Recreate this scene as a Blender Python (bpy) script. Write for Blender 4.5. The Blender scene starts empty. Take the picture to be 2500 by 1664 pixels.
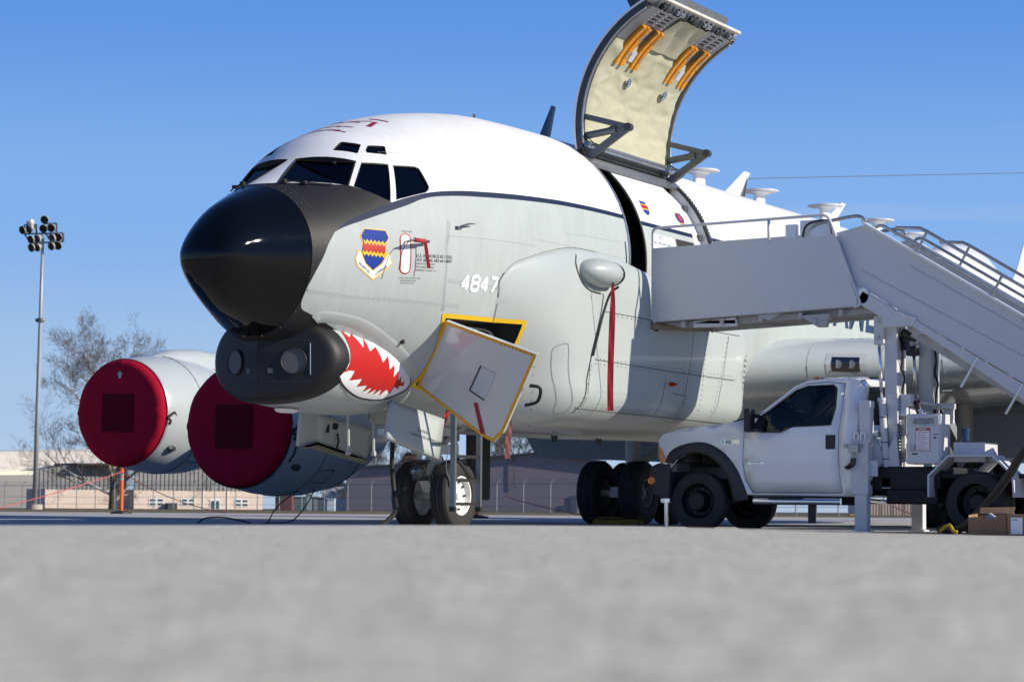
import bpy, bmesh, math, random
from math import sin, cos, pi, radians, sqrt, atan2
from mathutils import Vector as V, Matrix
from mathutils.bvhtree import BVHTree
from mathutils.geometry import delaunay_2d_cdt, intersect_line_plane

S = bpy.context.scene
COL = S.collection
rnd = random.Random(7)

# ------------------------------------------------------------------ camera
TH = radians(27.6208); PT = radians(3.9027); RL = radians(.3984)
CAM = V((-23.318, -16.6229, .3326))
fw0 = V((cos(TH), sin(TH), 0)); rt0 = V((sin(TH), -cos(TH), 0)); up0 = V((0, 0, 1))
fwd = fw0*cos(PT) + up0*sin(PT); upv = -fw0*sin(PT) + up0*cos(PT)
R_ = rt0*cos(RL) + upv*sin(RL); U_ = upv*cos(RL) - rt0*sin(RL)
cd = bpy.data.cameras.new('camera'); cam = bpy.data.objects.new('camera', cd); COL.objects.link(cam)
m = Matrix((R_, U_, -fwd)).transposed().to_4x4(); m.translation = CAM
cam.matrix_world = m
cd.sensor_width = 36; cd.lens = 5910.91/2500*36
cd.clip_start = .05; cd.clip_end = 3000
cd.dof.use_dof = True; cd.dof.focus_distance = 29.5; cd.dof.aperture_fstop = 5.0
S.camera = cam

# ------------------------------------------------------------------ world, sun, exposure
SUN = V((.175, -.885, .435)).normalized()
w = bpy.data.worlds.new('World'); S.world = w; w.use_nodes = True
nt = w.node_tree; nt.nodes.clear()
sky = nt.nodes.new('ShaderNodeTexSky'); sky.sky_type = 'NISHITA'; sky.sun_disc = False
sky.sun_elevation = math.asin(SUN.z); sky.sun_rotation = atan2(SUN.x, SUN.y)
sky.air_density = 1.35; sky.dust_density = .25; sky.ozone_density = 3.0; sky.altitude = 300
hs = nt.nodes.new('ShaderNodeMix'); hs.data_type = 'RGBA'; hs.blend_type = 'MULTIPLY'; hs.inputs[0].default_value = 1; hs.inputs[7].default_value = (.48, .74, 1.32, 1)
bg = nt.nodes.new('ShaderNodeBackground'); bg.inputs[1].default_value = .0745
ow = nt.nodes.new('ShaderNodeOutputWorld')
nt.links.new(sky.outputs[0], hs.inputs[6]); 
tcw = nt.nodes.new('ShaderNodeTexCoord'); spw = nt.nodes.new('ShaderNodeSeparateXYZ'); nt.links.new(tcw.outputs['Generated'], spw.inputs[0])
mrw = nt.nodes.new('ShaderNodeMapRange'); mrw.interpolation_type = 'SMOOTHSTEP'; mrw.inputs[1].default_value = .16; mrw.inputs[2].default_value = .60; mrw.inputs[3].default_value = 1; mrw.inputs[4].default_value = 0; nt.links.new(spw.outputs[2], mrw.inputs[0])
rpw = nt.nodes.new('ShaderNodeValToRGB'); rpw.color_ramp.interpolation = 'EASE'   # paler towards the horizon, the same all round
mzw = nt.nodes.new('ShaderNodeMapRange'); mzw.inputs[1].default_value = 0; mzw.inputs[2].default_value = .4; nt.links.new(spw.outputs[2], mzw.inputs[0]); nt.links.new(mzw.outputs[0], rpw.inputs[0])
CR = [(0, (.50, .64, .82)), (.10, (.41, .58, .82)), (.30, (.235, .455, .86)), (.52, (.122, .315, .79)), (1, (.075, .21, .58))]
while len(rpw.color_ramp.elements) < len(CR): rpw.color_ramp.elements.new(.5)
for e_, (p_, c_) in zip(rpw.color_ramp.elements, CR): e_.position = p_; e_.color = (*c_, 1)
mpw = nt.nodes.new('ShaderNodeMapping'); mpw.inputs['Scale'].default_value = (1.6, 1.6, 34); mpw.inputs['Rotation'].default_value = (.05, .03, 0); nt.links.new(tcw.outputs['Generated'], mpw.inputs[0])
nzw = nt.nodes.new('ShaderNodeTexNoise'); nzw.inputs['Scale'].default_value = 1.3; nzw.inputs['Detail'].default_value = 5; nzw.inputs['Roughness'].default_value = .55; nt.links.new(mpw.outputs[0], nzw.inputs[0])
ciw = nt.nodes.new('ShaderNodeMapRange'); ciw.inputs[1].default_value = .56; ciw.inputs[2].default_value = .80; ciw.inputs[4].default_value = .42; nt.links.new(nzw.outputs[0], ciw.inputs[0])
cfw = nt.nodes.new('ShaderNodeMapRange'); cfw.inputs[1].default_value = .10; cfw.inputs[2].default_value = .17; cfw.inputs[3].default_value = 1; cfw.inputs[4].default_value = 0; nt.links.new(spw.outputs[2], cfw.inputs[0])
cmw = nt.nodes.new('ShaderNodeMath'); cmw.operation = 'MULTIPLY'; nt.links.new(ciw.outputs[0], cmw.inputs[0]); nt.links.new(cfw.outputs[0], cmw.inputs[1])
cxw = nt.nodes.new('ShaderNodeMix'); cxw.data_type = 'RGBA'; cxw.inputs[7].default_value = (.66, .74, .86, 1); nt.links.new(cmw.outputs[0], cxw.inputs[0]); nt.links.new(rpw.outputs[0], cxw.inputs[6])
scw = nt.nodes.new('ShaderNodeVectorMath'); scw.operation = 'SCALE'; scw.inputs['Scale'].default_value = 1/.0800; nt.links.new(cxw.outputs[2], scw.inputs[0])
hz = nt.nodes.new('ShaderNodeMix'); hz.data_type = 'RGBA'; nt.links.new(scw.outputs[0], hz.inputs[7])
nt.links.new(mrw.outputs[0], hz.inputs[0]); nt.links.new(hs.outputs[2], hz.inputs[6]); nt.links.new(hz.outputs[2], bg.inputs[0]); nt.links.new(bg.outputs[0], ow.inputs[0])
sl = bpy.data.lights.new('sun', 'SUN'); sl.energy = 5.0; sl.angle = radians(.5); sl.color = (1, .925, .80)
so = bpy.data.objects.new('sun', sl); COL.objects.link(so)
so.rotation_euler = SUN.to_track_quat('Z', 'Y').to_euler(); so.location = (0, -40, 40)
S.view_settings.view_transform = 'Standard'; S.view_settings.look = 'None'
S.view_settings.gamma = 1; S.view_settings.use_curve_mapping = False
S.view_settings.exposure = 0.06
S.cycles.max_bounces = 6; S.cycles.diffuse_bounces = 3; S.cycles.glossy_bounces = 3; S.cycles.transparent_max_bounces = 8

# ------------------------------------------------------------------ helpers
MATS = {}
def mat(name, col, rough=.5, metal=0., coat=0., var=0., vs=2., bump=0., bs=30., spec=.5, emit=None, alpha=1.):
    if name in MATS: return MATS[name]
    ma = bpy.data.materials.new(name); ma.use_nodes = True
    n = ma.node_tree.nodes; l = ma.node_tree.links; b = n['Principled BSDF']
    b.inputs['Base Color'].default_value = (*col, 1); b.inputs['Roughness'].default_value = rough
    b.inputs['Metallic'].default_value = metal; b.inputs['Coat Weight'].default_value = coat
    b.inputs['Coat Roughness'].default_value = .06; b.inputs['Specular IOR Level'].default_value = spec
    if alpha < 1: b.inputs['Alpha'].default_value = alpha
    if emit:
        b.inputs['Emission Color'].default_value = (*emit[0], 1); b.inputs['Emission Strength'].default_value = emit[1]
    tc = n.new('ShaderNodeNewGeometry')
    if var > 0:
        t = n.new('ShaderNodeTexNoise'); t.inputs['Scale'].default_value = vs; t.inputs['Detail'].default_value = 6; t.inputs['Roughness'].default_value = .65
        l.new(tc.outputs['Position'], t.inputs['Vector'])
        r = n.new('ShaderNodeMapRange'); r.inputs[1].default_value = .3; r.inputs[2].default_value = .7
        r.inputs[3].default_value = 1-var; r.inputs[4].default_value = 1+var*.6
        l.new(t.outputs[0], r.inputs[0])
        mx = n.new('ShaderNodeVectorMath'); mx.operation = 'SCALE'; mx.inputs[0].default_value = col
        l.new(r.outputs[0], mx.inputs['Scale']); l.new(mx.outputs[0], b.inputs['Base Color'])
        r2 = n.new('ShaderNodeMapRange'); r2.inputs[3].default_value = max(rough-.07, .02); r2.inputs[4].default_value = min(rough+.1, 1)
        l.new(t.outputs[0], r2.inputs[0]); l.new(r2.outputs[0], b.inputs['Roughness'])
    if bump > 0:
        t2 = n.new('ShaderNodeTexNoise'); t2.inputs['Scale'].default_value = bs; t2.inputs['Detail'].default_value = 4
        l.new(tc.outputs['Position'], t2.inputs['Vector'])
        bp = n.new('ShaderNodeBump'); bp.inputs['Strength'].default_value = bump; bp.inputs['Distance'].default_value = .02
        l.new(t2.outputs[0], bp.inputs['Height']); l.new(bp.outputs[0], b.inputs['Normal'])
    MATS[name] = ma
    return ma

class MB:
    """collects shapes given in world coordinates and links them as one mesh object"""
    def __init__(s): s.v = []; s.f = []; s.mi = []; s.m = 0
    def add(s, vs, fs):
        o = len(s.v); s.v += [tuple(p) for p in vs]; s.f += [tuple(i+o for i in f) for f in fs]; s.mi += [s.m]*len(fs); return s
    def box(s, c, d, rot=None):
        c = V(c); P = []
        for sx in (-1, 1):
            for sy in (-1, 1):
                for sz in (-1, 1):
                    p = V((sx*d[0]/2, sy*d[1]/2, sz*d[2]/2))
                    if rot is not None: p = rot @ p
                    P.append(c+p)
        return s.add(P, [(0, 1, 3, 2), (4, 6, 7, 5), (0, 4, 5, 1), (2, 3, 7, 6), (0, 2, 6, 4), (1, 5, 7, 3)])
    def bb(s, a, b):
        return s.box([(a[i]+b[i])/2 for i in range(3)], [abs(a[i]-b[i]) for i in range(3)])
    def beam(s, a, b, w, h, up=(0, 0, 1)):
        a = V(a); b = V(b); d = (b-a); L = d.length; d.normalize(); u = V(up)
        if abs(d.dot(u)) > .99: u = V((1, 0, 0))
        x = d.cross(u).normalized(); y = x.cross(d)
        P = []
        for q in (a, b):
            for i, j in ((-1, -1), (1, -1), (1, 1), (-1, 1)): P.append(q+x*w/2*i+y*h/2*j)
        return s.add(P, [(3, 2, 1, 0), (4, 5, 6, 7), (0, 1, 5, 4), (1, 2, 6, 5), (2, 3, 7, 6), (3, 0, 4, 7)])
    def tube(s, pts, r, n=10, cap=True):
        pts = [V(p) for p in pts]; N = len(pts)
        rr = r if isinstance(r, (list, tuple)) else [r]*N
        P = []; F = []; pu = None
        for i in range(N):
            t = (pts[min(i+1, N-1)]-pts[max(i-1, 0)])
            if t.length < 1e-9: t = V((0, 0, 1))
            t.normalize()
            u = V((0, 0, 1)) if pu is None else pu
            if pu is None and abs(t.z) > .95: u = V((1, 0, 0))
            x = t.cross(u).normalized(); y = x.cross(t).normalized(); pu = y
            for k in range(n):
                a = 2*pi*k/n; P.append(pts[i]+(x*cos(a)+y*sin(a))*rr[i])
        for i in range(N-1):
            for k in range(n):
                k2 = (k+1) % n; F.append((i*n+k, i*n+k2, (i+1)*n+k2, (i+1)*n+k))
        if cap: F.append(tuple(range(n-1, -1, -1))); F.append(tuple(range((N-1)*n, N*n)))
        return s.add(P, F)
    def lathe(s, prof, c, ax='x', n=32, sx=1., sz=1., sgn=1):
        """prof: (axial, radius) pairs"""
        c = V(c); P = []; F = []
        for a, r in prof:
            for k in range(n):
                t = 2*pi*k/n; p, q = r*cos(t)*sx, r*sin(t)*sz
                P.append(c + (V((a*sgn, p, q)) if ax == 'x' else V((p, a*sgn, q)) if ax == 'y' else V((p, q, a*sgn))))
        for i in range(len(prof)-1):
            for k in range(n):
                k2 = (k+1) % n; F.append((i*n+k, i*n+k2, (i+1)*n+k2, (i+1)*n+k))
        return s.add(P, F)
    def prism(s, poly, ext, fn=None):
        """poly: 3d points (planar); extruded by the vector ext"""
        e = V(ext); n = len(poly); P = [V(p) for p in poly]+[V(p)+e for p in poly]
        F = [tuple(range(n-1, -1, -1)), tuple(range(n, 2*n))]+[(i, (i+1) % n, n+(i+1) % n, n+i) for i in range(n)]
        return s.add(P, F)
    def grid(s, rows, closed=False):
        n = len(rows[0]); P = [p for r in rows for p in r]; F = []
        for i in range(len(rows)-1):
            for k in range(n if closed else n-1):
                k2 = (k+1) % n; F.append((i*n+k, i*n+k2, (i+1)*n+k2, (i+1)*n+k))
        return s.add(P, F)
    def sphere(s, c, r, n=12, m_=8):
        r = r if isinstance(r, (list, tuple)) else (r, r, r); rows = []
        for i in range(m_+1):
            a = pi*i/m_; rows.append([V(c)+V((r[0]*sin(a)*cos(2*pi*k/n), r[1]*sin(a)*sin(2*pi*k/n), r[2]*cos(a))) for k in range(n)])
        return s.grid(rows, True)
    def build(s, name, mats, parent=None, smooth=False, bevel=0., solid=0., auto=None, loc=None, norm=True):
        me = bpy.data.meshes.new(name); o = V((0, 0, 0))
        if parent is not None:
            r = parent
            while r.parent is not None: r = r.parent
            o = r.location.copy()
        if loc is not None: o = V(loc)
        me.from_pydata([V(p)-o for p in s.v], [], s.f)
        mats = mats if isinstance(mats, (list, tuple)) else [mats]
        for q in mats: me.materials.append(q)
        for p, i in zip(me.polygons, s.mi): p.material_index = i
        if norm:
            bm = bmesh.new(); bm.from_mesh(me); bmesh.ops.remove_doubles(bm, verts=bm.verts, dist=1e-5)
            bmesh.ops.recalc_face_normals(bm, faces=bm.faces); bm.to_mesh(me); bm.free()
        ob = bpy.data.objects.new(name, me); COL.objects.link(ob)
        if parent is not None: ob.parent = parent
        if loc is not None: ob.location = loc
        if smooth or auto:
            for p in me.polygons: p.use_smooth = True
        if auto: sharp(me, auto)
        if bevel:
            b = ob.modifiers.new('bevel', 'BEVEL'); b.width = bevel; b.segments = 2; b.limit_method = 'ANGLE'; b.angle_limit = radians(40)
        if solid:
            q = ob.modifiers.new('solid', 'SOLIDIFY'); q.thickness = solid; q.offset = 0
        return ob

def sharp(me, deg):
    bm = bmesh.new(); bm.from_mesh(me); c = radians(deg)
    for e in bm.edges:
        if len(e.link_faces) == 2 and e.calc_face_angle(0) > c: e.smooth = False
    bm.to_mesh(me); bm.free()

def thing(name, label, cat, loc, group=None):
    o = bpy.data.objects.new(name, None); COL.objects.link(o); o.location = loc; o.empty_display_size = .2
    o['label'] = label; o['category'] = cat
    if group: o['group'] = group
    return o
def tag(o, label, cat, group=None):
    o['label'] = label; o['category'] = cat
    if group: o['group'] = group
    return o
def struct(o): o['kind'] = 'structure'; return o
def stuff(o): o['kind'] = 'stuff'; return o
def copy_tree(o, parent=None):
    c = o.copy(); COL.objects.link(c)
    if parent is not None: c.parent = parent
    for ch in [x for x in COL.objects if x.parent == o]: copy_tree(ch, c)
    return c

def smooth_line(pts, n=6, closed=False):
    """Catmull-Rom through points"""
    P = [V(p) for p in pts]; out = []; N = len(P)
    for i in range(N if closed else N-1):
        p0 = P[(i-1) % N] if closed or i > 0 else P[0]; p1 = P[i]; p2 = P[(i+1) % N]; p3 = P[(i+2) % N] if closed or i+2 < N else P[-1]
        for k in range(n):
            t = k/n; out.append(.5*((2*p1)+(p2-p0)*t+(2*p0-5*p1+4*p2-p3)*t*t+(3*p1-p0-3*p2+p3)*t**3))
    if not closed: out.append(P[-1])
    return out
def bvh_of(objs):
    vs = []; fs = []
    for o in objs:
        k = len(vs); mw = o.matrix_world if o.parent is None else Matrix.Translation(root_loc(o))
        vs += [mw @ v.co for v in o.data.vertices]; fs += [[i+k for i in p.vertices] for p in o.data.polygons]
    return BVHTree.FromPolygons(vs, fs)
def root_loc(o):
    while o.parent is not None: o = o.parent
    return o.location
def cast(bvh, p, d=V((0, 1, 0)), back=4.):
    d = V(d); h = bvh.ray_cast(V(p)-d*back, d)
    if h[0] is None: return None
    n = h[1]
    if n.dot(d) > 0: n = -n
    return h[0], n
def inside(poly, x, y):
    c = False; n = len(poly)
    for i in range(n):
        (x1, y1), (x2, y2) = poly[i][:2], poly[i-1][:2]
        if (y1 > y) != (y2 > y) and x < (x2-x1)*(y-y1)/(y2-y1)+x1: c = not c
    return c
class Multi:
    """several surfaces cast at once, nearest hit wins"""
    def __init__(s, *b): s.b = b
    def ray_cast(s, o, d):
        H = [h for h in (b.ray_cast(o, d) for b in s.b) if h[0] is not None]
        return min(H, key=lambda h: h[3]) if H else (None, None, None, None)
def decal(name, poly, ma, parent, bvh, off=.004, d=(0, 1, 0), res=.12, holes=()):
    """flat paint or film laid on a surface: polygon of 3d points, pushed along d onto the surface"""
    d = V(d).normalized(); ax = V((0, 0, 1)) if abs(d.z) < .9 else V((1, 0, 0))
    ex = d.cross(ax).normalized(); ey = ex.cross(d).normalized(); base = V(poly[0])
    def to2(p): q = V(p)-base; return V((q.dot(ex), q.dot(ey)))
    pts = []; edges = []
    for ring in [poly]+list(holes):
        r2 = [to2(p) for p in ring]; dense = []
        for a, b in zip(r2, r2[1:]+r2[:1]):
            k = max(1, int((b-a).length/res)); dense += [a.lerp(b, i/k) for i in range(k)]
        o = len(pts); pts += dense; edges += [(o+i, o+(i+1) % len(dense)) for i in range(len(dense))]
    xs = [p.x for p in pts]; ys = [p.y for p in pts]
    nx = int((max(xs)-min(xs))/res); ny = int((max(ys)-min(ys))/res)
    for i in range(1, nx+1):
        for j in range(1, ny+1): pts.append(V((min(xs)+i*(max(xs)-min(xs))/(nx+1), min(ys)+j*(max(ys)-min(ys))/(ny+1))))
    r = delaunay_2d_cdt(pts, edges, [], 1, 1e-6)
    out = []; last = None
    for p in r[0]:
        q = base+ex*p.x+ey*p.y; h = cast(bvh, q, d)
        if h is None: out.append((last or q)); continue
        last = h[0]+h[1]*off; out.append(last)
    mb = MB(); mb.add(out, [tuple(f) for f in r[2]])
    return mb.build(name, ma, parent, smooth=True, norm=False) if name else mb
def ribbon(mb, pts, wid, bvh, off=.003, d=(0, 1, 0), closed=False, step=.08):
    """narrow strip following a surface (seams, borders)"""
    P = [V(p) for p in pts]; L = []
    for a, b in zip(P, P[1:]+(P[:1] if closed else [])):
        k = max(1, int((b-a).length/step)); L += [a.lerp(b, i/k) for i in range(k)]
    if not closed: L.append(P[-1])
    H = [cast(bvh, p, d) for p in L]; H = [h for h in H if h]
    if len(H) < 2: return mb
    rows = []; n = len(H)
    for i, (q, nn) in enumerate(H):
        t = (H[(i+1) % n][0]-H[i-1][0]) if closed else (H[min(i+1, n-1)][0]-H[max(i-1, 0)][0])
        if t.length < 1e-7: continue
        sd = nn.cross(t.normalized()).normalized()*wid/2; rows.append([q+nn*off-sd, q+nn*off+sd])
    if closed: rows.append(rows[0])
    return mb.grid(rows)
def text_mesh(body, size, bold=0., align='LEFT'):
    cu = bpy.data.curves.new('txt', 'FONT'); cu.body = body; cu.size = size; cu.offset = bold; cu.align_x = align; cu.resolution_u = 3
    ob = bpy.data.objects.new('txt', cu); COL.objects.link(ob)
    dg = bpy.context.evaluated_depsgraph_get(); dg.update()
    me = bpy.data.meshes.new_from_object(ob.evaluated_get(dg))
    bpy.data.objects.remove(ob); bpy.data.curves.remove(cu)
    bm = bmesh.new(); bm.from_mesh(me); bpy.data.meshes.remove(me)
    bmesh.ops.triangulate(bm, faces=bm.faces)
    for _ in range(4):
        es = [e for e in bm.edges if e.calc_length() > max(.08, size*.2)]
        if not es: break
        bmesh.ops.subdivide_edges(bm, edges=es, cuts=1); bmesh.ops.triangulate(bm, faces=bm.faces)
    vs = [v.co.copy() for v in bm.verts]; bm.verts.index_update()
    fs = [[v.index for v in f.verts] for f in bm.faces]; bm.free(); return vs, fs
def text(name, body, size, org, ex, ey, ma, parent, bvh=None, off=.004, d=(0, 1, 0), bold=0., align='LEFT', mb=None):
    vs, fs = text_mesh(body, size, bold, align); org = V(org); ex = V(ex); ey = V(ey); P = []
    for v in vs:
        p = org+ex*v.x+ey*v.y
        if bvh:
            h = cast(bvh, p, d)
            if h: p = h[0]+h[1]*off
        P.append(p)
    k = mb or MB(); k.add(P, fs)
    return k if mb else k.build(name, ma, parent, norm=False)

# ------------------------------------------------------------------ materials
WHITE = (.76, .76, .755); GREY = (.435, .472, .455)
m_white = mat('white_paint', WHITE, .28, coat=.5, var=.03, vs=1.2)
m_grey = mat('grey_paint', GREY, .38, coat=.12, var=.045, vs=1.5, bump=.02, bs=3)
m_black_gloss = mat('black_radome_paint', (.003, .003, .0035), .035, spec=.32)
m_black = mat('matt_black_paint', (.021, .021, .022), .5, var=.1, vs=5)
m_blackp = mat('black_rubber', (.012, .012, .013), .62, var=.15, vs=8, bump=.05, bs=40)
m_tyre = mat('tyre_rubber', (.028, .027, .026), .75, var=.25, vs=9, bump=.08, bs=60)
m_dark = mat('dark_interior', (.012, .013, .015), .7)
m_darkmetal = mat('dark_frame_metal', (.055, .06, .065), .45, .3, var=.3, vs=7)
m_strut = mat('strut_grey_paint', (.12, .13, .135), .4, .2, var=.15, vs=10)
m_steel = mat('bare_steel', (.55, .55, .55), .22, 1.0, var=.1, vs=14)
m_chrome = mat('chrome', (.75, .75, .76), .06, 1.0)
m_alu = mat('aluminium', (.42, .43, .44), .38, .9, var=.15, vs=12)
m_red = mat('red_paint', (.46, .016, .013), .4, spec=.3)
m_dred = mat('dark_red_paint', (.30, .012, .03), .4)
m_blue = mat('insignia_blue', (.014, .045, .27), .6, spec=.15)
m_navy = mat('navy_lettering', (.012, .035, .085), .35)
m_yel = mat('yellow_paint', (.78, .47, .02), .5, spec=.25)
m_hatchyel = mat('hatch_yellow_paint', (.80, .40, .012), .35)
m_orange = mat('orange_yellow_paint', (.75, .30, .01), .4)
m_ink = mat('black_lettering', (.02, .02, .02), .6)
m_seam = mat('seam_shadow_gap', (.10, .105, .105), .8)
m_seam2 = mat('faint_seam', (.33, .36, .36), .7)
m_dseam = mat('dark_seam', (.02, .02, .022), .8)
m_bwhite = mat('bright_white_print', (.85, .85, .85), .4)
m_strap = mat('red_webbing', (.42, .02, .03), .75, var=.2, vs=20, bump=.1, bs=120)
m_cover = mat('maroon_engine_cover_cloth', (.36, .006, .028), .8, var=.16, vs=3.5, spec=.1, bump=.45, bs=5)
m_coverd = mat('dark_maroon_patch', (.115, .002, .012), .8, var=.15, vs=5, spec=.1)
def glass_mat(name, tint, alpha_mix, rough=.02):
    ma = bpy.data.materials.new(name); ma.use_nodes = True; n = ma.node_tree.nodes; l = ma.node_tree.links; n.clear()
    o = n.new('ShaderNodeOutputMaterial'); t = n.new('ShaderNodeBsdfTransparent'); t.inputs[0].default_value = (*tint, 1)
    g = n.new('ShaderNodeBsdfGlossy'); g.inputs['Roughness'].default_value = rough
    f = n.new('ShaderNodeFresnel'); f.inputs[0].default_value = 1.5
    mx = n.new('ShaderNodeMixShader'); ad = n.new('ShaderNodeMath'); ad.operation = 'MAXIMUM'; ad.inputs[1].default_value = alpha_mix
    l.new(f.outputs[0], ad.inputs[0]); l.new(ad.outputs[0], mx.inputs[0]); l.new(t.outputs[0], mx.inputs[1]); l.new(g.outputs[0], mx.inputs[2]); l.new(mx.outputs[0], o.inputs[0])
    return ma
m_glass = glass_mat('cockpit_glass', (.22, .25, .25), .045)
m_cabglass = glass_mat('cab_glass', (.30, .33, .33), .05)
m_lens = glass_mat('lamp_lens', (.8, .82, .85), .12)

# ------------------------------------------------------------------ aircraft: fuselage
KX = [0, .05, .2, .5, .9, 1.4, 1.9, 2.4, 3.0, 3.8, 4.8, 6.0, 8.0]
XT = .398; ZC = 3.923; RF = 1.955
KT = [3.305, 3.468, 3.696, 3.965, 4.158, 4.365, 4.64, 5.019, 5.259, 5.502, 5.701, 5.835, 5.878]
KB = [3.305, 3.033, 2.868, 2.666, 2.493, 2.309, 2.196, 2.06, 1.907, 1.723, 1.572, 1.446, 1.42]
KW = [0.0, .293, .421, .549, .745, .988, 1.179, 1.384, 1.582, 1.764, 1.898, 1.97, 1.955]
KM = [3.305, 3.305, 3.325, 3.345, 3.375, 3.425, 3.485, 3.555, 3.635, 3.735, 3.855, 3.965, 3.923]
KS = [sqrt(k) for k in KX]
def pch(yk, x):
    xk = KS; n = len(xk); h = [xk[i+1]-xk[i] for i in range(n-1)]; d = [(yk[i+1]-yk[i])/h[i] for i in range(n-1)]
    m_ = [0]*n
    for i in range(1, n-1):
        if d[i-1]*d[i] > 0:
            w1 = 2*h[i]+h[i-1]; w2 = h[i]+2*h[i-1]; m_[i] = (w1+w2)/(w1/d[i-1]+w2/d[i])
    m_[0] = d[0]
    x = min(max(x, xk[0]), xk[-1]); i = 0
    while i < n-2 and x > xk[i+1]: i += 1
    t = (x-xk[i])/h[i]
    return yk[i]*(1+2*t)*(1-t)**2+m_[i]*h[i]*t*(1-t)**2+yk[i+1]*t*t*(3-2*t)+m_[i+1]*h[i]*t*t*(t-1)
def sec(x):
    """top, bottom, half width, height of the widest line of the fuselage at station x"""
    if x < XT+8:
        s = sqrt(max(x-XT, 0)); return pch(KT, s), pch(KB, s), pch(KW, s), pch(KM, s)
    if x < 29: return ZC+RF, 1.42, RF, ZC
    t = (x-29)/13.; t2 = t*t*(1.6-.6*t)
    return ZC+RF-.35*t2, 1.42+2.9*t2, RF*(1-t2)+.25*t2, ZC+.55*t2
def ring(x, n=72, k=1.):
    T, B, W, M_ = sec(x); out = []
    for i in range(n):
        a = 2*pi*i/n; out.append(V((x, -W*k*sin(a), M_+((T-M_) if cos(a) > 0 else (M_-B))*k*cos(a))))
    return out
def fus_y(x, z):
    T, B, W, M_ = sec(x); q = (z-M_)/((T-M_) if z > M_ else (M_-B)); return W*sqrt(max(0, 1-q*q))

plane = thing('reconnaissance_aircraft', 'white and grey four engine jet with black nose and red shark mouth', 'aircraft', (6.15, 0, 0))

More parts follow.
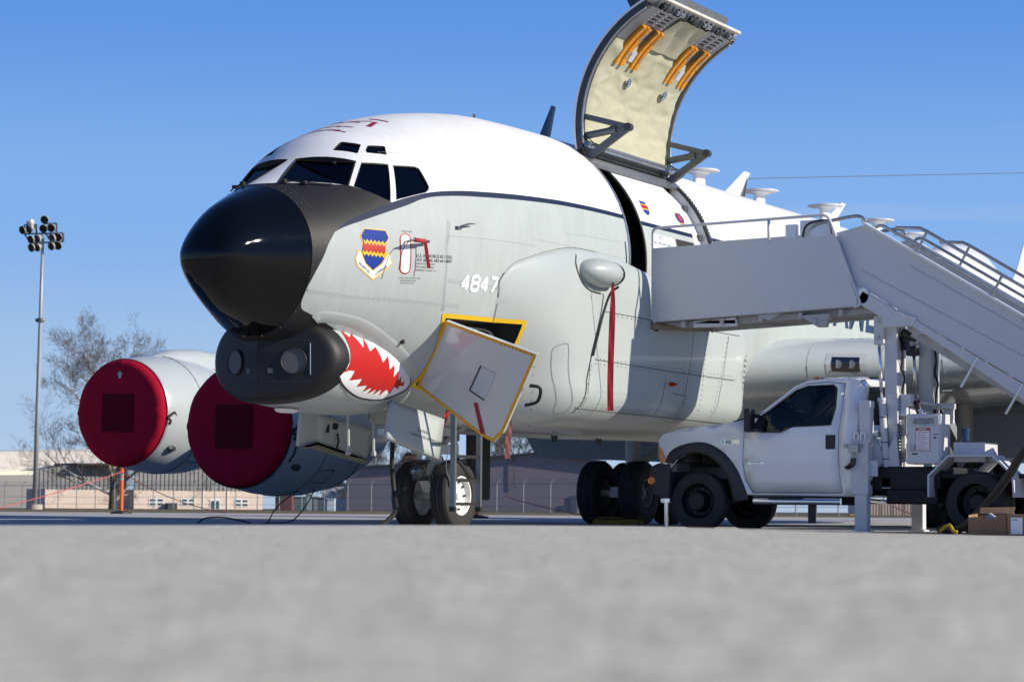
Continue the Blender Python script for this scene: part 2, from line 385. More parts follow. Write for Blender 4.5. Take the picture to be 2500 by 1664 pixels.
# paint scheme: white crown, blue cheat line, grey belly, matt black anti-glare panel
def paint_scheme():
    ma = bpy.data.materials.new('fuselage_paint'); ma.use_nodes = True; n = ma.node_tree.nodes; l = ma.node_tree.links; b = n['Principled BSDF']
    g = n.new('ShaderNodeNewGeometry'); sp = n.new('ShaderNodeSeparateXYZ'); l.new(g.outputs['Position'], sp.inputs[0])
    def curve(src, pts, lo, hi, vlo, vhi):
        mr = n.new('ShaderNodeMapRange'); mr.inputs[1].default_value = lo; mr.inputs[2].default_value = hi; l.new(src, mr.inputs[0])
        fc = n.new('ShaderNodeFloatCurve'); c = fc.mapping.curves[0]; fc.mapping.use_clip = False
        P = [((a-lo)/(hi-lo), (q-vlo)/(vhi-vlo)) for a, q in pts]
        while len(c.points) < len(P): c.points.new(.5, .5)
        for k, p in zip(c.points, P): k.location = p; k.handle_type = 'AUTO_CLAMPED'
        fc.mapping.extend = 'HORIZONTAL'; fc.mapping.update(); l.new(mr.outputs[0], fc.inputs['Value'])
        m2 = n.new('ShaderNodeMapRange'); m2.clamp = False; m2.inputs[3].default_value = vlo; m2.inputs[4].default_value = vhi; l.new(fc.outputs[0], m2.inputs[0])
        return m2.outputs[0]
    X, Z = sp.outputs[0], sp.outputs[2]
    def cmp(a, c, op='GREATER_THAN'):
        q = n.new('ShaderNodeMath'); q.operation = op
        for i, s_ in enumerate((a, c)):
            if isinstance(s_, (int, float)): q.inputs[i].default_value = s_
            else: l.new(s_, q.inputs[i])
        return q.outputs[0]
    zu = curve(X, [(1.5, 3.30), (1.879, 3.683), (2.053, 3.815), (2.366, 3.957), (2.76, 4.126), (3.1, 4.24), (3.448, 4.328), (3.936, 4.397), (4.239, 4.423), (6.124, 4.517), (8.344, 4.560), (14.5, 4.560)], 1.5, 14.5, 2.5, 5)
    zl = curve(X, [(1.5, 3.30), (1.879, 3.683), (2.374, 3.884), (2.976, 4.111), (3.39, 4.255), (3.9, 4.324), (4.201, 4.347), (6.09, 4.448), (8.296, 4.494), (14.5, 4.494)], 1.5, 14.5, 2.5, 5)
    zt = curve(X, [(1.5, 4.285), (1.75, 4.308), (2.36, 4.318), (2.42, 4.295), (2.77, 4.125), (3.0, 3.6), (14.5, 3.0)], 1.5, 14.5, 2.5, 5)
    xb = curve(Z, [(2.5, 2.3), (2.60, 1.98), (2.66, 1.78), (2.73, 1.60), (2.914, 1.55), (3.1, 1.585), (3.388, 1.699), (3.518, 1.755), (3.683, 1.871), (3.72, 1.9), (4.6, 8.0)], 2.5, 5, 1.5, 8.0)
    def mixc(f, a, c):
        q = n.new('ShaderNodeMix'); q.data_type = 'RGBA'; l.new(f, q.inputs[0])
        for i, s_ in ((6, a), (7, c)):
            if isinstance(s_, tuple): q.inputs[i].default_value = (*s_, 1)
            else: l.new(s_, q.inputs[i])
        return q.outputs[2]
    t = n.new('ShaderNodeTexNoise'); t.inputs['Scale'].default_value = 1.3; t.inputs['Detail'].default_value = 7; l.new(g.outputs['Position'], t.inputs['Vector'])
    mp = n.new('ShaderNodeMapping'); mp.inputs['Scale'].default_value = (5, 5, .6); l.new(g.outputs['Position'], mp.inputs[0])
    t3 = n.new('ShaderNodeTexNoise'); t3.inputs['Scale'].default_value = 2; t3.inputs['Detail'].default_value = 5; l.new(mp.outputs[0], t3.inputs['Vector'])
    av = n.new('ShaderNodeMath'); av.operation = 'ADD'; l.new(t.outputs[0], av.inputs[0]); l.new(t3.outputs[0], av.inputs[1])
    r = n.new('ShaderNodeMapRange'); r.inputs[1].default_value = .7; r.inputs[2].default_value = 1.3; r.inputs[3].default_value = .93; r.inputs[4].default_value = 1.04; l.new(av.outputs[0], r.inputs[0])
    # soot and fluid streaks under the belly
    low = cmp(Z, zl, 'GREATER_THAN'); up = cmp(Z, zu); blk1 = cmp(X, xb, 'LESS_THAN'); blk = blk1
    c = mixc(low, GREY, (.006, .017, .052)); c = mixc(up, c, WHITE)
    # black: forward of xb below the stripe, or between stripe top and window line
    ub = cmp(Z, zt, 'LESS_THAN'); a1 = n.new('ShaderNodeMath'); a1.operation = 'MULTIPLY'; l.new(ub, a1.inputs[0]); l.new(up, a1.inputs[1])
    nolow = n.new('ShaderNodeMath'); nolow.operation = 'SUBTRACT'; nolow.inputs[0].default_value = 1; l.new(cmp(Z, 3.7), nolow.inputs[1])
    a2 = n.new('ShaderNodeMath'); a2.operation = 'MULTIPLY'; l.new(blk1, a2.inputs[0]); l.new(nolow.outputs[0], a2.inputs[1])
    a3 = n.new('ShaderNodeMath'); a3.operation = 'MAXIMUM'; l.new(a1.outputs[0], a3.inputs[0]); l.new(a2.outputs[0], a3.inputs[1])
    c = mixc(a3.outputs[0], c, (.021, .021, .022))
    mul = n.new('ShaderNodeVectorMath'); mul.operation = 'SCALE'; l.new(c, mul.inputs[0]); l.new(r.outputs[0], mul.inputs['Scale']); l.new(mul.outputs[0], b.inputs['Base Color'])
    rr = n.new('ShaderNodeMapRange'); rr.inputs[3].default_value = .58; rr.inputs[4].default_value = .5; l.new(a3.outputs[0], rr.inputs[0]); l.new(rr.outputs[0], b.inputs['Roughness'])
    b.inputs['Coat Weight'].default_value = .0; b.inputs['Specular IOR Level'].default_value = .22
    bp = n.new('ShaderNodeBump'); bp.inputs['Strength'].default_value = .035; bp.inputs['Distance'].default_value = .05; l.new(t.outputs[0], bp.inputs['Height']); l.new(bp.outputs[0], b.inputs['Normal'])
    return ma
m_fus = paint_scheme()

xs = [1.54]+[1.62+.1*i for i in range(70)]+[8.7+.35*i for i in range(96)]
xs = [x for x in xs if x < 41.8]
mb = MB(); rows = [ring(x) for x in xs]; mb.grid(rows, True)
mb.f.append(tuple(range(71, -1, -1))); mb.mi.append(0); o_ = len(mb.v)-72; mb.f.append(tuple(range(o_, o_+72))); mb.mi.append(0)
fus = mb.build('fuselage', m_fus, plane, smooth=True)
BF = bvh_of([fus])                                  # the uncut skin
# radome
mb = MB(); rx = [XT+.0008]+[XT+(1.53-XT)*(i/26)**2 for i in range(1, 27)]
rows = [ring(x) for x in rx]; mb.grid(rows, True); mb.f.append(tuple(range(72))); mb.mi.append(0)
rad = mb.build('radome', m_black_gloss, plane, auto=50)
mb = MB()
for i in range(20):
    a = 2*pi*(i+.5)/20; T, B, W, M_ = sec(1.56); c = V((1.565, -W*sin(a), M_+((T-M_) if cos(a) > 0 else (M_-B))*cos(a)))
    mb.sphere(c, .011, 6, 4)
stuff(mb.build('fastener_row', m_steel, rad))

# ---- cut the openings: cockpit windows, cargo door, crew hatch
FD = {}
FD = {
'w1':[(2.388,0.021,4.703),(2.672,-0.786,4.668),(2.36,-0.872,4.313),(1.695,-0.221,4.294)],
'w2':[(2.701,-0.841,4.648),(3.018,-1.049,4.656),(2.749,-1.251,4.127),(2.401,-0.913,4.305)],
'w3':[(3.072,-1.085,4.647),(3.39,-1.22,4.664),(3.442,-1.257,4.645),(3.44,-1.412,4.398),(3.412,-1.422,4.357),(3.345,-1.419,4.313),(2.838,-1.276,4.167)],
'e1':[(2.63,-0.458,4.819),(2.813,-0.453,4.946),(2.842,-0.465,4.957),(2.965,-0.66,4.93),(2.958,-0.677,4.918),(2.793,-0.735,4.792),(2.77,-0.725,4.784)],
'e2':[(2.914,-0.771,4.837),(3.019,-0.737,4.911),(3.041,-0.742,4.92),(3.23,-0.855,4.93),(3.231,-0.873,4.919),(3.122,-0.963,4.795),(2.895,-0.807,4.801)],
'crest_y':[(2.29,-1.142,3.76),(2.592,-1.283,3.759),(2.625,-1.309,3.667),(2.568,-1.291,3.569),(2.578,-1.295,3.455),(2.614,-1.311,3.478),(2.646,-1.322,3.452),(2.642,-1.318,3.403),(2.682,-1.329,3.357),(2.635,-1.301,3.288),(2.437,-1.184,3.117),(2.17,-1.117,3.275),(2.129,-1.112,3.371),(2.149,-1.122,3.422),(2.163,-1.128,3.484),(2.221,-1.149,3.46),(2.24,-1.156,3.51),(2.229,-1.147,3.591),(2.212,-1.129,3.663)],
'crest_w':[(2.173,-1.131,3.464),(2.218,-1.148,3.435),(2.249,-1.156,3.373),(2.312,-1.172,3.297),(2.408,-1.2,3.234),(2.517,-1.257,3.312),(2.562,-1.282,3.373),(2.584,-1.295,3.423),(2.619,-1.312,3.462),(2.636,-1.317,3.44),(2.628,-1.311,3.394),(2.667,-1.323,3.356),(2.618,-1.295,3.297),(2.432,-1.187,3.136),(2.182,-1.122,3.285),(2.142,-1.117,3.373),(2.163,-1.127,3.415)],
'crest_b':[(2.294,-1.147,3.747),(2.576,-1.277,3.746),(2.609,-1.302,3.666),(2.553,-1.285,3.568),(2.561,-1.289,3.487),(2.549,-1.279,3.396),(2.519,-1.261,3.34),(2.412,-1.203,3.248),(2.292,-1.168,3.328),(2.246,-1.157,3.413),(2.23,-1.153,3.477),(2.254,-1.16,3.544),(2.242,-1.15,3.608),(2.229,-1.136,3.664)],
'crest_y1':[(2.251,-1.152,3.622),(2.275,-1.165,3.588),(2.306,-1.174,3.621),(2.33,-1.188,3.588),(2.36,-1.197,3.62),(2.384,-1.211,3.586),(2.413,-1.22,3.619),(2.438,-1.234,3.585),(2.466,-1.244,3.618),(2.491,-1.257,3.584),(2.52,-1.268,3.617),(2.545,-1.281,3.583),(2.574,-1.291,3.616),(2.561,-1.288,3.575),(2.535,-1.278,3.543),(2.51,-1.266,3.576),(2.484,-1.256,3.544),(2.459,-1.244,3.577),(2.433,-1.234,3.544),(2.409,-1.222,3.578),(2.382,-1.212,3.545),(2.358,-1.2,3.578),(2.33,-1.191,3.546),(2.306,-1.179,3.579),(2.278,-1.17,3.547),(2.254,-1.158,3.58)],
'crest_r':[(2.255,-1.157,3.583),(2.279,-1.17,3.55),(2.306,-1.178,3.582),(2.33,-1.191,3.549),(2.358,-1.2,3.582),(2.382,-1.212,3.548),(2.409,-1.222,3.581),(2.433,-1.234,3.548),(2.459,-1.244,3.58),(2.484,-1.256,3.547),(2.51,-1.266,3.579),(2.535,-1.278,3.546),(2.561,-1.288,3.578),(2.558,-1.287,3.477),(2.533,-1.275,3.445),(2.505,-1.265,3.479),(2.48,-1.253,3.447),(2.453,-1.243,3.48),(2.427,-1.231,3.449),(2.4,-1.221,3.482),(2.375,-1.209,3.451),(2.347,-1.199,3.484),(2.321,-1.188,3.452),(2.293,-1.177,3.486),(2.267,-1.167,3.454),(2.239,-1.157,3.487)],
'crest_y2':[(2.239,-1.157,3.487),(2.267,-1.167,3.454),(2.293,-1.177,3.486),(2.321,-1.188,3.452),(2.347,-1.199,3.484),(2.375,-1.209,3.451),(2.4,-1.221,3.482),(2.427,-1.231,3.449),(2.453,-1.243,3.48),(2.48,-1.253,3.447),(2.505,-1.265,3.479),(2.533,-1.275,3.445),(2.558,-1.287,3.477),(2.564,-1.288,3.435),(2.539,-1.275,3.403),(2.51,-1.265,3.436),(2.485,-1.253,3.405),(2.456,-1.243,3.438),(2.431,-1.23,3.407),(2.402,-1.22,3.44),(2.376,-1.208,3.408),(2.347,-1.198,3.442),(2.322,-1.186,3.41),(2.292,-1.176,3.443),(2.266,-1.165,3.412),(2.237,-1.155,3.445)],
'scroll_t':[(2.185,-1.124,3.292),(2.404,-1.183,3.163),(2.456,-1.204,3.167),(2.609,-1.289,3.282),(2.167,-1.125,3.358),(2.609,-1.297,3.335)],
'capsule':[(2.934,-1.43,3.677),(2.93,-1.427,3.701),(2.915,-1.42,3.72),(2.892,-1.41,3.731),(2.863,-1.399,3.734),(2.834,-1.388,3.726),(2.808,-1.38,3.711),(2.79,-1.375,3.689),(2.783,-1.374,3.664),(2.802,-1.364,3.293),(2.812,-1.364,3.27),(2.833,-1.367,3.251),(2.86,-1.375,3.24),(2.891,-1.385,3.237),(2.919,-1.396,3.244),(2.941,-1.406,3.259),(2.954,-1.414,3.281),(2.955,-1.419,3.305)],
'ptxt':[(2.826,-1.382,3.752),(2.814,-1.348,3.193),(3.038,-1.466,3.467),(3.049,-1.466,3.424),(3.044,-1.46,3.384),(3.473,-1.596,3.486)],
'pitot':[(2.856,-1.404,3.637),(2.696,-1.339,3.407)],
'num':[(3.884,-1.616,3.095),(4.633,-1.738,3.112),(3.833,-1.655,3.303),(4.554,-1.779,3.325)],
'handle':[(3.761,-1.662,3.893),(3.791,-1.666,3.92),(3.882,-1.685,3.944)],
'red':[(3.189,0.222,5.168),(3.182,-0.012,5.183),(3.154,-0.189,5.16),(3.138,-0.341,5.126),(3.381,0.113,5.249),(3.424,-0.0,5.268),(3.399,-0.176,5.249),(3.398,-0.292,5.231),(3.824,0.33,5.373),(3.734,0.092,5.369),(3.684,-0.22,5.341),(3.557,-0.428,5.255),(3.814,-0.382,5.352),(3.966,-0.194,5.43),(3.959,-0.295,5.414),(3.962,-0.484,5.37)],
'hatch':[(3.768,-1.449,2.744),(5.501,-1.697,2.779),(5.881,-1.147,1.952),(4.235,-0.753,1.909)],
'seam_v':[(3.597,-1.608,3.963),(3.567,-1.623,3.778),(3.535,-1.618,3.594),(3.599,-1.56,3.119),(3.704,-1.476,2.828)],
'seam_h':[(3.57,-1.624,3.772),(4.395,-1.796,3.799),(5.523,-1.925,3.818)],
'seam_h2':[(3.639,-1.591,3.203),(4.138,-1.69,3.196),(4.674,-1.765,3.192)],
'seam_p':[(6.217,-1.947,4.229),(6.228,-1.961,4.113),(6.264,-1.965,4.071),(6.89,-1.962,4.096),(8.069,-1.946,4.123)],
'seam_n':[(1.568,-0.78,2.929),(2.262,-1.037,2.899),(3.265,-1.396,2.901),(3.971,-1.564,2.899)],
'port':[(3.326,-1.096,2.414)],
'stat':[(8.231,-1.942,4.153),(8.264,-1.954,3.821)],
'flange':[(1.848,-0.702,2.615),(1.9,-0.769,2.67),(2.142,-0.856,2.67),(2.541,-0.971,2.614),(3.062,-1.027,2.441),(3.582,-1.01,2.248),(3.939,-0.921,2.078)],
'rivets':[(1.554,-0.547,4.072),(1.549,-0.797,3.746),(1.508,-0.845,3.489),(1.502,-0.824,3.164),(1.535,-0.723,2.85),(1.568,-0.645,2.71)],
'door_l':[(8.579,-1.93,3.526)],
}
WIN = {'windscreen': [(2.388, -.052, 4.703), (2.672, -.786, 4.668), (2.36, -.872, 4.313), (1.715, -.215, 4.310)],
       'sliding_window': [(2.701, -.841, 4.648), (3.018, -1.049, 4.656), (2.749, -1.251, 4.135), (2.401, -.913, 4.305)],
       'side_window': FD['w3'], 'eyebrow_window': FD['e1'], 'eyebrow_window_': FD['e2']}
def inset(P, k):
    c = sum((V(p) for p in P), V())/len(P); return [c+(V(p)-c)*k for p in P]
def pnorm(P):
    c = sum((V(p) for p in P), V())/len(P); nn = V()
    for a, q in zip(P, P[1:]+P[:1]): nn += (V(a)-c).cross(V(q)-c)
    nn.normalize(); return nn if nn.dot(c-V((c.x+1, 0, ZC-.3))) > 0 else -nn
cut = MB(); PANES = []
for nm, P in WIN.items():
    for sg in (1, -1):
        Q = [V((p[0], p[1]*sg, p[2])) for p in P]; nn = pnorm(Q)
        cut.prism([q+nn*.25 for q in Q], -nn*.55); PANES.append((nm, Q, nn))
# cargo door opening, a ring sector
PH0 = radians(33.43); PH1 = radians(111); X0, X1 = 8.36, 11.63
def arc(x, ph, r): return V((x, -r*sin(ph), ZC+r*cos(ph)))
a_in = [arc(X0, PH0+(PH1-PH0)*i/18, 1.15) for i in range(19)]; a_out = [arc(X0, PH0+(PH1-PH0)*i/18, 2.2) for i in range(19)]
n0 = len(cut.v); P = a_in+a_out+[p+V((X1-X0, 0, 0)) for p in a_in+a_out]; F = []
for i in range(18):
    F += [(i, i+1, 20+i, 19+i), (38+i+1, 38+i, 57+i, 57+i+1), (i+1, i, 38+i, 38+i+1), (19+i, 20+i, 58+i, 57+i)]
F += [(0, 19, 57, 38), (37, 18, 56, 75)]
cut.add(P, F)
HT = [V(p) for p in FD['hatch']]; HT[2] = V((5.72, -1.2, 1.95))
cut.prism([p+V((0, -.6, 0)) for p in HT], (0, 1.25, 0))
# nose gear bay
cut.bb((4.9, -.55, 1.0), (6.75, .55, 1.9))
cutter = cut.build('cutter', m_dark)
fus.data.materials.append(m_dark)
bo = fus.modifiers.new('cut', 'BOOLEAN'); bo.object = cutter; bo.operation = 'DIFFERENCE'; bo.solver = 'EXACT'; bo.material_mode = 'TRANSFER'; bo.use_self = True
dg = bpy.context.evaluated_depsgraph_get(); dg.update()
me2 = bpy.data.meshes.new_from_object(fus.evaluated_get(dg)); fus.modifiers.clear(); fus.data = me2; sharp(me2, 32)
bpy.data.objects.remove(cutter)
m_gasket = mat('window_gasket', (.03, .03, .03), .6)
for nm, Q, nn in PANES:
    k = MB(); k.add([q-nn*.03 for q in inset(Q, 1.03)], [tuple(range(len(Q)))])
    pn = k.build(nm.rstrip('_'), m_glass, plane, solid=.012)
    g = MB(); n = len(Q); A = [q-nn*.012 for q in inset(Q, .955)]; B_ = [q-nn*.012 for q in inset(Q, 1.0)]
    g.add(A+B_, [(i, (i+1) % n, n+(i+1) % n, n+i) for i in range(n)])
    g.build('window_frame', m_gasket, pn, solid=.014)
# cockpit fittings seen through the glass
mb = MB(); mb.bb((2.55, -.62, 3.9), (2.72, -.32, 4.55)); mb.bb((2.75, -.6, 3.7), (3.25, -.3, 3.95)); mb.bb((2.56, -.55, 4.57), (2.66, -.39, 4.70))
mb.build('pilot_seat', mat('seat_cloth', (.03, .035, .04), .9), plane, bevel=.03)
mb = MB(); mb.bb((1.98, -.62, 4.12), (2.2, .62, 4.27)); mb.build('instrument_coaming', m_dark, plane, bevel=.03)
# windscreen wipers
for sg in (1, -1):
    mb = MB(); P = [cast(BF, (x, y*sg, 4.6), (0, 0, -1)) for x, y in ((1.78, -.30), (1.9, -.5), (2.16, -.74))]
    P = [p[0]+p[1]*.03 for p in P if p]; mb.tube(P, .010, 6); mb.box(P[0]-V((.02, 0, .01)), (.06, .05, .05)); mb.box(P[1], (.06, .06, .04)); mb.build('wiper', m_blackp, plane)

# ---- markings on the fuselage
white_d = m_bwhite
k = MB()
def dpoly(nm, key, ma, off, parent=plane): return decal(nm, [V(p) for p in FD[key]], ma, parent, BF, off, res=.05)
cr = dpoly('wing_crest', 'crest_y', m_yel, .004)
dpoly('scroll', 'crest_w', white_d, .006, cr); dpoly('shield', 'crest_b', m_blue, .008, cr)
dpoly('zigzag_band', 'crest_y1', m_yel, .010, cr); dpoly('red_band', 'crest_r', m_red, .011, cr); dpoly('zigzag_band', 'crest_y2', m_yel, .010, cr)
T_ = [V(p) for p in FD['scroll_t']]
for a, b, s_ in ((T_[0], T_[1], 'VIDEMUS'), (T_[2], T_[3], 'OMNIA')):
    ex = (b-a).normalized(); ey = V((0, 0, 1)); text('motto_lettering', s_, (b-a).length/len(s_)*1.42, a+V((0, 0, .012)), ex, ey, m_navy, cr, BF, .012)
# aircraft number
NQ = [V(p) for p in FD['num']]
ex = (NQ[1]-NQ[0]); ey = (NQ[2]-NQ[0]); ey = V((-.03, .1, 1)).normalized()
H_ = .212; W_ = .145; ST = .05
SEG = {'4': [[(.72, 0), (.72, 1)], [(.72, 1), (.0, .30)], [(.0, .30), (1.0, .30)]],
       '8': [[(.25, 1), (.75, 1), (1, .85), (1, .65), (.8, .52), (.2, .52), (0, .65), (0, .85), (.25, 1)], [(.2, .52), (0, .38), (0, .15), (.25, 0), (.75, 0), (1, .15), (1, .38), (.8, .52)]],
       '7': [[(0, 1), (1, 1), (.35, 0)]]}
mb = MB()
for i, ch in enumerate('4847'):
    for st in SEG[ch]:
        ribbon(mb, [NQ[0]+V((.015, 0, .018))+ex.normalized()*(i*.2+q[0]*W_)+V((-.05, 0, 1)).normalized()*q[1]*(H_-.03) for q in st], ST, BF, .005+.0004*len(mb.v) % .003, step=.03)
mb.build('number_lettering', white_d, plane, norm=False)
# static port panel with red border
decal('probe_panel', [V(p) for p in FD['capsule']], white_d, plane, BF, .003, res=.06)
mb = MB(); ribbon(mb, [V(p) for p in FD['capsule']], .016, BF, .006, closed=True, step=.04); mb.build('red_outline', m_red, plane, norm=False)
PT_ = [V(p) for p in FD['ptxt']]; exx = (PT_[5]-PT_[2]).normalized(); eyy = V((0, .05, 1)).normalized()
k = MB()
text(0, 'STATIC PORT', .028, PT_[0]-V((.02, 0, 0)), exx, eyy, 0, 0, BF, .005, mb=k)
text(0, 'U.S. AIR FORCE RC-135U', .058, PT_[2]-V((0, 0, .01)), exx, eyy, 0, 0, BF, .005, mb=k)
text(0, 'A.F. SERIAL NO 64-14847', .058, PT_[3]-V((0, 0, .02)), exx, eyy, 0, 0, BF, .005, mb=k)
for i, s_ in enumerate(('SERVICE THIS AIRCRAFT', 'WITH GRADE JP-8 FUEL', 'REFERENCE T.O. 42B1-1-14')):
    text(0, s_, .030, PT_[4]-V((0, 0, .02+.04*i)), exx, eyy, 0, 0, BF, .005, mb=k)
for i, s_ in enumerate(('DO NOT PLUG OR DEFORM HOLES', 'INDICATED AREA MUST BE', 'SMOOTH AND CLEAN')):
    text(0, s_, .022, PT_[1]+V((.02*i, 0, -.02-.03*i)), exx, eyy, 0, 0, BF, .005, mb=k)
k.build('stencil_lettering', m_ink, plane, norm=False)
# red rescue markings across the crown
mb = MB(); RP = [V(p) for p in FD['red']]
for sl_, wd in ((slice(0, 4), .03), (slice(4, 8), .03), (slice(8, 11), .03), (slice(11, 13), .075), (slice(13, 16), .045)):
    ribbon(mb, [p+V((0, 0, .1)) for p in RP[sl_]], wd, BF, .005, d=(0, 0, -1), step=.06)
    ribbon(mb, [V((p.x, -p.y, p.z+.1)) for p in RP[sl_]], wd, BF, .005, d=(0, 0, -1), step=.06)
mb.build('rescue_marking', m_dred, plane, norm=False)
# pitot probe and handle
q = V(FD['pitot'][0]); mb = MB(); mb.tube([q, q+V((-.02, -.16, .01))], .016, 8); mb.tube([q+V((.30, -.17, .02)), q+V((-.04, -.16, .01)), q+V((-.13, -.15, .0))], [.02, .02, .008], 8)
mb.build('pitot_probe', m_steel, plane)
PROBE = q
hd = [V(p) for p in FD['handle']]; mb = MB(); mb.box(hd[0], (.1, .05, .035)); mb.tube([hd[0], hd[1]+V((0, -.05, 0)), hd[2]+V((0, -.08, .01)), hd[2]+V((.13, -.09, .02))], [.014, .014, .012, .006], 8); mb.build('drain_mast', m_strut, plane)
# seams and rivet lines
mb = MB()
for key in ('seam_v', 'seam_h', 'seam_h2', 'seam_p', 'seam_n'): ribbon(mb, [V(p) for p in FD[key]], .006, BF, .002)
for x in (12.4, 14.6, 16.8): ribbon(mb, [arc(x, radians(a), RF+.2) for a in range(6, 84, 6)], .008, BF, .002)
ribbon(mb, [V((x, -1.9, 4.98)) for x in (4.2, 6, 8.2)], .005, BF, .002); ribbon(mb, [V((x, -1.9, 3.9)) for x in (5.4, 7, 8.3)], .005, BF, .002)
pl = [(3.05, 4.83), (3.33, 4.84), (3.34, 4.72), (3.1, 4.71)]; ribbon(mb, [V((a, -1.2, b)) for a, b in pl], .005, BF, .002, closed=True)
mb.build('panel_seam', m_seam2, plane, norm=False)
mb = MB()
for row in (FD['seam_v'], FD['seam_h2'], FD['seam_n']):
    L = smooth_line(row, 14)
    for off in (-.02, .02):
        for p in L:
            h = cast(BF, p+V((off if row is FD['seam_v'] else 0, 0, 0 if row is FD['seam_v'] else off)))
            if h: c = h[0]+h[1]*.002; a = h[1].cross(V((0, 0, 1))).normalized()*.005; b_ = a.cross(h[1]).normalized()*.005; mb.add([c-a-b_, c+a-b_, c+a+b_, c-a+b_], [(0, 1, 2, 3)])
for a0 in range(40):
    p = V((2.3+.05*a0, -1, 4.73+.004*a0 if a0 < 6 else 4.754)); h = cast(BF, p)
    if h: c = h[0]+h[1]*.002; mb.add([c+V((-.004, 0, -.004)), c+V((.004, 0, -.004)), c+V((.004, 0, .004)), c+V((-.004, 0, .004))], [(0, 1, 2, 3)])
for x in (1.62, 1.68):
    for i in range(26):
        a = radians(20+i*3.2); T, B, W, M_ = sec(x); p = V((x, -W*sin(a), M_+(T-M_)*cos(a) if a < pi/2 else M_+(M_-B)*cos(a))); nrm = V((-.3, -sin(a), cos(a))).normalized(); c = p+nrm*.003
        if x > 1.65 or i % 2 == 0: mb.sphere(c, .0045, 4, 3)
stuff(mb.build('rivet_row', mat('rivet_grey', (.26, .28, .28), .5), plane, norm=False))
q = V(FD['port'][0]); mb = MB(); mb.lathe([(-.03, .001), (-.03, .03), (.005, .032)], q, 'y', 14); mb.build('vent_port', m_dark, plane)
mb = MB(); sp_ = [V(p) for p in FD['stat']]; ribbon(mb, sp_, .03, BF, .006); mb.build('door_guide_strip', m_navy, plane, norm=False)
mb = MB(); mb.bb((3.95, -.9, 2.66), (5.5, -.86, 2.70)); mb.build('hatch_header_bar', m_alu, plane)
mb = MB(); mb.tube(smooth_line([(5.1, -1.1, 2.72), (5.38, -1.25, 2.68), (5.47, -1.3, 2.5), (5.43, -1.25, 2.2)], 6), .025, 8); mb.bb((4.9, -.85, 1.9), (4.98, -.8, 2.7)); mb.build('hatch_handrail', m_alu, plane)
mb = MB(); mb.bb((4.95, -1.0, 2.2), (5.3, -.95, 2.5)); mb.box((5.25, -1.2, 2.38), (.05, .03, .2)); mb.build('hatch_fittings', m_bwhite, plane)

# ------------------------------------------------------------------ chin sensor pod
def sg(v): return 1 if v >= 0 else -1
def outline(psi, W, zc, Ht, Hb, e=2.35):
    c, s_ = cos(psi), sin(psi)
    return W*sg(c)*abs(c)**(2/e), zc+(Ht if s_ > 0 else Hb)*sg(s_)*abs(s_)**(2/e)
NP = 56; PSI = [2*pi*i/NP for i in range(NP)]
xf = lambda y: 1.66+.40*abs(y)
rows = []
for r, dx in ((.02, 0), (.3, 0), (.6, 0), (.84, 0), (.90, .008), (.95, .04), (.985, .11), (1.0, .27)):
    rows.append([V((xf(y)+dx, y, z)) for y, z in ((outline(p, .945, 2.12, .60, .55, 2.1)[0]*r, 2.12+(outline(p, .945, 2.12, .60, .55, 2.1)[1]-2.12)*r) for p in PSI)])
NB = len(rows)
last = rows[-1]
for x, W, zc, Ht, Hb in ((2.9, .965, 2.12, .6, .60), (3.3, .955, 2.11, .58, .61), (3.7, .90, 2.10, .55, .60), (4.1, .80, 2.08, .5, .54), (4.5, .62, 2.04, .4, .44), (4.95, .38, 2.0, .3, .31)):
    cur = [V((x, *outline(p, W, zc, Ht, Hb))) for p in PSI]
    if x == 2.9:
        for t in (.33, .66): rows.append([a.lerp(q, t) + V((0, (q.y-a.y)*.1, 0)) for a, q in zip(last, cur)])
    rows.append(cur)
mb = MB(); n = NP
P = [p for r in rows for p in r]; F = []
for i in range(len(rows)-1):
    for k_ in range(n): F.append((i*n+k_, i*n+(k_+1) % n, (i+1)*n+(k_+1) % n, (i+1)*n+k_))
mb.add(P, F); mb.mi = [0 if f[0] < (NB-1)*n else 1 for f in F]
mb.f.append(tuple(range(n))); mb.mi.append(0)
pod = mb.build('chin_pod', [mat('pod_black_paint', (.011, .0105, .0105), .5, spec=.35), m_grey], plane, auto=38)
BP = bvh_of([pod])
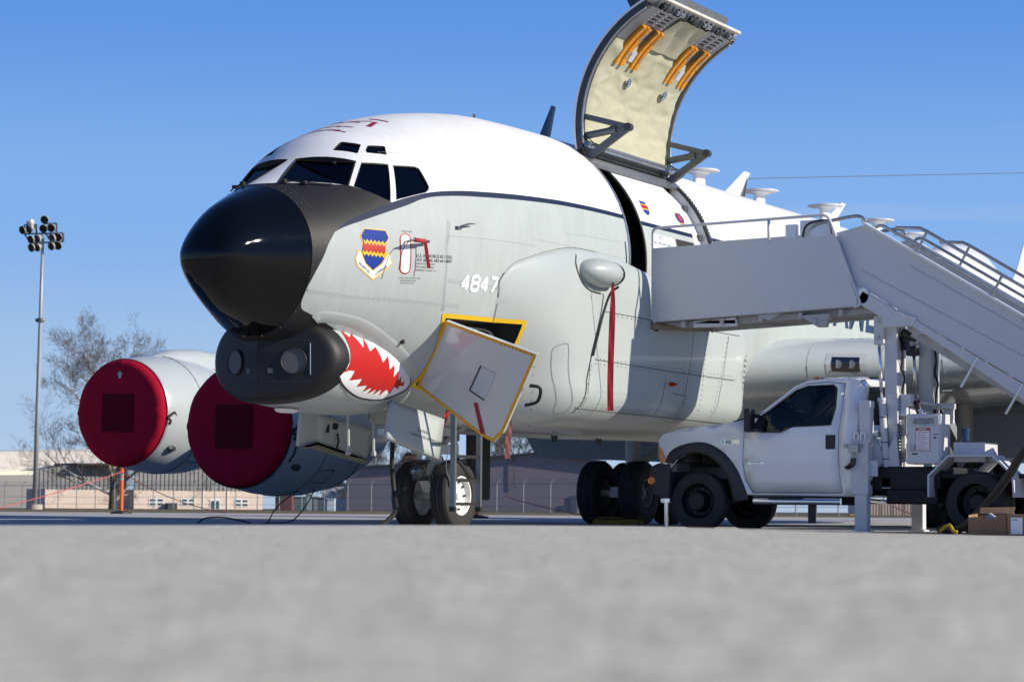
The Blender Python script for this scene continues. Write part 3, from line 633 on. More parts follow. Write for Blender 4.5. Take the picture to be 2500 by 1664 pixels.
for sgn in (-1, 1):
    nn = V((-1, .40*sgn, 0)).normalized() if sgn < 0 else V((-1, .40, 0)).normalized()
    nn = V((-1, -.40, 0)).normalized() if sgn < 0 else V((-1, .40, 0)).normalized()
    c = V((xf(.43), .43*sgn, 2.10)); ex = V((0, 0, 1)); ey = nn.cross(ex)
    mb = MB(); n = 28
    A = [c+nn*.012+(ex*cos(2*pi*i/n)+ey*sin(2*pi*i/n))*.150 for i in range(n)]; mb.add(A, [tuple(range(n))])
    dsk = mb.build('sensor_window', mat('sensor_disc_grey', (.10, .10, .105), .6, spec=.3), pod)
    mb = MB(); A = [c+nn*.02+(ex*cos(2*pi*i/n)+ey*sin(2*pi*i/n))*.158 for i in range(n)]; mb.tube(A+A[:1], .010, 6, False); mb.build('sensor_rim', m_black, dsk, smooth=True)
    mb = MB(); c2 = c+V((-.28*.40*-sgn*0, 0, -.08)); c2 = V((xf(.16), .16*sgn, 1.98)); mb.add([c2+nn*.006+ey*a+ex*b for a, b in ((-.035, -.03), (.035, -.03), (.035, .03), (-.035, .03))], [(0, 1, 2, 3)])
    mb.build('sensor_port', mat('port_grey', (.09, .09, .095), .5), pod)
    mb = MB(); y = .63*sgn
    if sgn < 0: mb.tube([V((xf(y)-.01, y, 1.93)), V((xf(y)-.012, y*.99, 2.32))], .006, 6); mb.build('pod_seam_strip', m_steel, pod) if sgn < 0 else None
    mb = MB()
    for i in range(14):
        for zz in (1.84, 2.36):
            y = sgn*(.06+.042*i); p = V((xf(y)-.002, y, zz)); mb.sphere(p, .006, 5, 3)
    stuff(mb.build('pod_fastener_row', m_darkmetal, pod))
mb = MB(); mb.lathe([(0, .16), (.035, .14), (.05, .08)], (2.35, 0, 1.53), 'z', 16, sx=1.5, sz=.7, sgn=-1); mb.build('belly_antenna', m_white, plane, smooth=True)
# fairing flange where the pod meets the fuselage
mb = MB(); FL = smooth_line([V(p) for p in FD['flange']], 6)
rows = []
for i, p in enumerate(FL):
    h = cast(BF, p)
    if not h: continue
    t = (FL[min(i+1, len(FL)-1)]-FL[max(i-1, 0)]).normalized(); s_ = h[1].cross(t).normalized()
    if s_.z < 0: s_ = -s_
    rows.append([h[0]+s_*.05+h[1]*.002, h[0]+s_*.035+h[1]*.009, h[0]+h[1]*.012, h[0]-s_*.10+h[1]*.008, h[0]-s_*.2-h[1]*.03])
mb.grid(rows); mb.build('pod_flange', m_grey, plane, smooth=True)
# ---- shark mouth
PD = {}
PD = {
'mouth_o':[(2.416,-0.682,2.577),(2.582,-0.736,2.546),(2.741,-0.791,2.509),(2.908,-0.853,2.451),(3.124,-0.882,2.396),(3.273,-0.904,2.347),(3.447,-0.911,2.274),(3.653,-0.902,2.18),(3.813,-0.871,2.104),(3.971,-0.829,2.034),(4.075,-0.795,1.961),(4.059,-0.78,1.894),(3.945,-0.773,1.822),(3.692,-0.786,1.755),(3.517,-0.761,1.711),(3.319,-0.745,1.682),(3.122,-0.735,1.679),(2.858,-0.743,1.693),(2.568,-0.79,1.752),(2.308,-0.842,1.836),(2.159,-0.874,1.919)],
'mouth_w':[(2.435,-0.686,2.575),(2.582,-0.736,2.546),(2.741,-0.791,2.509),(2.908,-0.853,2.451),(3.124,-0.882,2.396),(3.273,-0.904,2.347),(3.447,-0.911,2.274),(3.653,-0.902,2.18),(3.813,-0.871,2.104),(3.971,-0.829,2.034),(4.075,-0.795,1.961),(4.059,-0.78,1.894),(3.945,-0.773,1.822),(3.692,-0.786,1.755),(3.517,-0.761,1.711),(3.319,-0.745,1.682),(3.122,-0.735,1.679),(2.858,-0.743,1.693),(2.568,-0.79,1.752),(2.308,-0.842,1.836),(2.179,-0.873,1.91),(2.241,-0.906,1.984),(2.303,-0.925,2.099),(2.343,-0.923,2.223),(2.362,-0.886,2.358),(2.376,-0.804,2.479)],
'mouth_r':[(2.374,-0.767,2.514),(2.452,-0.86,2.416),(2.533,-0.82,2.472),(2.651,-0.928,2.299),(2.743,-0.865,2.429),(2.786,-0.944,2.264),(2.949,-0.925,2.332),(3.084,-0.959,2.138),(3.225,-0.946,2.231),(3.264,-0.953,2.061),(3.404,-0.939,2.132),(3.412,-0.926,1.97),(3.543,-0.919,2.065),(3.574,-0.896,1.931),(3.654,-0.899,1.998),(3.688,-0.874,1.909),(3.813,-0.855,1.944),(3.827,-0.831,1.878),(3.667,-0.864,1.876),(3.655,-0.844,1.832),(3.521,-0.874,1.858),(3.507,-0.86,1.831),(3.5,-0.811,1.76),(3.354,-0.869,1.812),(3.295,-0.856,1.787),(3.262,-0.8,1.727),(3.201,-0.872,1.809),(3.095,-0.802,1.733),(3.086,-0.872,1.809),(2.961,-0.807,1.74),(2.952,-0.88,1.821),(2.824,-0.824,1.763),(2.823,-0.889,1.843),(2.629,-0.856,1.816),(2.653,-0.915,1.913),(2.404,-0.882,1.883),(2.439,-0.927,1.999),(2.332,-0.917,2.001),(2.19,-0.895,1.963),(2.262,-0.913,2.012),(2.3,-0.923,2.068),(2.324,-0.926,2.16),(2.336,-0.913,2.271),(2.337,-0.871,2.381)],
}

def dpod(nm, key, ma, off, par, bv=BP):
    if key not in PD: return None
    return decal(nm, [V(p) for p in PD[key]], ma, par, bv, off, res=.06)
mw = dpod('shark_mouth', 'mouth_w', m_bwhite, .003, pod)
if mw:
    dpod('mouth_red', 'mouth_r', m_red, .006, mw)
    mb = MB(); ribbon(mb, smooth_line([V(p) for p in PD['mouth_o']], 5), .03, BP, .009, step=.05); mb.build('mouth_outline', m_ink, mw, norm=False)

# ------------------------------------------------------------------ cheek antenna fairing (port side)
def sm(a, b, x): t = min(max((x-a)/(b-a), 0), 1); return t*t*(3-2*t)
def lerp_t(T, x):
    if x <= T[0][0]: return T[0][1]
    for (a, p), (b, q) in zip(T, T[1:]):
        if x <= b: return p+(q-p)*(x-a)/(b-a)
    return T[-1][1]
ZT = [(4.60, 3.12), (4.7, 3.32), (4.88, 3.49), (5.42, 3.67), (6.06, 3.82), (6.6, 3.88), (7.7, 3.90), (8.5, 3.80), (9.2, 3.72), (12.5, 3.7), (13.3, 3.45), (13.9, 3.2)]
def cheek_y(x, z, side=1):
    zt = lerp_t(ZT, x); fy = fus_y(x, min(z, 5)) if z > sec(x)[1] else .2
    W = 2.10; zs = zt-.62
    if z > zs: u = (z-zs)/(zt-zs); y = fus_y(x, zt)+.02+(W-fus_y(x, zt)-.02)*sqrt(max(0, 1-u*u))
    elif z < 1.95: v = (1.95-z)/.51; y = 1.30+(W-1.30)*sqrt(max(0, 1-v*v))
    else: y = W
    x0 = 4.66+.13*min(1, max(0, (3.31-z)/.57)); q = sm(3.25, 2.1, z)
    s_ = sm(4.35+.75*q, 6.35+.25*q, x)*.93+.07; s_ *= 1-sm(12.2, 13.95, x)*1.02
    return fy-.03+(y-fy+.03)*max(s_, 0) if x > x0-.02 else fy-.05
def cheek_mesh(sgn):
    rows = []
    X = [4.60, 4.66]+[4.72+.14*i for i in range(67)]
    for x in X:
        zt = lerp_t(ZT, x); r = []
        zz = [zt-.62*(i/12)**2 for i in range(13)]
        for z in zz+[zt-.62-(zt-.62-1.95)*i/10 for i in range(1, 11)]: r.append(V((x, -cheek_y(x, z)*sgn, z)))
        for i in range(1, 11):
            z = 1.95-.51*sin(pi/2*i/10); r.append(V((x, -cheek_y(x, z)*sgn, z)))
        yb = abs(r[-1].y)
        for f in (.7, .35, 0): r.append(V((x, -yb*f*sgn, 1.435 if x > 5.5 else max(1.435, sec(x)[1]+.02))))
        rows.append(r)
    mb = MB(); mb.grid(rows)
    return mb
chk = cheek_mesh(1).build('cheek_fairing', m_grey, plane, auto=40)
# let the crew hatch through the cheek skin
bm = bmesh.new(); bm.from_mesh(chk.data); og = V(plane.location)
CUTS = [(V((4.63, 0, 2.752)), V((-.02, 0, 1))), (V((5.30, 0, 2.76)), V((.5, 0, .10))), (V((5, 0, 1.93)), V((0, 0, 1)))]
for co, no in CUTS: bmesh.ops.bisect_plane(bm, geom=bm.verts[:]+bm.edges[:]+bm.faces[:], plane_co=co-og, plane_no=no, dist=1e-4)
def in_hatch(c): c = c+og; return (c-CUTS[0][0]).dot(CUTS[0][1]) < 0 and (c-CUTS[1][0]).dot(CUTS[1][1]) < 0 and (c-CUTS[2][0]).dot(CUTS[2][1]) > 0
bmesh.ops.delete(bm, geom=[f for f in bm.faces if in_hatch(f.calc_center_median())], context='FACES'); bm.to_mesh(chk.data); bm.free()
chk2 = cheek_mesh(-1).build('cheek_fairing', m_grey, plane, auto=40)
BC = bvh_of([chk]); BFC = Multi(BF, BC)
for a, b in ((HT[0]+V((-.04, 0, .028)), V((5.33, -1.7, 2.785))), (V((5.32, -1.7, 2.80)), V((5.41, -1.5, 2.30))), (HT[0]+V((-.02, 0, .05)), HT[3]+V((-.03, 0, 0))), (HT[3]+V((-.03, 0, 0)), HT[3]+V((.35, .12, -.06)))):
    mb = MB(); ribbon(mb, [a, b], .062, BFC, .008, step=.05); mb.build('hatch_border', m_yel, plane, norm=False)
mb = MB(); L = [V((x, -2, lerp_t(ZT, x)+.015)) for x in (4.66, 4.88, 5.42, 6.06, 6.6, 7.2)]
k = MB()
ribbon(k, [V((4.79, -1.7, 2.76)), V((4.74, -1.8, 3.0)), V((4.66, -1.85, 3.28)), V((4.74, -1.86, 3.4))], .016, BF, .012)
ribbon(k, smooth_line(L, 6), .007, BF, .004); k.build('fairing_edge_seam', m_seam, chk, norm=False)
for i, (x, z) in enumerate(((4.98, 3.50), (5.28, 3.60), (5.72, 3.72), (6.28, 3.81), (6.62, 3.83))):
    k = MB(); ribbon(k, [V((x, -2, z+.05)), V((x+.02, -2, z-.06))], .014, BC, .004); k.build('access_notch', m_dseam, chk, norm=False)
k = MB(); ribbon(k, [V((7.42, -2, 3.36)), V((7.2, -2, 3.06)), V((6.82, -2, 2.45)), V((6.65, -2, 2.08)), V((6.64, -2, 1.74)), V((6.6, -2, 1.62))], .018, BC, .010)
k.build('fairing_seam', m_dseam, chk, norm=False)
for pts in ([(7.2, 3.06), (9.5, 3.05), (12.2, 3.04)], [(6.92, 2.37), (9.5, 2.34), (12.0, 2.33)], [(6.55, 1.68), (9.0, 1.67), (11.9, 1.65)], [(6.77, 2.34), (6.72, 2.0), (6.71, 1.70)],
            [(11.75, 3.0), (11.5, 2.34), (11.2, 1.7)], [(10.4, 3.0), (10.2, 2.34)], [(10.15, 2.30), (9.95, 1.7)], [(9.35, 2.3), (9.15, 1.7)], [(9.6, 2.02), (10.05, 2.0)]):
    k = MB(); ribbon(k, [V((a, -2, b)) for a, b in pts], .009, BC, .004); k.build('panel_gap', m_dseam, chk, norm=False)
k = MB()
for a, b, zz in ((7.5, 8.6, 3.02), (6.95, 12., 2.385), (6.95, 12, 2.315), (6.6, 9.1, 1.71), (6.6, 9.1, 1.655)):
    nn_ = int((b-a)/.14)
    for i in range(nn_):
        h = cast(BC, V((a+(b-a)*i/nn_, -2, zz)))
        if h: c = h[0]-V((0, .004, 0)); k.add([c+V((-.006, 0, -.012)), c+V((.006, 0, -.012)), c+V((.006, 0, .012)), c+V((-.006, 0, .012))], [(0, 1, 2, 3)])
for i in range(10):
    h = cast(BC, V((6.82-.03*i, -2, 2.28-.065*i)))
    if h: c = h[0]-V((0, .004, 0)); k.add([c+V((-.012, 0, -.006)), c+V((.012, 0, -.006)), c+V((.012, 0, .006)), c+V((-.012, 0, .006))], [(0, 1, 2, 3)])
for x0_, x1_ in ((10.9, 10.6), (11.72, 11.1), (10.12, 9.9)):
    for i in range(16):
        t = i/16; h = cast(BC, V((x0_+(x1_-x0_)*t, -2, 2.98-1.25*t)))
        if h: c = h[0]-V((0, .004, 0)); k.add([c+V((-.009, 0, -.009)), c+V((.009, 0, -.009)), c+V((.009, 0, .009)), c+V((-.009, 0, .009))], [(0, 1, 2, 3)])
stuff(k.build('fastener_row', m_dseam, chk, norm=False))
k = MB(); ribbon(k, [V((a, -2, b)) for a, b in ((5.94, 2.43), (5.95, 2.48), (5.99, 2.51), (6.13, 2.55), (6.18, 2.54), (6.21, 2.47), (6.25, 2.25), (6.30, 2.04), (6.36, 1.88), (6.44, 1.72), (6.45, 1.65), (6.42, 1.61), (6.32, 1.60), (6.27, 1.63), (6.22, 1.74), (6.15, 1.88), (6.08, 2.04), (6.01, 2.22))], .007, BC, .008, closed=True); k.build('panel_seam', m_seam, chk, norm=False)
decal('patch_panel', [V((6.9, -2, 1.78)), V((8.55, -2, 1.76)), V((8.6, -2, 1.93)), V((6.95, -2, 1.95))], mat('patch_grey', (.44, .475, .47), .3), chk, BC, .004, res=.2)
k = MB(); ribbon(k, smooth_line([(12.55, -2, 2.75), (12.75, -2, 2.72), (12.6, -2, 2.35), (12.4, -2, 2.2), (12.35, -2, 2.45)], 4, True), .008, BC, .004, closed=True)
k.build('vent_outline', m_seam, chk, norm=False)
for i in range(5):
    k = MB(); ribbon(k, [V((12.45-.02*i+.03, -2, 2.68-.09*i)), V((12.62-.02*i+.03, -2, 2.67-.09*i))], .02, BC, .005); k.build('vent_slot', m_dseam, chk, norm=False)
k = MB(); k.lathe([(0, .035), (-.06, .03), (-.12, .005)], (9.5, -2.1, 2.15), 'y', 10); k.build('side_marker_lamp', m_red, chk, smooth=True)
# scoop low on the cheek behind the open hatch
# blister with its blanked aft end
prof = [(-.47, .002), (-.46, .04), (-.42, .085), (-.33, .14), (-.2, .18), (-.02, .205), (.15, .205), (.3, .19), (.40, .165)]
k = MB(); k.lathe(prof, (6.92, -2.13, 3.58), 'x', 32, sx=1.35, sz=.98); bl = k.build('blister_antenna', m_grey, plane, smooth=True)
k = MB(); k.lathe([(.37, .182), (.40, .180), (.45, .165), (.50, .12), (.52, .003)], (6.92, -2.13, 3.58), 'x', 32, sx=1.35, sz=.98)
for i in range(18):
    a = 2*pi*i/18; 
    def bp(a, ax, r): return V((6.92+ax, -2.13+r*cos(a)*1.35, 3.58+r*sin(a)*.98))
    k.add([bp(a-.17, .385, .186), bp(a+.17, .385, .186), bp(a, .31, .196)], [(0, 1, 2)])
k.build('blister_plug', m_black, bl)
k = MB(); L = [(6.42, -2.1, 3.78), (6.36, -2.1, 3.62), (6.5, -2.1, 3.42), (6.75, -2.1, 3.32), (7.1, -2.1, 3.30)]; ribbon(k, smooth_line(L, 6), .022, BC, .006); k.build('blister_seam', m_dseam, bl, norm=False)
k = MB(); ribbon(k, smooth_line([V((p[0]+.05, p[1], p[2]+.03)) for p in L], 6), .06, BC, .005); k.build('blister_flange', m_grey, bl, norm=False)
k = MB(); k.tube(smooth_line([(7.22, -2.32, 3.40), (7.2, -2.2, 3.30), (7.12, -2.14, 3.05), (7.0, -2.13, 2.8), (6.8, -2.13, 2.42)], 8), .018, 8); k.build('drain_hose', m_blackp, plane, smooth=True)

# ------------------------------------------------------------------ crew hatch door, hanging open
TLp = V((3.781, -1.479, 2.702)); BLp = V((4.241, -.799, 1.897)); TRp = V((3.70, -2.84, 2.233))
nrm = (TRp-TLp).cross(BLp-TLp).normalized(); nrm = nrm if nrm.x < 0 else -nrm
hx = (TRp-TLp).normalized(); hy = nrm.cross(hx).normalized(); hy = hy if hy.z < 0 else -hy
def HP(u, v, o=0.): return TLp+hx*u+hy*v+nrm*o
def huv(p): q = V(p)-TLp; return (q.dot(hx), q.dot(hy))
L1 = (TRp-TLp).length; blu = huv(BLp)
BR = V((4.24, -2.082, 1.269)); B2 = V((4.319, -1.87, 1.178)); 
b1 = huv(BR); b2 = huv(B2); b3 = (b2[0]-.22, b2[1]-.035)
HPOLY = [(0, 0), (L1, 0), b1, (b1[0]-.06, b1[1]+.07), (b2[0]+.05, b2[1]+.0), (b2[0]-.08, b2[1]+.0), b3, blu]
k = MB(); k.prism([HP(u, v) for u, v in HPOLY], -nrm*.055); hat = k.build('crew_hatch_door', mat('hatch_grey_paint', (.58, .62, .61), .10, coat=.8, var=.02, vs=1.5), plane, bevel=.006)
c = V((sum(p[0] for p in HPOLY)/8, sum(p[1] for p in HPOLY)/8, 0))
k = MB(); n = len(HPOLY); A = [HP(u, v, .004) for u, v in HPOLY]
I = []
for i in range(n):
    p0, p1, p2 = [V((*HPOLY[j % n], 0)) for j in (i-1, i, i+1)]
    d1 = (p1-p0).normalized(); d2 = (p2-p1).normalized(); n1 = V((-d1.y, d1.x, 0)); n2 = V((-d2.y, d2.x, 0))
    if n1.dot(c-p1) < 0: n1, n2 = -n1, -n2
    bi = (n1+n2).normalized(); q = p1+bi*.042/max(.4, bi.dot(n1)); I.append(HP(q.x, q.y, .004))
k.add(A+I, [(i, (i+1) % n, n+(i+1) % n, n+i) for i in range(n)]); k.build('door_border', m_hatchyel, hat, norm=False)
def hray(px, py):          # point of the door plane, given by its place along the two edges
    return px, py
sq = [(.60, .441), (.844, .47), (.69, .90), (.449, .841)]
k = MB(); k.add([HP(u, v, .006) for u, v in sq], [(0, 1, 2, 3)]); k.build('inspection_panel', mat('hatch_panel_blue_grey', (.50, .56, .60), .15, coat=.6), hat)
k = MB()
for a, b in ((sq[3], sq[0]), (sq[2], sq[3])): k.beam(HP(*a, .008), HP(*b, .008), .018, .006, nrm)
k.build('panel_gap', m_dseam, hat)
k = MB(); k.add([HP(u, v, .006) for u, v in ((.523, 1.0), (.581, .974), (.735, 1.385), (.655, 1.385))], [(0, 1, 2, 3)]); k.build('red_stripe', m_dred, hat)
k = MB()
for i in range(9):
    for p in ((L1-.03, .06+i*.12), (L1-.55+.06*i, .03)):
        q = HP(*p, .006); k.box(q, (.012, .012, .012))
stuff(k.build('door_rivet_row', m_ink, hat))
k = MB(); k.tube(smooth_line([HP(L1-.12, .50, -.06), HP(L1-.0, .52, -.13), HP(L1-.03, .72, -.14), HP(L1-.17, .80, -.07)], 6), .022, 8); k.build('door_handle', m_blackp, hat, smooth=True)

# ------------------------------------------------------------------ cargo door, swung up
OM = radians(134.58); HN = V((0, -RF*sin(PH0), ZC+RF*cos(PH0)))
ROT = Matrix.Rotation(-OM, 3, 'X')
def DP(x, deg, r): p = V((0, -r*sin(radians(deg)), ZC+r*cos(radians(deg)))); return HN+ROT @ (p-HN)+V((x, 0, 0))
def arcgrid(mb, x0, x1, a0, a1, r, nx=1, na=18, fn=None):
    rows = [[DP(x0+(x1-x0)*i/nx, a0+(a1-a0)*j/na, r+(fn(x0+(x1-x0)*i/nx, a0+(a1-a0)*j/na) if fn else 0)) for j in range(na+1)] for i in range(nx+1)]
    return mb.grid(rows)
door = MB()
A0, A1 = 33.43, 111.
out_ = [(a, RF) for a in [A0+(A1+4-A0)*i/20 for i in range(21)]]; in_ = [(a, RF-.03) for a in [A0+(A1+4-A0)*i/20 for i in range(21)]][::-1]
prof = out_+in_; n = len(prof)
P = [DP(X0, a, r) for a, r in prof]+[DP(X1, a, r) for a, r in prof]
F = [(i, (i+1) % n, n+(i+1) % n, n+i) for i in range(n)]
for i in range(20): F += [(i, i+1, n-2-i, n-1-i), (n+i+1, n+i, 2*n-1-i, 2*n-2-i)]
door.add(P, F); cdoor = door.build('cargo_door', m_fus if False else m_white, plane, auto=40)
# dark edge frames and steel seal
for xe, s_ in ((X0+.01, 1), (X1-.01, -1)):
    k = MB(); k.grid([[DP(xe, a, 1.952) for a in [A0+77*i/20/1 for i in range(21)]], [DP(xe, a, 1.835) for a in [A0+77*i/20 for i in range(21)]], [DP(xe+.13*s_, a, 1.835) for a in [A0+77*i/20 for i in range(21)]], [DP(xe+.14*s_, a, 1.87) for a in [A0+77*i/20 for i in range(21)]]])
    k.build('door_edge_frame', m_darkmetal, cdoor, auto=40)
    k = MB(); k.tube([DP(xe+.035*s_, A0+2+73*i/24, 1.832) for i in range(25)], .022, 8); k.build('door_seal', m_steel if s_ > 0 else m_alu, cdoor, smooth=True)
k = MB(); k.grid([[DP(X0, A0, 1.95), DP(X1, A0, 1.95)], [DP(X0, A0+.5, 1.80), DP(X1, A0+.5, 1.80)], [DP(X0, A0+3.2, 1.80), DP(X1, A0+3.2, 1.80)]]); k.build('hinge_beam', m_alu, cdoor)
k = MB(); k.tube([DP(X0+.1, A0+2.6, 1.80), DP(X1-.1, A0+2.6, 1.80)], .03, 8); k.build('bottom_seal', m_alu, cdoor)
# quilted lining
m_quilt = mat('quilted_lining', (.46, .45, .315), .7, var=.06, vs=4, bump=.25, bs=9)
from mathutils import noise
def quilt(x, a):
    u = x*1.55; v = a/13.
    p = V((u*1.6, v*1.6, 0)); w_ = noise.multi_fractal(p, .9, 2.1, 3)
    s_ = abs(sin(pi*(x-8.5)/.74))**.35*abs(sin(pi*(a-35)/12.6+.5*sin(x*2)))**.4
    cr = noise.ridged_multi_fractal(V((u*1.1+noise.noise(V((u, v*2, 3))), v*.9, 7)), 1., 2., 3, 1., 2.)
    fall = min(1, (x-8.5)/.1, (11.5-x)/.1, (a-34)/2, (90-a)/5)
    return -(.012+.022*s_+.020*min(cr, 1.6)+.010*w_)*max(fall, 0)-.004
k = MB(); arcgrid(k, 8.5, 11.5, 34.2, 89.5, 1.868, 60, 50, quilt)
k.build('quilted_lining', m_quilt, cdoor, smooth=True)
k = MB(); arcgrid(k, 9.52, 10.6, 89.2, 110.2, 1.862, 16, 14, lambda x, a: -.03-.025*abs(sin((x-9.52)*6+a*.1))-.01*noise.noise(V((x*4, a*.2, 0))))
k.build('upper_lining', m_quilt, cdoor, smooth=True)
m_dgrey = mat('door_grey_panel', (.20, .205, .215), .38, .2, var=.08, vs=5)
for xa, xb_ in ((8.5, 9.56), (10.56, 11.5)):
    k = MB(); arcgrid(k, xa, xb_, 88.8, 110.5, 1.835, 2, 8); gp = k.build('door_panel', m_dgrey, cdoor, smooth=True)
    xm = xa+.36 if xa < 9 else xb_-.72
    for c_ in range(2):
        for r_ in range(4):
            k = MB(); arcgrid(k, xm+.02+c_*.30, xm+.20+c_*.30, 101.4+r_*2.2, 102.3+r_*2.2, 1.831, 1, 1); k.build('vent_slot', m_dseam, gp)
    k = MB()
    for r_ in range(6):
        for xx in (xm-.03, xm+.27, xm+.56): k.sphere(DP(xx, 100.6+r_*2, 1.832), .008, 5, 3)
    stuff(k.build('rivet_row', m_bwhite, gp))
    k = MB(); arcgrid(k, xm+.16, xm+.44, 92.6, 99.6, 1.80, 1, 4); k.build('black_pad', m_dseam, cdoor)
# yellow latch guides
for xa, xb_ in ((8.83, 9.10), (9.34, 9.56), (10.62, 10.85), (11.11, 11.34)):
    k = MB(); w3 = (xb_-xa)
    na = 14
    def row(x, r): return [DP(x, 77+22.2*i/na, r) for i in range(na+1)]
    rows = [row(xa, 1.84), row(xa, 1.775), row(xa+w3*.30, 1.775), row(xa+w3*.32, 1.835), row(xa+w3*.60, 1.835), row(xa+w3*.62, 1.775), row(xb_, 1.775), row(xb_, 1.84)]
    k.grid(rows); k.add([rows[i][0] for i in (0, 1, 2, 3)]+[rows[i][-1] for i in (0, 1, 2, 3)]+[rows[i][0] for i in (4, 5, 6, 7)]+[rows[i][-1] for i in (4, 5, 6, 7)], [(0, 1, 2, 3), (7, 6, 5, 4), (8, 9, 10, 11), (15, 14, 13, 12)])
    bk = k.build('latch_guide', m_orange, cdoor, auto=30, solid=.008)
    for a in (81, 92):
        k = MB(); arcgrid(k, xa+w3*.70, xb_-.02, a, a+4.2, 1.768, 1, 2); k.build('guide_label', mat('label_grey', (.35, .33, .28), .6), bk)
    k = MB()
    for a in (78, 83, 88, 93, 98):
        for xx in (xa+.02, xb_-.015): k.sphere(DP(xx, a, 1.77), .007, 5, 3)
    stuff(k.build('guide_bolt_row', m_darkmetal, bk))
for xa in (9.17, 10.93):
    k = MB(); arcgrid(k, xa, xa+.15, 80, 85.5, 1.79, 2, 4); k.build('instruction_placard', mat('placard_paper', (.62, .62, .66), .6, var=.2, vs=30), cdoor)
for xa, aa in ((9.48, 70.1), (10.79, 70.4)):
    k = MB(); c_ = DP(xa, aa, 1.755); nr = (DP(xa, aa, 1.7)-c_).normalized(); t_ = (DP(xa, aa+1, 1.755)-c_).normalized(); s_ = V((1, 0, 0))
    k.add([c_+(s_*.085*cos(2*pi*i/20)+t_*.085*sin(2*pi*i/20)) for i in range(20)]+[c_+nr*.03], [(i, (i+1) % 20, 20) for i in range(20)]); k.build('inspection_lens', m_chrome, cdoor, smooth=True)
# open end of the door: lip, ribs, latch shafts
k = MB(); k.grid([[DP(X0+.15, 110.4, 1.835), DP(X1-.1, 110.4, 1.835)], [DP(X0+.15, 109.5, 1.93), DP(X1-.1, 109.5, 1.93)], [DP(X0+.02, 114.8, 1.925), DP(X1-.02, 114.8, 1.925)]]); k.build('latch_recess', m_dseam, cdoor)
k = MB(); k.grid([[DP(X0, 113.6, 1.92), DP(X1, 113.6, 1.92)], [DP(X0, 115.2, 1.915), DP(X1, 115.2, 1.915)], [DP(X0, 115.4, 1.96), DP(X1, 115.4, 1.96)]]); k.build('door_lip', mat('lip_beige', (.62, .58, .52), .45, var=.2, vs=8), cdoor)
for i in range(17):
    x = X0+.3+i*.175; k = MB(); k.prism([DP(x, 110.2, 1.84), DP(x, 112.2, 1.865), DP(x, 113.6, 1.92), DP(x, 110.2, 1.93)], (.012, 0, 0)); k.build('latch_rib', m_darkmetal if i % 3 else m_alu, cdoor)
for i in range(6):
    x = X0+.45+i*.5; k = MB(); k.tube([DP(x, 111.6, 1.88), DP(x+.28, 111.6, 1.88)], .04, 10); k.lathe([(0, .055), (.05, .055)], DP(x+.1, 111.6, 1.88), 'x', 12); k.build('latch_shaft', m_alu if i % 2 else m_darkmetal, cdoor, auto=40)
k = MB(); k.prism([DP(8.62, 100, 1.955), DP(8.62, 116, 1.955), DP(8.62, 119, 2.35), DP(8.62, 108, 2.42), DP(8.62, 101, 2.2)], (.03, 0, 0)); k.build('sill_flap', m_darkmetal, cdoor)
k = MB(); k.prism([DP(8.75, 115.2, 1.96), DP(8.75, 117.2, 2.05), DP(8.75, 114, 2.06), DP(8.75, 113, 1.96)], (2.3, 0, 0)); k.build('edge_strip', m_alu, cdoor)
# door operating linkages
for xs_ in (8.50, 11.42):
    ap = V((xs_, -1.87, 5.86)); dpv = V((xs_, -1.14, 6.07)); fp = V((xs_, -1.14, 5.40)); ac = V((xs_+.02, -1.17, 5.78))
    k = MB(); k.beam(dpv, ap, .05, .085); k.build('link_arm', m_strut, plane, bevel=.012)
    k = MB(); k.beam(fp, ap, .055, .115); k.build('support_arm', m_strut, plane, bevel=.012)
    k = MB(); k.tube([ac, ac.lerp(ap, .6)], .055, 12); k.tube([ac.lerp(ap, .58), ac.lerp(ap, .72)], .068, 12); k.tube([ac.lerp(ap, .7), ap], .03, 10); k.build('door_actuator', m_strut, plane, auto=40)
    k = MB(); k.lathe([(-.05, .0), (-.05, .06), (.05, .06), (.05, 0)], ap, 'x', 14); k.build('pivot_bolt', m_darkmetal, plane, auto=40)
    k = MB(); k.beam(dpv+V((0, .03, .08)), V((xs_, -1.10, 5.56)), .06, .06); 
    k.build('pivot_bracket', m_darkmetal, plane)
    for q in range(3):
        k = MB(); k.tube(smooth_line([V((xs_+.05, -1.2, 5.75-.05*q)), V((xs_+.12+.04*q, -1.28-.07*q, 5.62)), V((xs_+.1, -1.2-.05*q, 5.46)), V((xs_+.04, -1.12, 5.42))], 6), .008, 5); k.build('door_cable', m_blackp, plane, smooth=True)
# sill beam under the hinge and the white strip under it
k = MB(); k.grid([[arc(X0-.03, radians(a), r) for a, r in ((33.0, 1.965), (34.5, 1.93), (37.5, 1.925), (38.2, 1.965), (40.5, 1.965), (42.5, 1.955), (43, 1.90))], [arc(X1+.03, radians(a), r) for a, r in ((33.0, 1.965), (34.5, 1.93), (37.5, 1.925), (38.2, 1.965), (40.5, 1.965), (42.5, 1.955), (43, 1.90))]]); k.build('door_sill', m_alu, plane, auto=30)
k = MB(); k.grid([[arc(x, radians(a), 1.975) for a in (33.2, 35, 36.6)] for x in (X0, X1)]); k.build('sill_channel', m_darkmetal, plane)
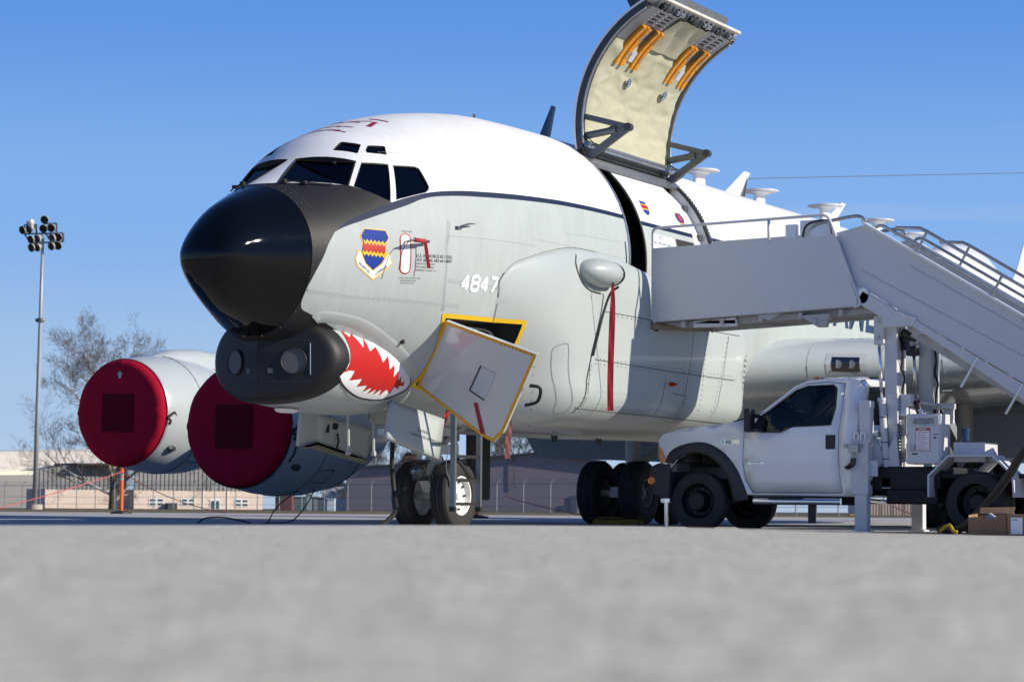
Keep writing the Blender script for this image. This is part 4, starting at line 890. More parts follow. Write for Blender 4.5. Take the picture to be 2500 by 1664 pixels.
# inner entry panel and jambs
ROWS = lambda x0_, x1_, a0_, a1_, r_, nx=6, na=20: [[arc(x0_+(x1_-x0_)*i/nx, radians(a0_+(a1_-a0_)*j/na), r_) for j in range(na+1)] for i in range(nx+1)]
k = MB(); k.grid(ROWS(9.14, 11.05, 41.5, 104, 1.885)); ep = k.build('entry_panel', m_fus, plane, smooth=True)
BE = bvh_of([ep])
k = MB(); k.grid([[arc(9.14, radians(a), 1.886) for a in range(41, 105, 3)], [arc(9.125, radians(a), 1.87) for a in range(41, 105, 3)], [arc(9.15, radians(a), 1.845) for a in range(41, 105, 3)]]); k.build('entry_panel_edge', mat('sealant_beige', (.30, .28, .22), .7, var=.4, vs=20), ep, smooth=True)
k = MB(); k.grid(ROWS(11.02, 11.545, 40, 110, 1.80, 3)); k.grid([[arc(11.545, radians(a), r) for a in range(40, 111, 3)] for r in (1.80, 1.93)]); k.build('jamb_lining', mat('jamb_white', (.68, .69, .69), .45, var=.06, vs=4), plane, smooth=True)
k = MB(); k.grid(ROWS(11.56, 11.66, 38, 110, 1.952, 1)); k.grid([[arc(11.54, radians(a), r) for a in range(38, 111, 3)] for r in (1.96, 1.915)]); k.build('aft_frame', m_darkmetal, plane, auto=30)
k = MB()
for i in range(40): p = arc(11.62, radians(40+1.7*i), 1.956); k.box(p, (.02, .02, .02))
stuff(k.build('frame_bolt_row', m_alu, plane))
k = MB(); k.grid(ROWS(8.34, 8.40, 40, 110, 1.962, 1)); k.build('front_frame', m_alu, plane, auto=30)
k = MB(); k.grid(ROWS(11.12, 11.54, 88.5, 91, 1.795, 1, 2)); k.build('jamb_stripe', m_dseam, plane)
for a in (53, 70, 83): k = MB(); k.box(arc(11.50, radians(a), 1.82), (.08, .05, .09)); k.build('jamb_latch', m_strut, plane)
for i in range(3): k = MB(); k.box(arc(8.7, radians(62+14*i), 1.75), (.06, .05, .12)); k.build('seal_bracket', m_darkmetal, plane)
k = MB(); k.grid([[arc(8.55, radians(a), 1.6) for a in range(40, 112, 6)], [arc(9.5, radians(a), 1.3) for a in range(40, 112, 6)]]); k.build('gap_shade_sheet', mat('gap_shade_black', (.004, .004, .004), .9, spec=0), plane)  # black sheet added behind the front gap, painting the darkness of the opening
# small insignia, sign and dark placard on the entry panel
def epoly(nm, pts, ma, off=.004, par=ep): return decal(nm, [V((a, -1.8, b)) for a, b in pts], ma, par, BE, off, res=.06)

sh_ = epoly('panel_crest', [(9.41, 4.90), (9.63, 4.90), (9.635, 4.76), (9.58, 4.70), (9.50, 4.68), (9.42, 4.72)], m_blue)
epoly('crest_band', [(9.405, 4.855), (9.635, 4.855), (9.638, 4.765), (9.405, 4.765)], m_yel, .006, sh_); epoly('crest_bar', [(9.405, 4.838), (9.635, 4.838), (9.637, 4.783), (9.405, 4.783)], m_red, .008, sh_)
pt = epoly('round_patch', [(10.79+.15*cos(a*pi/10), 4.775+.085*sin(a*pi/10)) for a in range(20)], mat('patch_purple', (.05, .03, .16), .5))
epoly('patch_figure', [(10.71, 4.80), (10.79, 4.84), (10.87, 4.81), (10.85, 4.75), (10.80, 4.72), (10.73, 4.74)], mat('patch_red', (.45, .03, .06), .5), .006, pt)
epoly('patch_tab', [(10.72, 4.695), (10.90, 4.71), (10.88, 4.665), (10.76, 4.655)], m_orange, .006, pt); epoly('patch_tab', [(10.66, 4.86), (10.80, 4.875), (10.93, 4.865), (10.90, 4.845), (10.79, 4.852), (10.68, 4.842)], mat('patch_tan', (.5, .38, .22), .5), .006, pt)
sgn_ = epoly('name_board', [(9.42, 4.40), (10.24, 4.40), (10.24, 4.05), (9.42, 4.05)], m_bwhite)
text('board_lettering', 'DCC', .085, (9.66, -1.8, 4.33), (1, 0, 0), (0, 0, 1), m_navy, sgn_, BE, .006); text('board_lettering', 'SSGT MICHAEL HENTZ', .066, (9.45, -1.8, 4.245), (1, 0, 0), (0, 0, 1), m_navy, sgn_, BE, .006)
epoly('dark_window', [(10.31, 4.405), (11.0, 4.41), (11.0, 4.1), (10.31, 4.1)], m_dseam)
# title lettering on the aft fuselage
k = text('title_lettering', 'AMERICA', 1.12, (16.95, -2.2, 3.56), (1, 0, 0), (0, 0, 1), m_navy, plane, BF, .005, bold=.02)

# ------------------------------------------------------------------ wings
AF = [(0, 0), (.006, .14), (.02, .26), (.06, .42), (.13, .52), (.25, .56), (.4, .53), (.6, .40), (.8, .22), (1, .02)]
AFL = [(1, -.02), (.8, -.14), (.6, -.27), (.4, -.40), (.25, -.45), (.13, -.44), (.06, -.38), (.02, -.25), (.006, -.14)]
WS = [(1.2, 13.25, 11.5, 2.62, 1.20), (2.2, 14.05, 10.6, 2.68, 1.12), (3.4, 15.0, 9.4, 2.76, 1.0), (8.25, 18.8, 6.6, 3.14, .74), (14.18, 23.2, 4.6, 3.50, .48), (19.6, 27.2, 2.7, 3.85, .26)]
def wing(sgn):
    k = MB(); rows = []
    for y, x, c, z, t in WS: rows.append([V((x+c*a, sgn*y, z+t*b-a*c*.035)) for a, b in AF+AFL])
    k.grid(rows, True); k.f.append(tuple(range(len(rows[0])))); k.mi.append(0); n = len(rows[0]); o = len(k.v)-n; k.f.append(tuple(range(o, o+n))); k.mi.append(0)
    return k
m_wing = mat('wing_grey_paint', (.47, .51, .505), .25, coat=.35, var=.04, vs=1)
for sgn in (-1, 1):
    wg = wing(sgn).build('wing', m_wing, plane, auto=50)
    # flaps and gear doors below
    k = MB(); k.prism([(22.6, sgn*2.3, 2.35), (22.7, sgn*2.3, 2.15), (23.9, sgn*2.3, 1.22), (24.0, sgn*2.3, 1.26)], (.9, sgn*5.6, .20)); k.build('flap', m_wing, wg)
    mat('wheel_well_shade_black', (.035, .036, .034), .8)  # near-black puts the shade beneath the wing into the colour
    if sgn > 0: continue
    k = MB(); k.bb((18.2, sgn*1.9, 1.15), (22.4, sgn*1.98, 2.3)); k.build('gear_door', mat('wheel_well_shade_black', (0, 0, 0)), plane)
    k = MB(); k.prism([(18.4, sgn*5.0, 2.4), (22.0, sgn*5.0, 2.4), (21.8, sgn*5.0, 1.15), (18.7, sgn*5.0, 1.05)], (0, .05, 0)); k.build('gear_leg_door', mat('wheel_well_shade_black', (0, 0, 0)), plane)
    k = MB(); k.bb((18.3, sgn*2.0, 2.36), (22.3, sgn*4.9, 2.42)); k.build('wheel_well', mat('wheel_well_shade_black', (0, 0, 0)), plane)
BW = bvh_of([o for o in COL.objects if o.name.startswith('wing')])
# landing light let into the port leading edge
def le(y, a): x = 13.25+(y-1.2)*.79; h = BW.ray_cast(V((x-1.5, -y, 2.72+a)), V((1, 0, 0))); return (h[0], h[1]) if h[0] else (V((x, -y, 2.7+a)), V((-1, 0, 0)))
def lepatch(y0, y1, a0, a1, off, nx=6, nz=8): return [[(lambda h: h[0]+h[1]*off)(le(y0+(y1-y0)*i/nx, a0+(a1-a0)*j/nz)) for j in range(nz+1)] for i in range(nx+1)]
k = MB(); k.grid(lepatch(2.70, 3.24, -.19, .17, .006)); ll = k.build('landing_light', mat('light_bezel', (.52, .54, .53), .3, .3), plane, smooth=True)
k = MB(); k.grid(lepatch(2.78, 3.16, -.125, .11, .012)); k.build('light_window', mat('light_cavity', (.008, .008, .012), .06, coat=1), ll, smooth=True)
for y in (2.88, 3.06):
    c_, nn = le(y, -.01); k = MB(); k.lathe([(-.03, .07), (-.035, .05), (-.04, .025), (-.042, .0)], c_, 'x', 18); k.build('lamp_reflector', mat('lamp_silver', (.38, .39, .41), .25, .5), ll, smooth=True)
k = MB(); 
for y in (2.45, 3.45, 4.3): L = [le(y, a/20)[0]+le(y, a/20)[1]*.003 for a in range(-8, 8)]; k.tube(L, .006, 4)
k.build('leading_edge_seam', m_seam2, plane)

# ------------------------------------------------------------------ engines on the starboard wing (and the port ones out of frame)
NPF = [(.0, .97), (.0, 1.02), (.03, 1.06), (.12, 1.10), (.35, 1.16), (.8, 1.23), (1.4, 1.265), (2.0, 1.25), (2.7, 1.15), (3.4, .96), (4.1, .70), (4.5, .56), (4.5, .45), (5.2, .2)]
m_nac = mat('nacelle_grey', (.47, .51, .505), .28, coat=.3, var=.03, vs=1.4)
for x, y, z in ((13.42, 8.25, 1.754), (17.84, 14.18, 2.234), (13.42, -8.25, 1.754), (17.84, -14.18, 2.234)):
    k = MB(); k.lathe(NPF, (x, y, z), 'x', 56); k.m = 1; k.lathe([(-.012, 1.0), (-.02, 1.03), (.02, 1.075), (.14, 1.115), (.2, 1.13)], (x, y, z), 'x', 56)
    nc = k.build('nacelle', [m_nac, mat('inlet_lip_metal', (.72, .73, .73), .25, .6, var=.05)], plane, auto=40)
    # pylon with the strake hump on top
    k = MB(); rows = []
    for t, w_, zt_, zb_ in ((.75, .06, 1.16, .9), (1.1, .28, 1.26, .9), (1.7, .42, 1.42, .9), (2.4, .46, 1.48, .9), (3.4, .42, 1.44, .6), (4.6, .36, 1.30, .3), (6.2, .3, 1.15, .5), (8, .05, 1.1, .9)):
        zz = [zb_, zt_-.22, zt_-.08, zt_]; ww = [w_, w_, w_*.75, w_*.3]
        rows.append([V((x+t, y-a, z+b)) for a, b in zip(ww, zz)]+[V((x+t, y+a, z+b)) for a, b in list(zip(ww, zz))[::-1]])
    k.grid(rows); k.build('pylon', m_nac, plane, auto=60)
    s_ = -1
    k = MB()
    for xx in (1.25, 2.75): k = MB(); k.tube([V((x+xx, y+1.262*cos(2*pi*i/40) if xx < 2 else y+1.145*cos(2*pi*i/40), z+(1.262 if xx < 2 else 1.145)*sin(2*pi*i/40))) for i in range(41)], .007, 4, False); k.build('nacelle_seam', m_seam, nc)
    k = MB(); a = radians(-38); c_ = V((x+.55, y-1.2*cos(a), z+1.2*sin(a))); k.sphere(c_, (.15, .05, .07), 12, 6); k.build('drain_blister', m_darkmetal, nc, smooth=True)
    if y > 0:
        k = MB(); a = radians(-35); 
        P_ = [V((x+xx, y-1.262*cos(radians(d)), z+1.262*sin(radians(d)))) for xx, d in ((1.35, -38), (1.8, -38), (1.8, -53), (1.35, -53))]; k.tube(P_+P_[:1], .008, 4, False); k.build('cowl_panel_outline', m_dseam, nc)

# ------------------------------------------------------------------ tail, antennas
k = MB(); rows = []
for z, x0_, c, t in ((5.3, 34.1, 6.2, .34), (6.3, 35.45, 5.4, .3), (9., 38.0, 4.1, .24), (12.7, 41.4, 2.4, .14)):
    rows.append([V((x0_+c*a, b*t*.6, z)) for a, b in AF+AFL])
k.grid(rows, True); k.f.append(tuple(range(len(rows[0])*3, len(rows[0])*4))); k.mi.append(0); k.build('tail_fin', m_white, plane, auto=50)
for sgn in (-1, 1):
    k = MB(); rows = []
    for y, x0_, c, z, t in ((.5, 36.5, 4.4, 4.9, .3), (6.1, 41, 2., 5.6, .12)): rows.append([V((x0_+c*a, sgn*y, z+t*b)) for a, b in AF+AFL])
    k.grid(rows, True); k.build('tailplane', m_white, plane, auto=50)
k = MB(); rows = []
for i in range(15):
    t = i/14; x = 28.0+5.6*t; h = .72*sin(pi*t)**.7 if t < .75 else .72*sin(pi*.75)**.7*(1-(t-.75)/.25)**.6; w_ = .55*sin(pi*min(max(t, .03), .97))**.5
    rows.append([V((x, w_*cos(pi*j/10), 5.72+max(h, .02)*sin(pi*j/10))) for j in range(11)])
k.grid(rows); k.build('dorsal_radome', m_white, plane, smooth=True)
for x, z in ((15.49, 6.19), (18.32, 6.17), (21.8, 6.29), (24.96, 6.34), (27.09, 6.27)):
    k = MB(); k.lathe([(-.012, 0), (-.012, .2), (.0, .34), (.012, .36), (.03, .34), (.045, .2), (.05, 0)], (x, 0, z), 'z', 32); ds = k.build('disc_antenna', m_white, plane, smooth=True)
    k = MB(); rows = []
    for zz, c, w_ in ((5.80, .52, .10), (6.0, .42, .085), (z-.06, .38, .08), (z-.015, .62, .2)): rows.append([V((x-.02+c/2*cos(2*pi*i/14), w_*sin(2*pi*i/14), zz)) for i in range(14)])
    k.grid(rows, True); k.build('antenna_mast', m_white, ds, smooth=True)
def blade(nm, b0, b1, tip, c, th_, ma):
    k = MB(); rows = []
    for t in (0, .5, 1): 
        p = V(b0).lerp(V(tip), t); cc = (V(b1)-V(b0)).length*(1-t)+c*t
        rows.append([p+V((cc*u, th_*(1-.6*t)*w_, 0)) for u, w_ in ((0, 0), (.25, 1), (.7, .8), (1, 0), (.7, -.8), (.25, -1))])
    k.grid(rows, True); k.f.append(tuple(range(12, 18))); k.mi.append(0); return k.build(nm, ma, plane, auto=40)
blade('blade_antenna', (9.2, 0, 5.84), (9.62, 0, 5.84), (9.70, 0, 6.49), .16, .03, mat('antenna_blue_grey', (.13, .16, .19), .4))
blade('blade_antenna', (16.3, 0, 5.80), (17.15, 0, 5.80), (17.55, 0, 6.46), .30, .045, m_white)
blade('blade_antenna', (21.3, 0, 5.80), (22.0, 0, 5.80), (22.75, 0, 6.48), .25, .04, m_white)
blade('stub_antenna', (7.12, 0, 5.8), (7.26, 0, 5.8), (7.17, 0, 5.99), .08, .02, m_black)
blade('stub_antenna', (10.95, -.2, 5.8), (11.3, -.2, 5.8), (11.05, -.2, 6.0), .2, .03, m_white)
blade('wire_mast', (17.25, 0, 5.8), (17.52, 0, 5.8), (17.63, 0, 6.34), .08, .03, m_black)
k = MB(); k.tube([(17.66, 0, 6.34), (38.5, 0, 9.08)], .008, 5); k.build('aerial_wire', m_strut, plane)

# ------------------------------------------------------------------ undercarriage
def wheel(parent, c, R0, wid, rimr, rimmat, groove=4, out=-1):
    c = V(c); h = wid/2; k = MB()
    prof = [(-h*.80, rimr), (-h*.96, rimr+.02), (-h, R0*.70), (-h*.97, R0*.84), (-h*.82, R0*.945), (-h*.66, R0*.982)]
    gx = [-.48, -.22, .22, .48]
    for g in gx: prof += [(h*(g-.045), R0*(1-.010*abs(g)**2*2)), (h*(g-.04), R0*.975), (h*(g+.04), R0*.975), (h*(g+.045), R0*(1-.010*abs(g)**2*2))]
    prof += [(h*.66, R0*.982), (h*.82, R0*.945), (h*.97, R0*.84), (h, R0*.70), (h*.96, rimr+.02), (h*.80, rimr)]
    k.lathe(prof, c, 'y', 48); ty = k.build('tyre', m_tyre, parent, auto=25)
    k = MB()
    k.lathe([(h*.78, rimr+.004), (h*.86, rimr), (h*.84, rimr*.93), (h*.35, rimr*.86), (h*.30, rimr*.55), (h*.42, rimr*.48), (h*.45, rimr*.22), (h*.62, rimr*.20), (h*.62, 0)], c, 'y', 40, sgn=out)
    k.lathe([(h*.78, rimr+.004), (h*.7, rimr*.93), (h*.1, rimr*.86), (h*.1, 0)], c, 'y', 40, sgn=-out)
    rm = k.build('rim', rimmat, parent, auto=35)
    k = MB()
    for i in range(9):
        a = 2*pi*i/9; k.lathe([(0, .018), (.03, .018), (.03, 0)], c+V((rimr*.7*cos(a), out*h*.32, rimr*.7*sin(a))), 'y', 8, sgn=out)
    stuff(k.build('wheel_bolt_row', m_darkmetal, rm)); return ty
m_wrim = mat('white_wheel_rim', (.80, .80, .78), .35, var=.05, vs=8)
for y, out in ((-.305, -1), (.305, 1)):
    wheel(plane, (6.153, y, .475), .485, .30, .272, m_wrim, out=out)
m_gear = mat('gear_white_paint', (.66, .65, .60), .4, var=.12, vs=9)
k = MB(); k.tube([(6.153, -.32, .475), (6.153, .32, .475)], .055, 14); k.build('axle', m_gear, plane, smooth=True)
k = MB(); k.tube([(6.153, 0, .47), (6.14, 0, .95)], .065, 16); k.build('oleo_piston', m_steel, plane, smooth=True)
k = MB(); k.tube([(6.14, 0, .9), (6.12, 0, 1.9)], .105, 18); k.lathe([(0, .12), (.06, .135), (.12, .12)], (6.14, 0, .9), 'z', 18); k.lathe([(0, .13), (.05, .14), (.1, .13)], (6.13, 0, 1.22), 'z', 18); k.bb((6.05, -.22, 1.3), (6.22, .22, 1.42)); k.build('gear_strut', m_gear, plane, auto=40)
k = MB(); k.beam((6.0, 0, .52), (5.84, 0, .72), .16, .05); k.beam((5.84, 0, .72), (6.03, 0, .93), .16, .05); k.build('torque_link', m_gear, plane, bevel=.01)
k = MB(); k.tube([(6.12, -.1, 1.15), (7.2, -.2, 1.72)], .04, 10); k.tube([(6.12, .1, 1.15), (7.2, .2, 1.72)], .04, 10); k.build('drag_brace', m_gear, plane)
for s_ in (-1, 1): k = MB(); k.tube([(6.0, .16*s_, .95), (6.0, .16*s_, 1.3)], .035, 8); k.bb((6.0, .1*s_, 1.05), (6.3, .3*s_, 1.18)); k.build('steering_cylinder', m_gear, plane, auto=40)
k = MB(); k.box((6.42, -.02, 1.3), (.16, .36, .12)); k.box((6.55, 0, 1.12), (.1, .2, .1)); k.tube(smooth_line([(6.4, -.15, 1.4), (6.45, -.2, 1.1), (6.3, -.18, .85), (6.2, -.1, .7)], 5), .018, 6); k.build('gear_fittings', m_alu, plane)
lc = V((5.74, .02, .80)); k = MB(); k.bb((5.76, -.10, .675), (5.80, .14, .95)); k.bb((5.70, -.115, .935), (5.82, .155, .965)); k.lathe([(-.05, .108), (-.055, .118), (.0, .12), (.07, .09), (.12, .03)], lc, 'x', 24); tl = k.build('taxi_light', m_darkmetal, plane, auto=40)
k = MB(); k.lathe([(-.03, .107), (.03, .085), (.07, .03), (.075, 0)], lc, 'x', 24); k.build('reflector', m_chrome, tl, smooth=True)
k = MB(); k.lathe([(-.045, .108), (-.06, .07), (-.065, 0)], lc, 'x', 24); k.build('lens', m_lens, tl, smooth=True)
# nose gear doors
k = MB()
def curved_door(P, th_, bul):
    """P: four corners (top fore, top aft, bottom aft, bottom fore)"""
    P = [V(p) for p in P]; nn = (P[1]-P[0]).cross(P[3]-P[0]).normalized(); rows = []
    for i in range(9):
        u = i/8; a = P[0].lerp(P[1], u); b = P[3].lerp(P[2], u); rows.append([a.lerp(b, j/6)+nn*bul*sin(pi*j/6)**.8 for j in range(7)])
    return rows, nn
m_door = m_grey
rows, nn = curved_door([(3.62, -.72, 1.665), (4.98, -.74, 1.475), (4.62, -.86, .94), (3.28, -.86, 1.185)], .06, .0)
sd = -1 if nn.y > 0 else 1
k = MB(); k.grid(rows); dr = k.build('nose_gear_door', m_grey, plane, smooth=True)
s_ = dr.modifiers.new('t', 'SOLIDIFY'); s_.thickness = .07*sd*-1; s_.offset = 1 if sd < 0 else -1
s_.thickness = .07
T0, T1, B1, B0 = [V(p) for p in ((3.62, -.72, 1.665), (4.98, -.74, 1.475), (4.62, -.86, .94), (3.28, -.86, 1.185))]
OUT = V((0, -1, 0))
def dq(u, v, o=.006): a = T0.lerp(T1, u); b = B0.lerp(B1, u); return a.lerp(b, v)+nn*sd*o
k = MB(); k.grid([[dq(u-.004, v, .009) for v in (0, 1)] for u in ()] or [[dq(.885, v/6, .05) for v in range(7)], [dq(.893, v/6, .05) for v in range(7)]]); k.build('door_seam', m_seam, dr)
ux = (T1-T0).normalized(); uy = (T0-B0).normalized()
for j, (s_, u, v) in enumerate((('CAUTION', .52, .55), ('CLOSE DOORS BEFORE TOWING', .40, .70))):
    text('caution_lettering', s_, .062, dq(u, v, .075), ux, uy, m_ink, dr)
# forward lip panel of the port door, bent inwards
rows2, nn2 = curved_door([(4.23, .74, 1.56), (5.75, .76, 1.40), (5.72, .88, .95), (4.36, .86, 1.17)], .05, 0)
k = MB(); k.grid(rows2); d2 = k.build('nose_gear_door', m_grey, plane, smooth=True); s_ = d2.modifiers.new('t', 'SOLIDIFY'); s_.thickness = .05; s_.offset = 0
k = MB(); k.prism([(3.86, .74, 1.56), (4.25, .72, 1.56), (4.37, .84, 1.17), (3.98, .86, 1.11)], (0, .05, 0)); k.build('front_bay_door', m_grey, plane, bevel=.008)
k = MB(); k.prism([(3.98, .80, 1.11), (4.36, .80, 1.17), (5.70, .80, .96), (5.72, .90, .93), (4.36, .90, 1.12)], (0, 0, -.03)); k.build('door_lip', mat('door_lip_olive', (.22, .21, .15), .5), d2)
k = MB(); k.box((4.55, .77, 1.42), (.05, .04, .22)); k.lathe([(0, .07), (.03, .07), (.03, 0)], (4.72, .77, 1.42), 'y', 14, sgn=-1); k.tube([(4.8, .76, 1.3), (4.83, .76, 1.2), (4.78, .76, 1.1)], .015, 6); k.build('door_fitting', m_dseam, d2)
for x in (4.9, 5.55):
    k = MB(); k.tube([(x-.75, .2, 1.56), (x-.73, .2, 1.05)], .022, 8); k.lathe([(-.025, .0), (-.025, .035), (.025, .035), (.025, 0)], (x-.73, .2, 1.03), 'y', 12); k.build('door_rod', m_grey, plane, auto=40)
# main gear bogies
m_rim2 = mat('grey_wheel_rim', (.3, .3, .29), .45)
for sy in (-3.36, 3.36):
    for dx in (-.70, .70):
        for dy in (-.44, .44): wheel(plane, (20.05+dx, sy+dy, .605), .62, .42, .27, m_rim2, out=-1 if dy < 0 else 1)
    k = MB(); k.beam((19.2, sy, .62), (20.9, sy, .62), .2, .2); k.tube([(20.05, sy, .62), (20.05, sy, 2.6)], .15, 14); k.tube([(19.35, sy-.5, .605), (19.35, sy+.5, .605)], .07, 10); k.tube([(20.75, sy-.5, .605), (20.75, sy+.5, .605)], .07, 10); k.tube([(20.05, sy, 1.1), (21.6, sy*.7, 2.2)], .08, 10)
    k.build('main_gear_leg', m_gear, plane, auto=40)
k = MB(); k.bb((8.72, -1.9+2.75, .42), (9.42, .93, 1.5)); k.build('belly_blade_antenna', m_black, plane, bevel=.06)
for x in (14.2, 16.5): k = MB(); k.tube([(x, -.4, 1.5), (x+.05, -.4, .72)], .05, 8); k.build('belly_mast', m_blackp, plane)
for x in (10.4, 12.0): k = MB(); k.prism([(x, .3, 1.44), (x+.2, .3, 1.44), (x+.16, .3, 1.34), (x+.06, .3, 1.34)], (0, .03, 0)); k.build('belly_fin', m_darkmetal, plane)

# ------------------------------------------------------------------ stair truck
truck = thing('stair_truck', 'white truck carrying an air stair, parked against the open cargo door', 'stair truck', (9.9, -4.7, 0))
m_tw = mat('truck_white_paint', (.85, .85, .86), .2, coat=1.0, var=.02, vs=2)
m_sw = mat('stair_white_paint', (.62, .63, .65), .45, var=.03, vs=1.5, bump=.015, bs=4)
m_flare = mat('flare_plastic', (.035, .036, .038), .55, bump=.05, bs=200)
m_trim = mat('black_trim', (.012, .012, .012), .4)
XN, XF, XC = 8.80, 11.00, 9.90
def bx(y, z, far=False):
    """cab side: barrel curve below the belt line, tumblehome above"""
    o = .05*((z-1.05)/.6)**2 if z < 1.45 else .022+.30*(z-1.45)**1.15
    o += .05*max(0, (-2.75-y)*-1)**1.4 if y > -2.75 else 0
    return V((XF-o if far else XN+o, y, z))
def plate(mb, outer, holes, fn, res=.18, th=None):
    pts = []; edges = []
    for ring_ in [outer]+list(holes):
        d = []
        for a, b in zip(ring_, ring_[1:]+ring_[:1]):
            n = max(1, int(sqrt((a[0]-b[0])**2+(a[1]-b[1])**2)/res)); d += [(a[0]+(b[0]-a[0])*i/n, a[1]+(b[1]-a[1])*i/n) for i in range(n)]
        o = len(pts); pts += d; edges += [(o+i, o+(i+1) % len(d)) for i in range(len(d))]
    y0, y1 = min(p[0] for p in pts), max(p[0] for p in pts); z0, z1 = min(p[1] for p in pts), max(p[1] for p in pts)
    for i in range(1, int((y1-y0)/res)+1):
        for j in range(1, int((z1-z0)/res)+1): pts.append((y0+i*res, z0+j*res))
    r = delaunay_2d_cdt([V(p) for p in pts], edges, [], 1, 1e-6)
    F = [tuple(f) for f in r[2] if not any(inside(h, sum(r[0][i].x for i in f)/3, sum(r[0][i].y for i in f)/3) for h in holes)]
    mb.add([fn(p.x, p.y) for p in r[0]], F); return mb
TOPL = [(-2.25, .96), (-2.225, 1.22), (-2.23, 1.31), (-2.29, 1.385), (-2.53, 1.45), (-2.9, 1.495), (-3.32, 1.535), (-3.60, 1.60), (-3.86, 1.74), (-4.07, 1.90), (-4.27, 2.06), (-4.46, 2.135), (-4.74, 2.16), (-5.05, 2.16), (-5.22, 2.13), (-5.29, 2.02), (-5.25, 1.52), (-5.25, .50)]
ARCH = [(-3.52, .52), (-3.44, .72), (-3.32, .92), (-3.16, 1.06), (-2.95, 1.14), (-2.75, 1.13), (-2.55, 1.04), (-2.42, .90)]
DOORP = [(-3.60, 1.615), (-3.55, 1.35), (-3.535, 1.0), (-3.57, .75), (-3.68, .545), (-5.03, .545), (-4.99, .84), (-4.98, 1.41), (-5.01, 1.74), (-5.02, 2.09), (-4.74, 2.12), (-4.46, 2.10), (-4.29, 2.035), (-4.07, 1.865), (-3.86, 1.70)]
WINP = [(-3.84, 1.655), (-4.07, 1.83), (-4.29, 1.995), (-4.46, 2.055), (-4.84, 2.065), (-4.895, 2.02), (-4.90, 1.75), (-4.855, 1.505), (-4.30, 1.485), (-4.20, 1.455), (-4.11, 1.41), (-3.83, 1.405)]
k = MB()
for far in (False, True): plate(k, TOPL+ARCH, [DOORP], lambda y, z: bx(y, z, far))
rows = []
for y, z in TOPL:
    a, b = bx(y, z), bx(y, z, True); cr_ = .05 if z > 2 else .03 if y > -3.6 else 0
    rows.append([a.lerp(b, t)+V((0, (.06 if y > -2.4 else .10 if -4.3 < y < -3.6 else 0)*4*t*(1-t), cr_*4*t*(1-t)*(1 if z > 1.3 else 0))) for t in [i/8 for i in range(9)]])
for i in range(len(rows)-1):
    if 7 <= i <= 9 or i == 15: continue               # windscreen and rear window openings are filled with glass
    k.grid([rows[i], rows[i+1]])
def lip(i, j, t0, t1): return [[p[0].lerp(p[-1], t) for t in (t0, t1)] for p in (rows[i], rows[j])]
for i in (7, 8, 9):
    for s_ in (slice(0, 2), slice(7, 9)): k.grid([rows[i][s_], rows[i+1][s_]])
for s_ in (slice(0, 2), slice(7, 9)): k.grid([rows[15][s_], rows[16][s_]])
body = k.build('cab_body', m_tw, truck, auto=35, solid=.012)
for i, j, nm in ((7, 10, 'windscreen'), (15, 16, 'rear_window')):
    k = MB(); k.grid([r[1:8] for r in rows[i:j+1]]); k.build(nm, m_cabglass, truck, smooth=True)
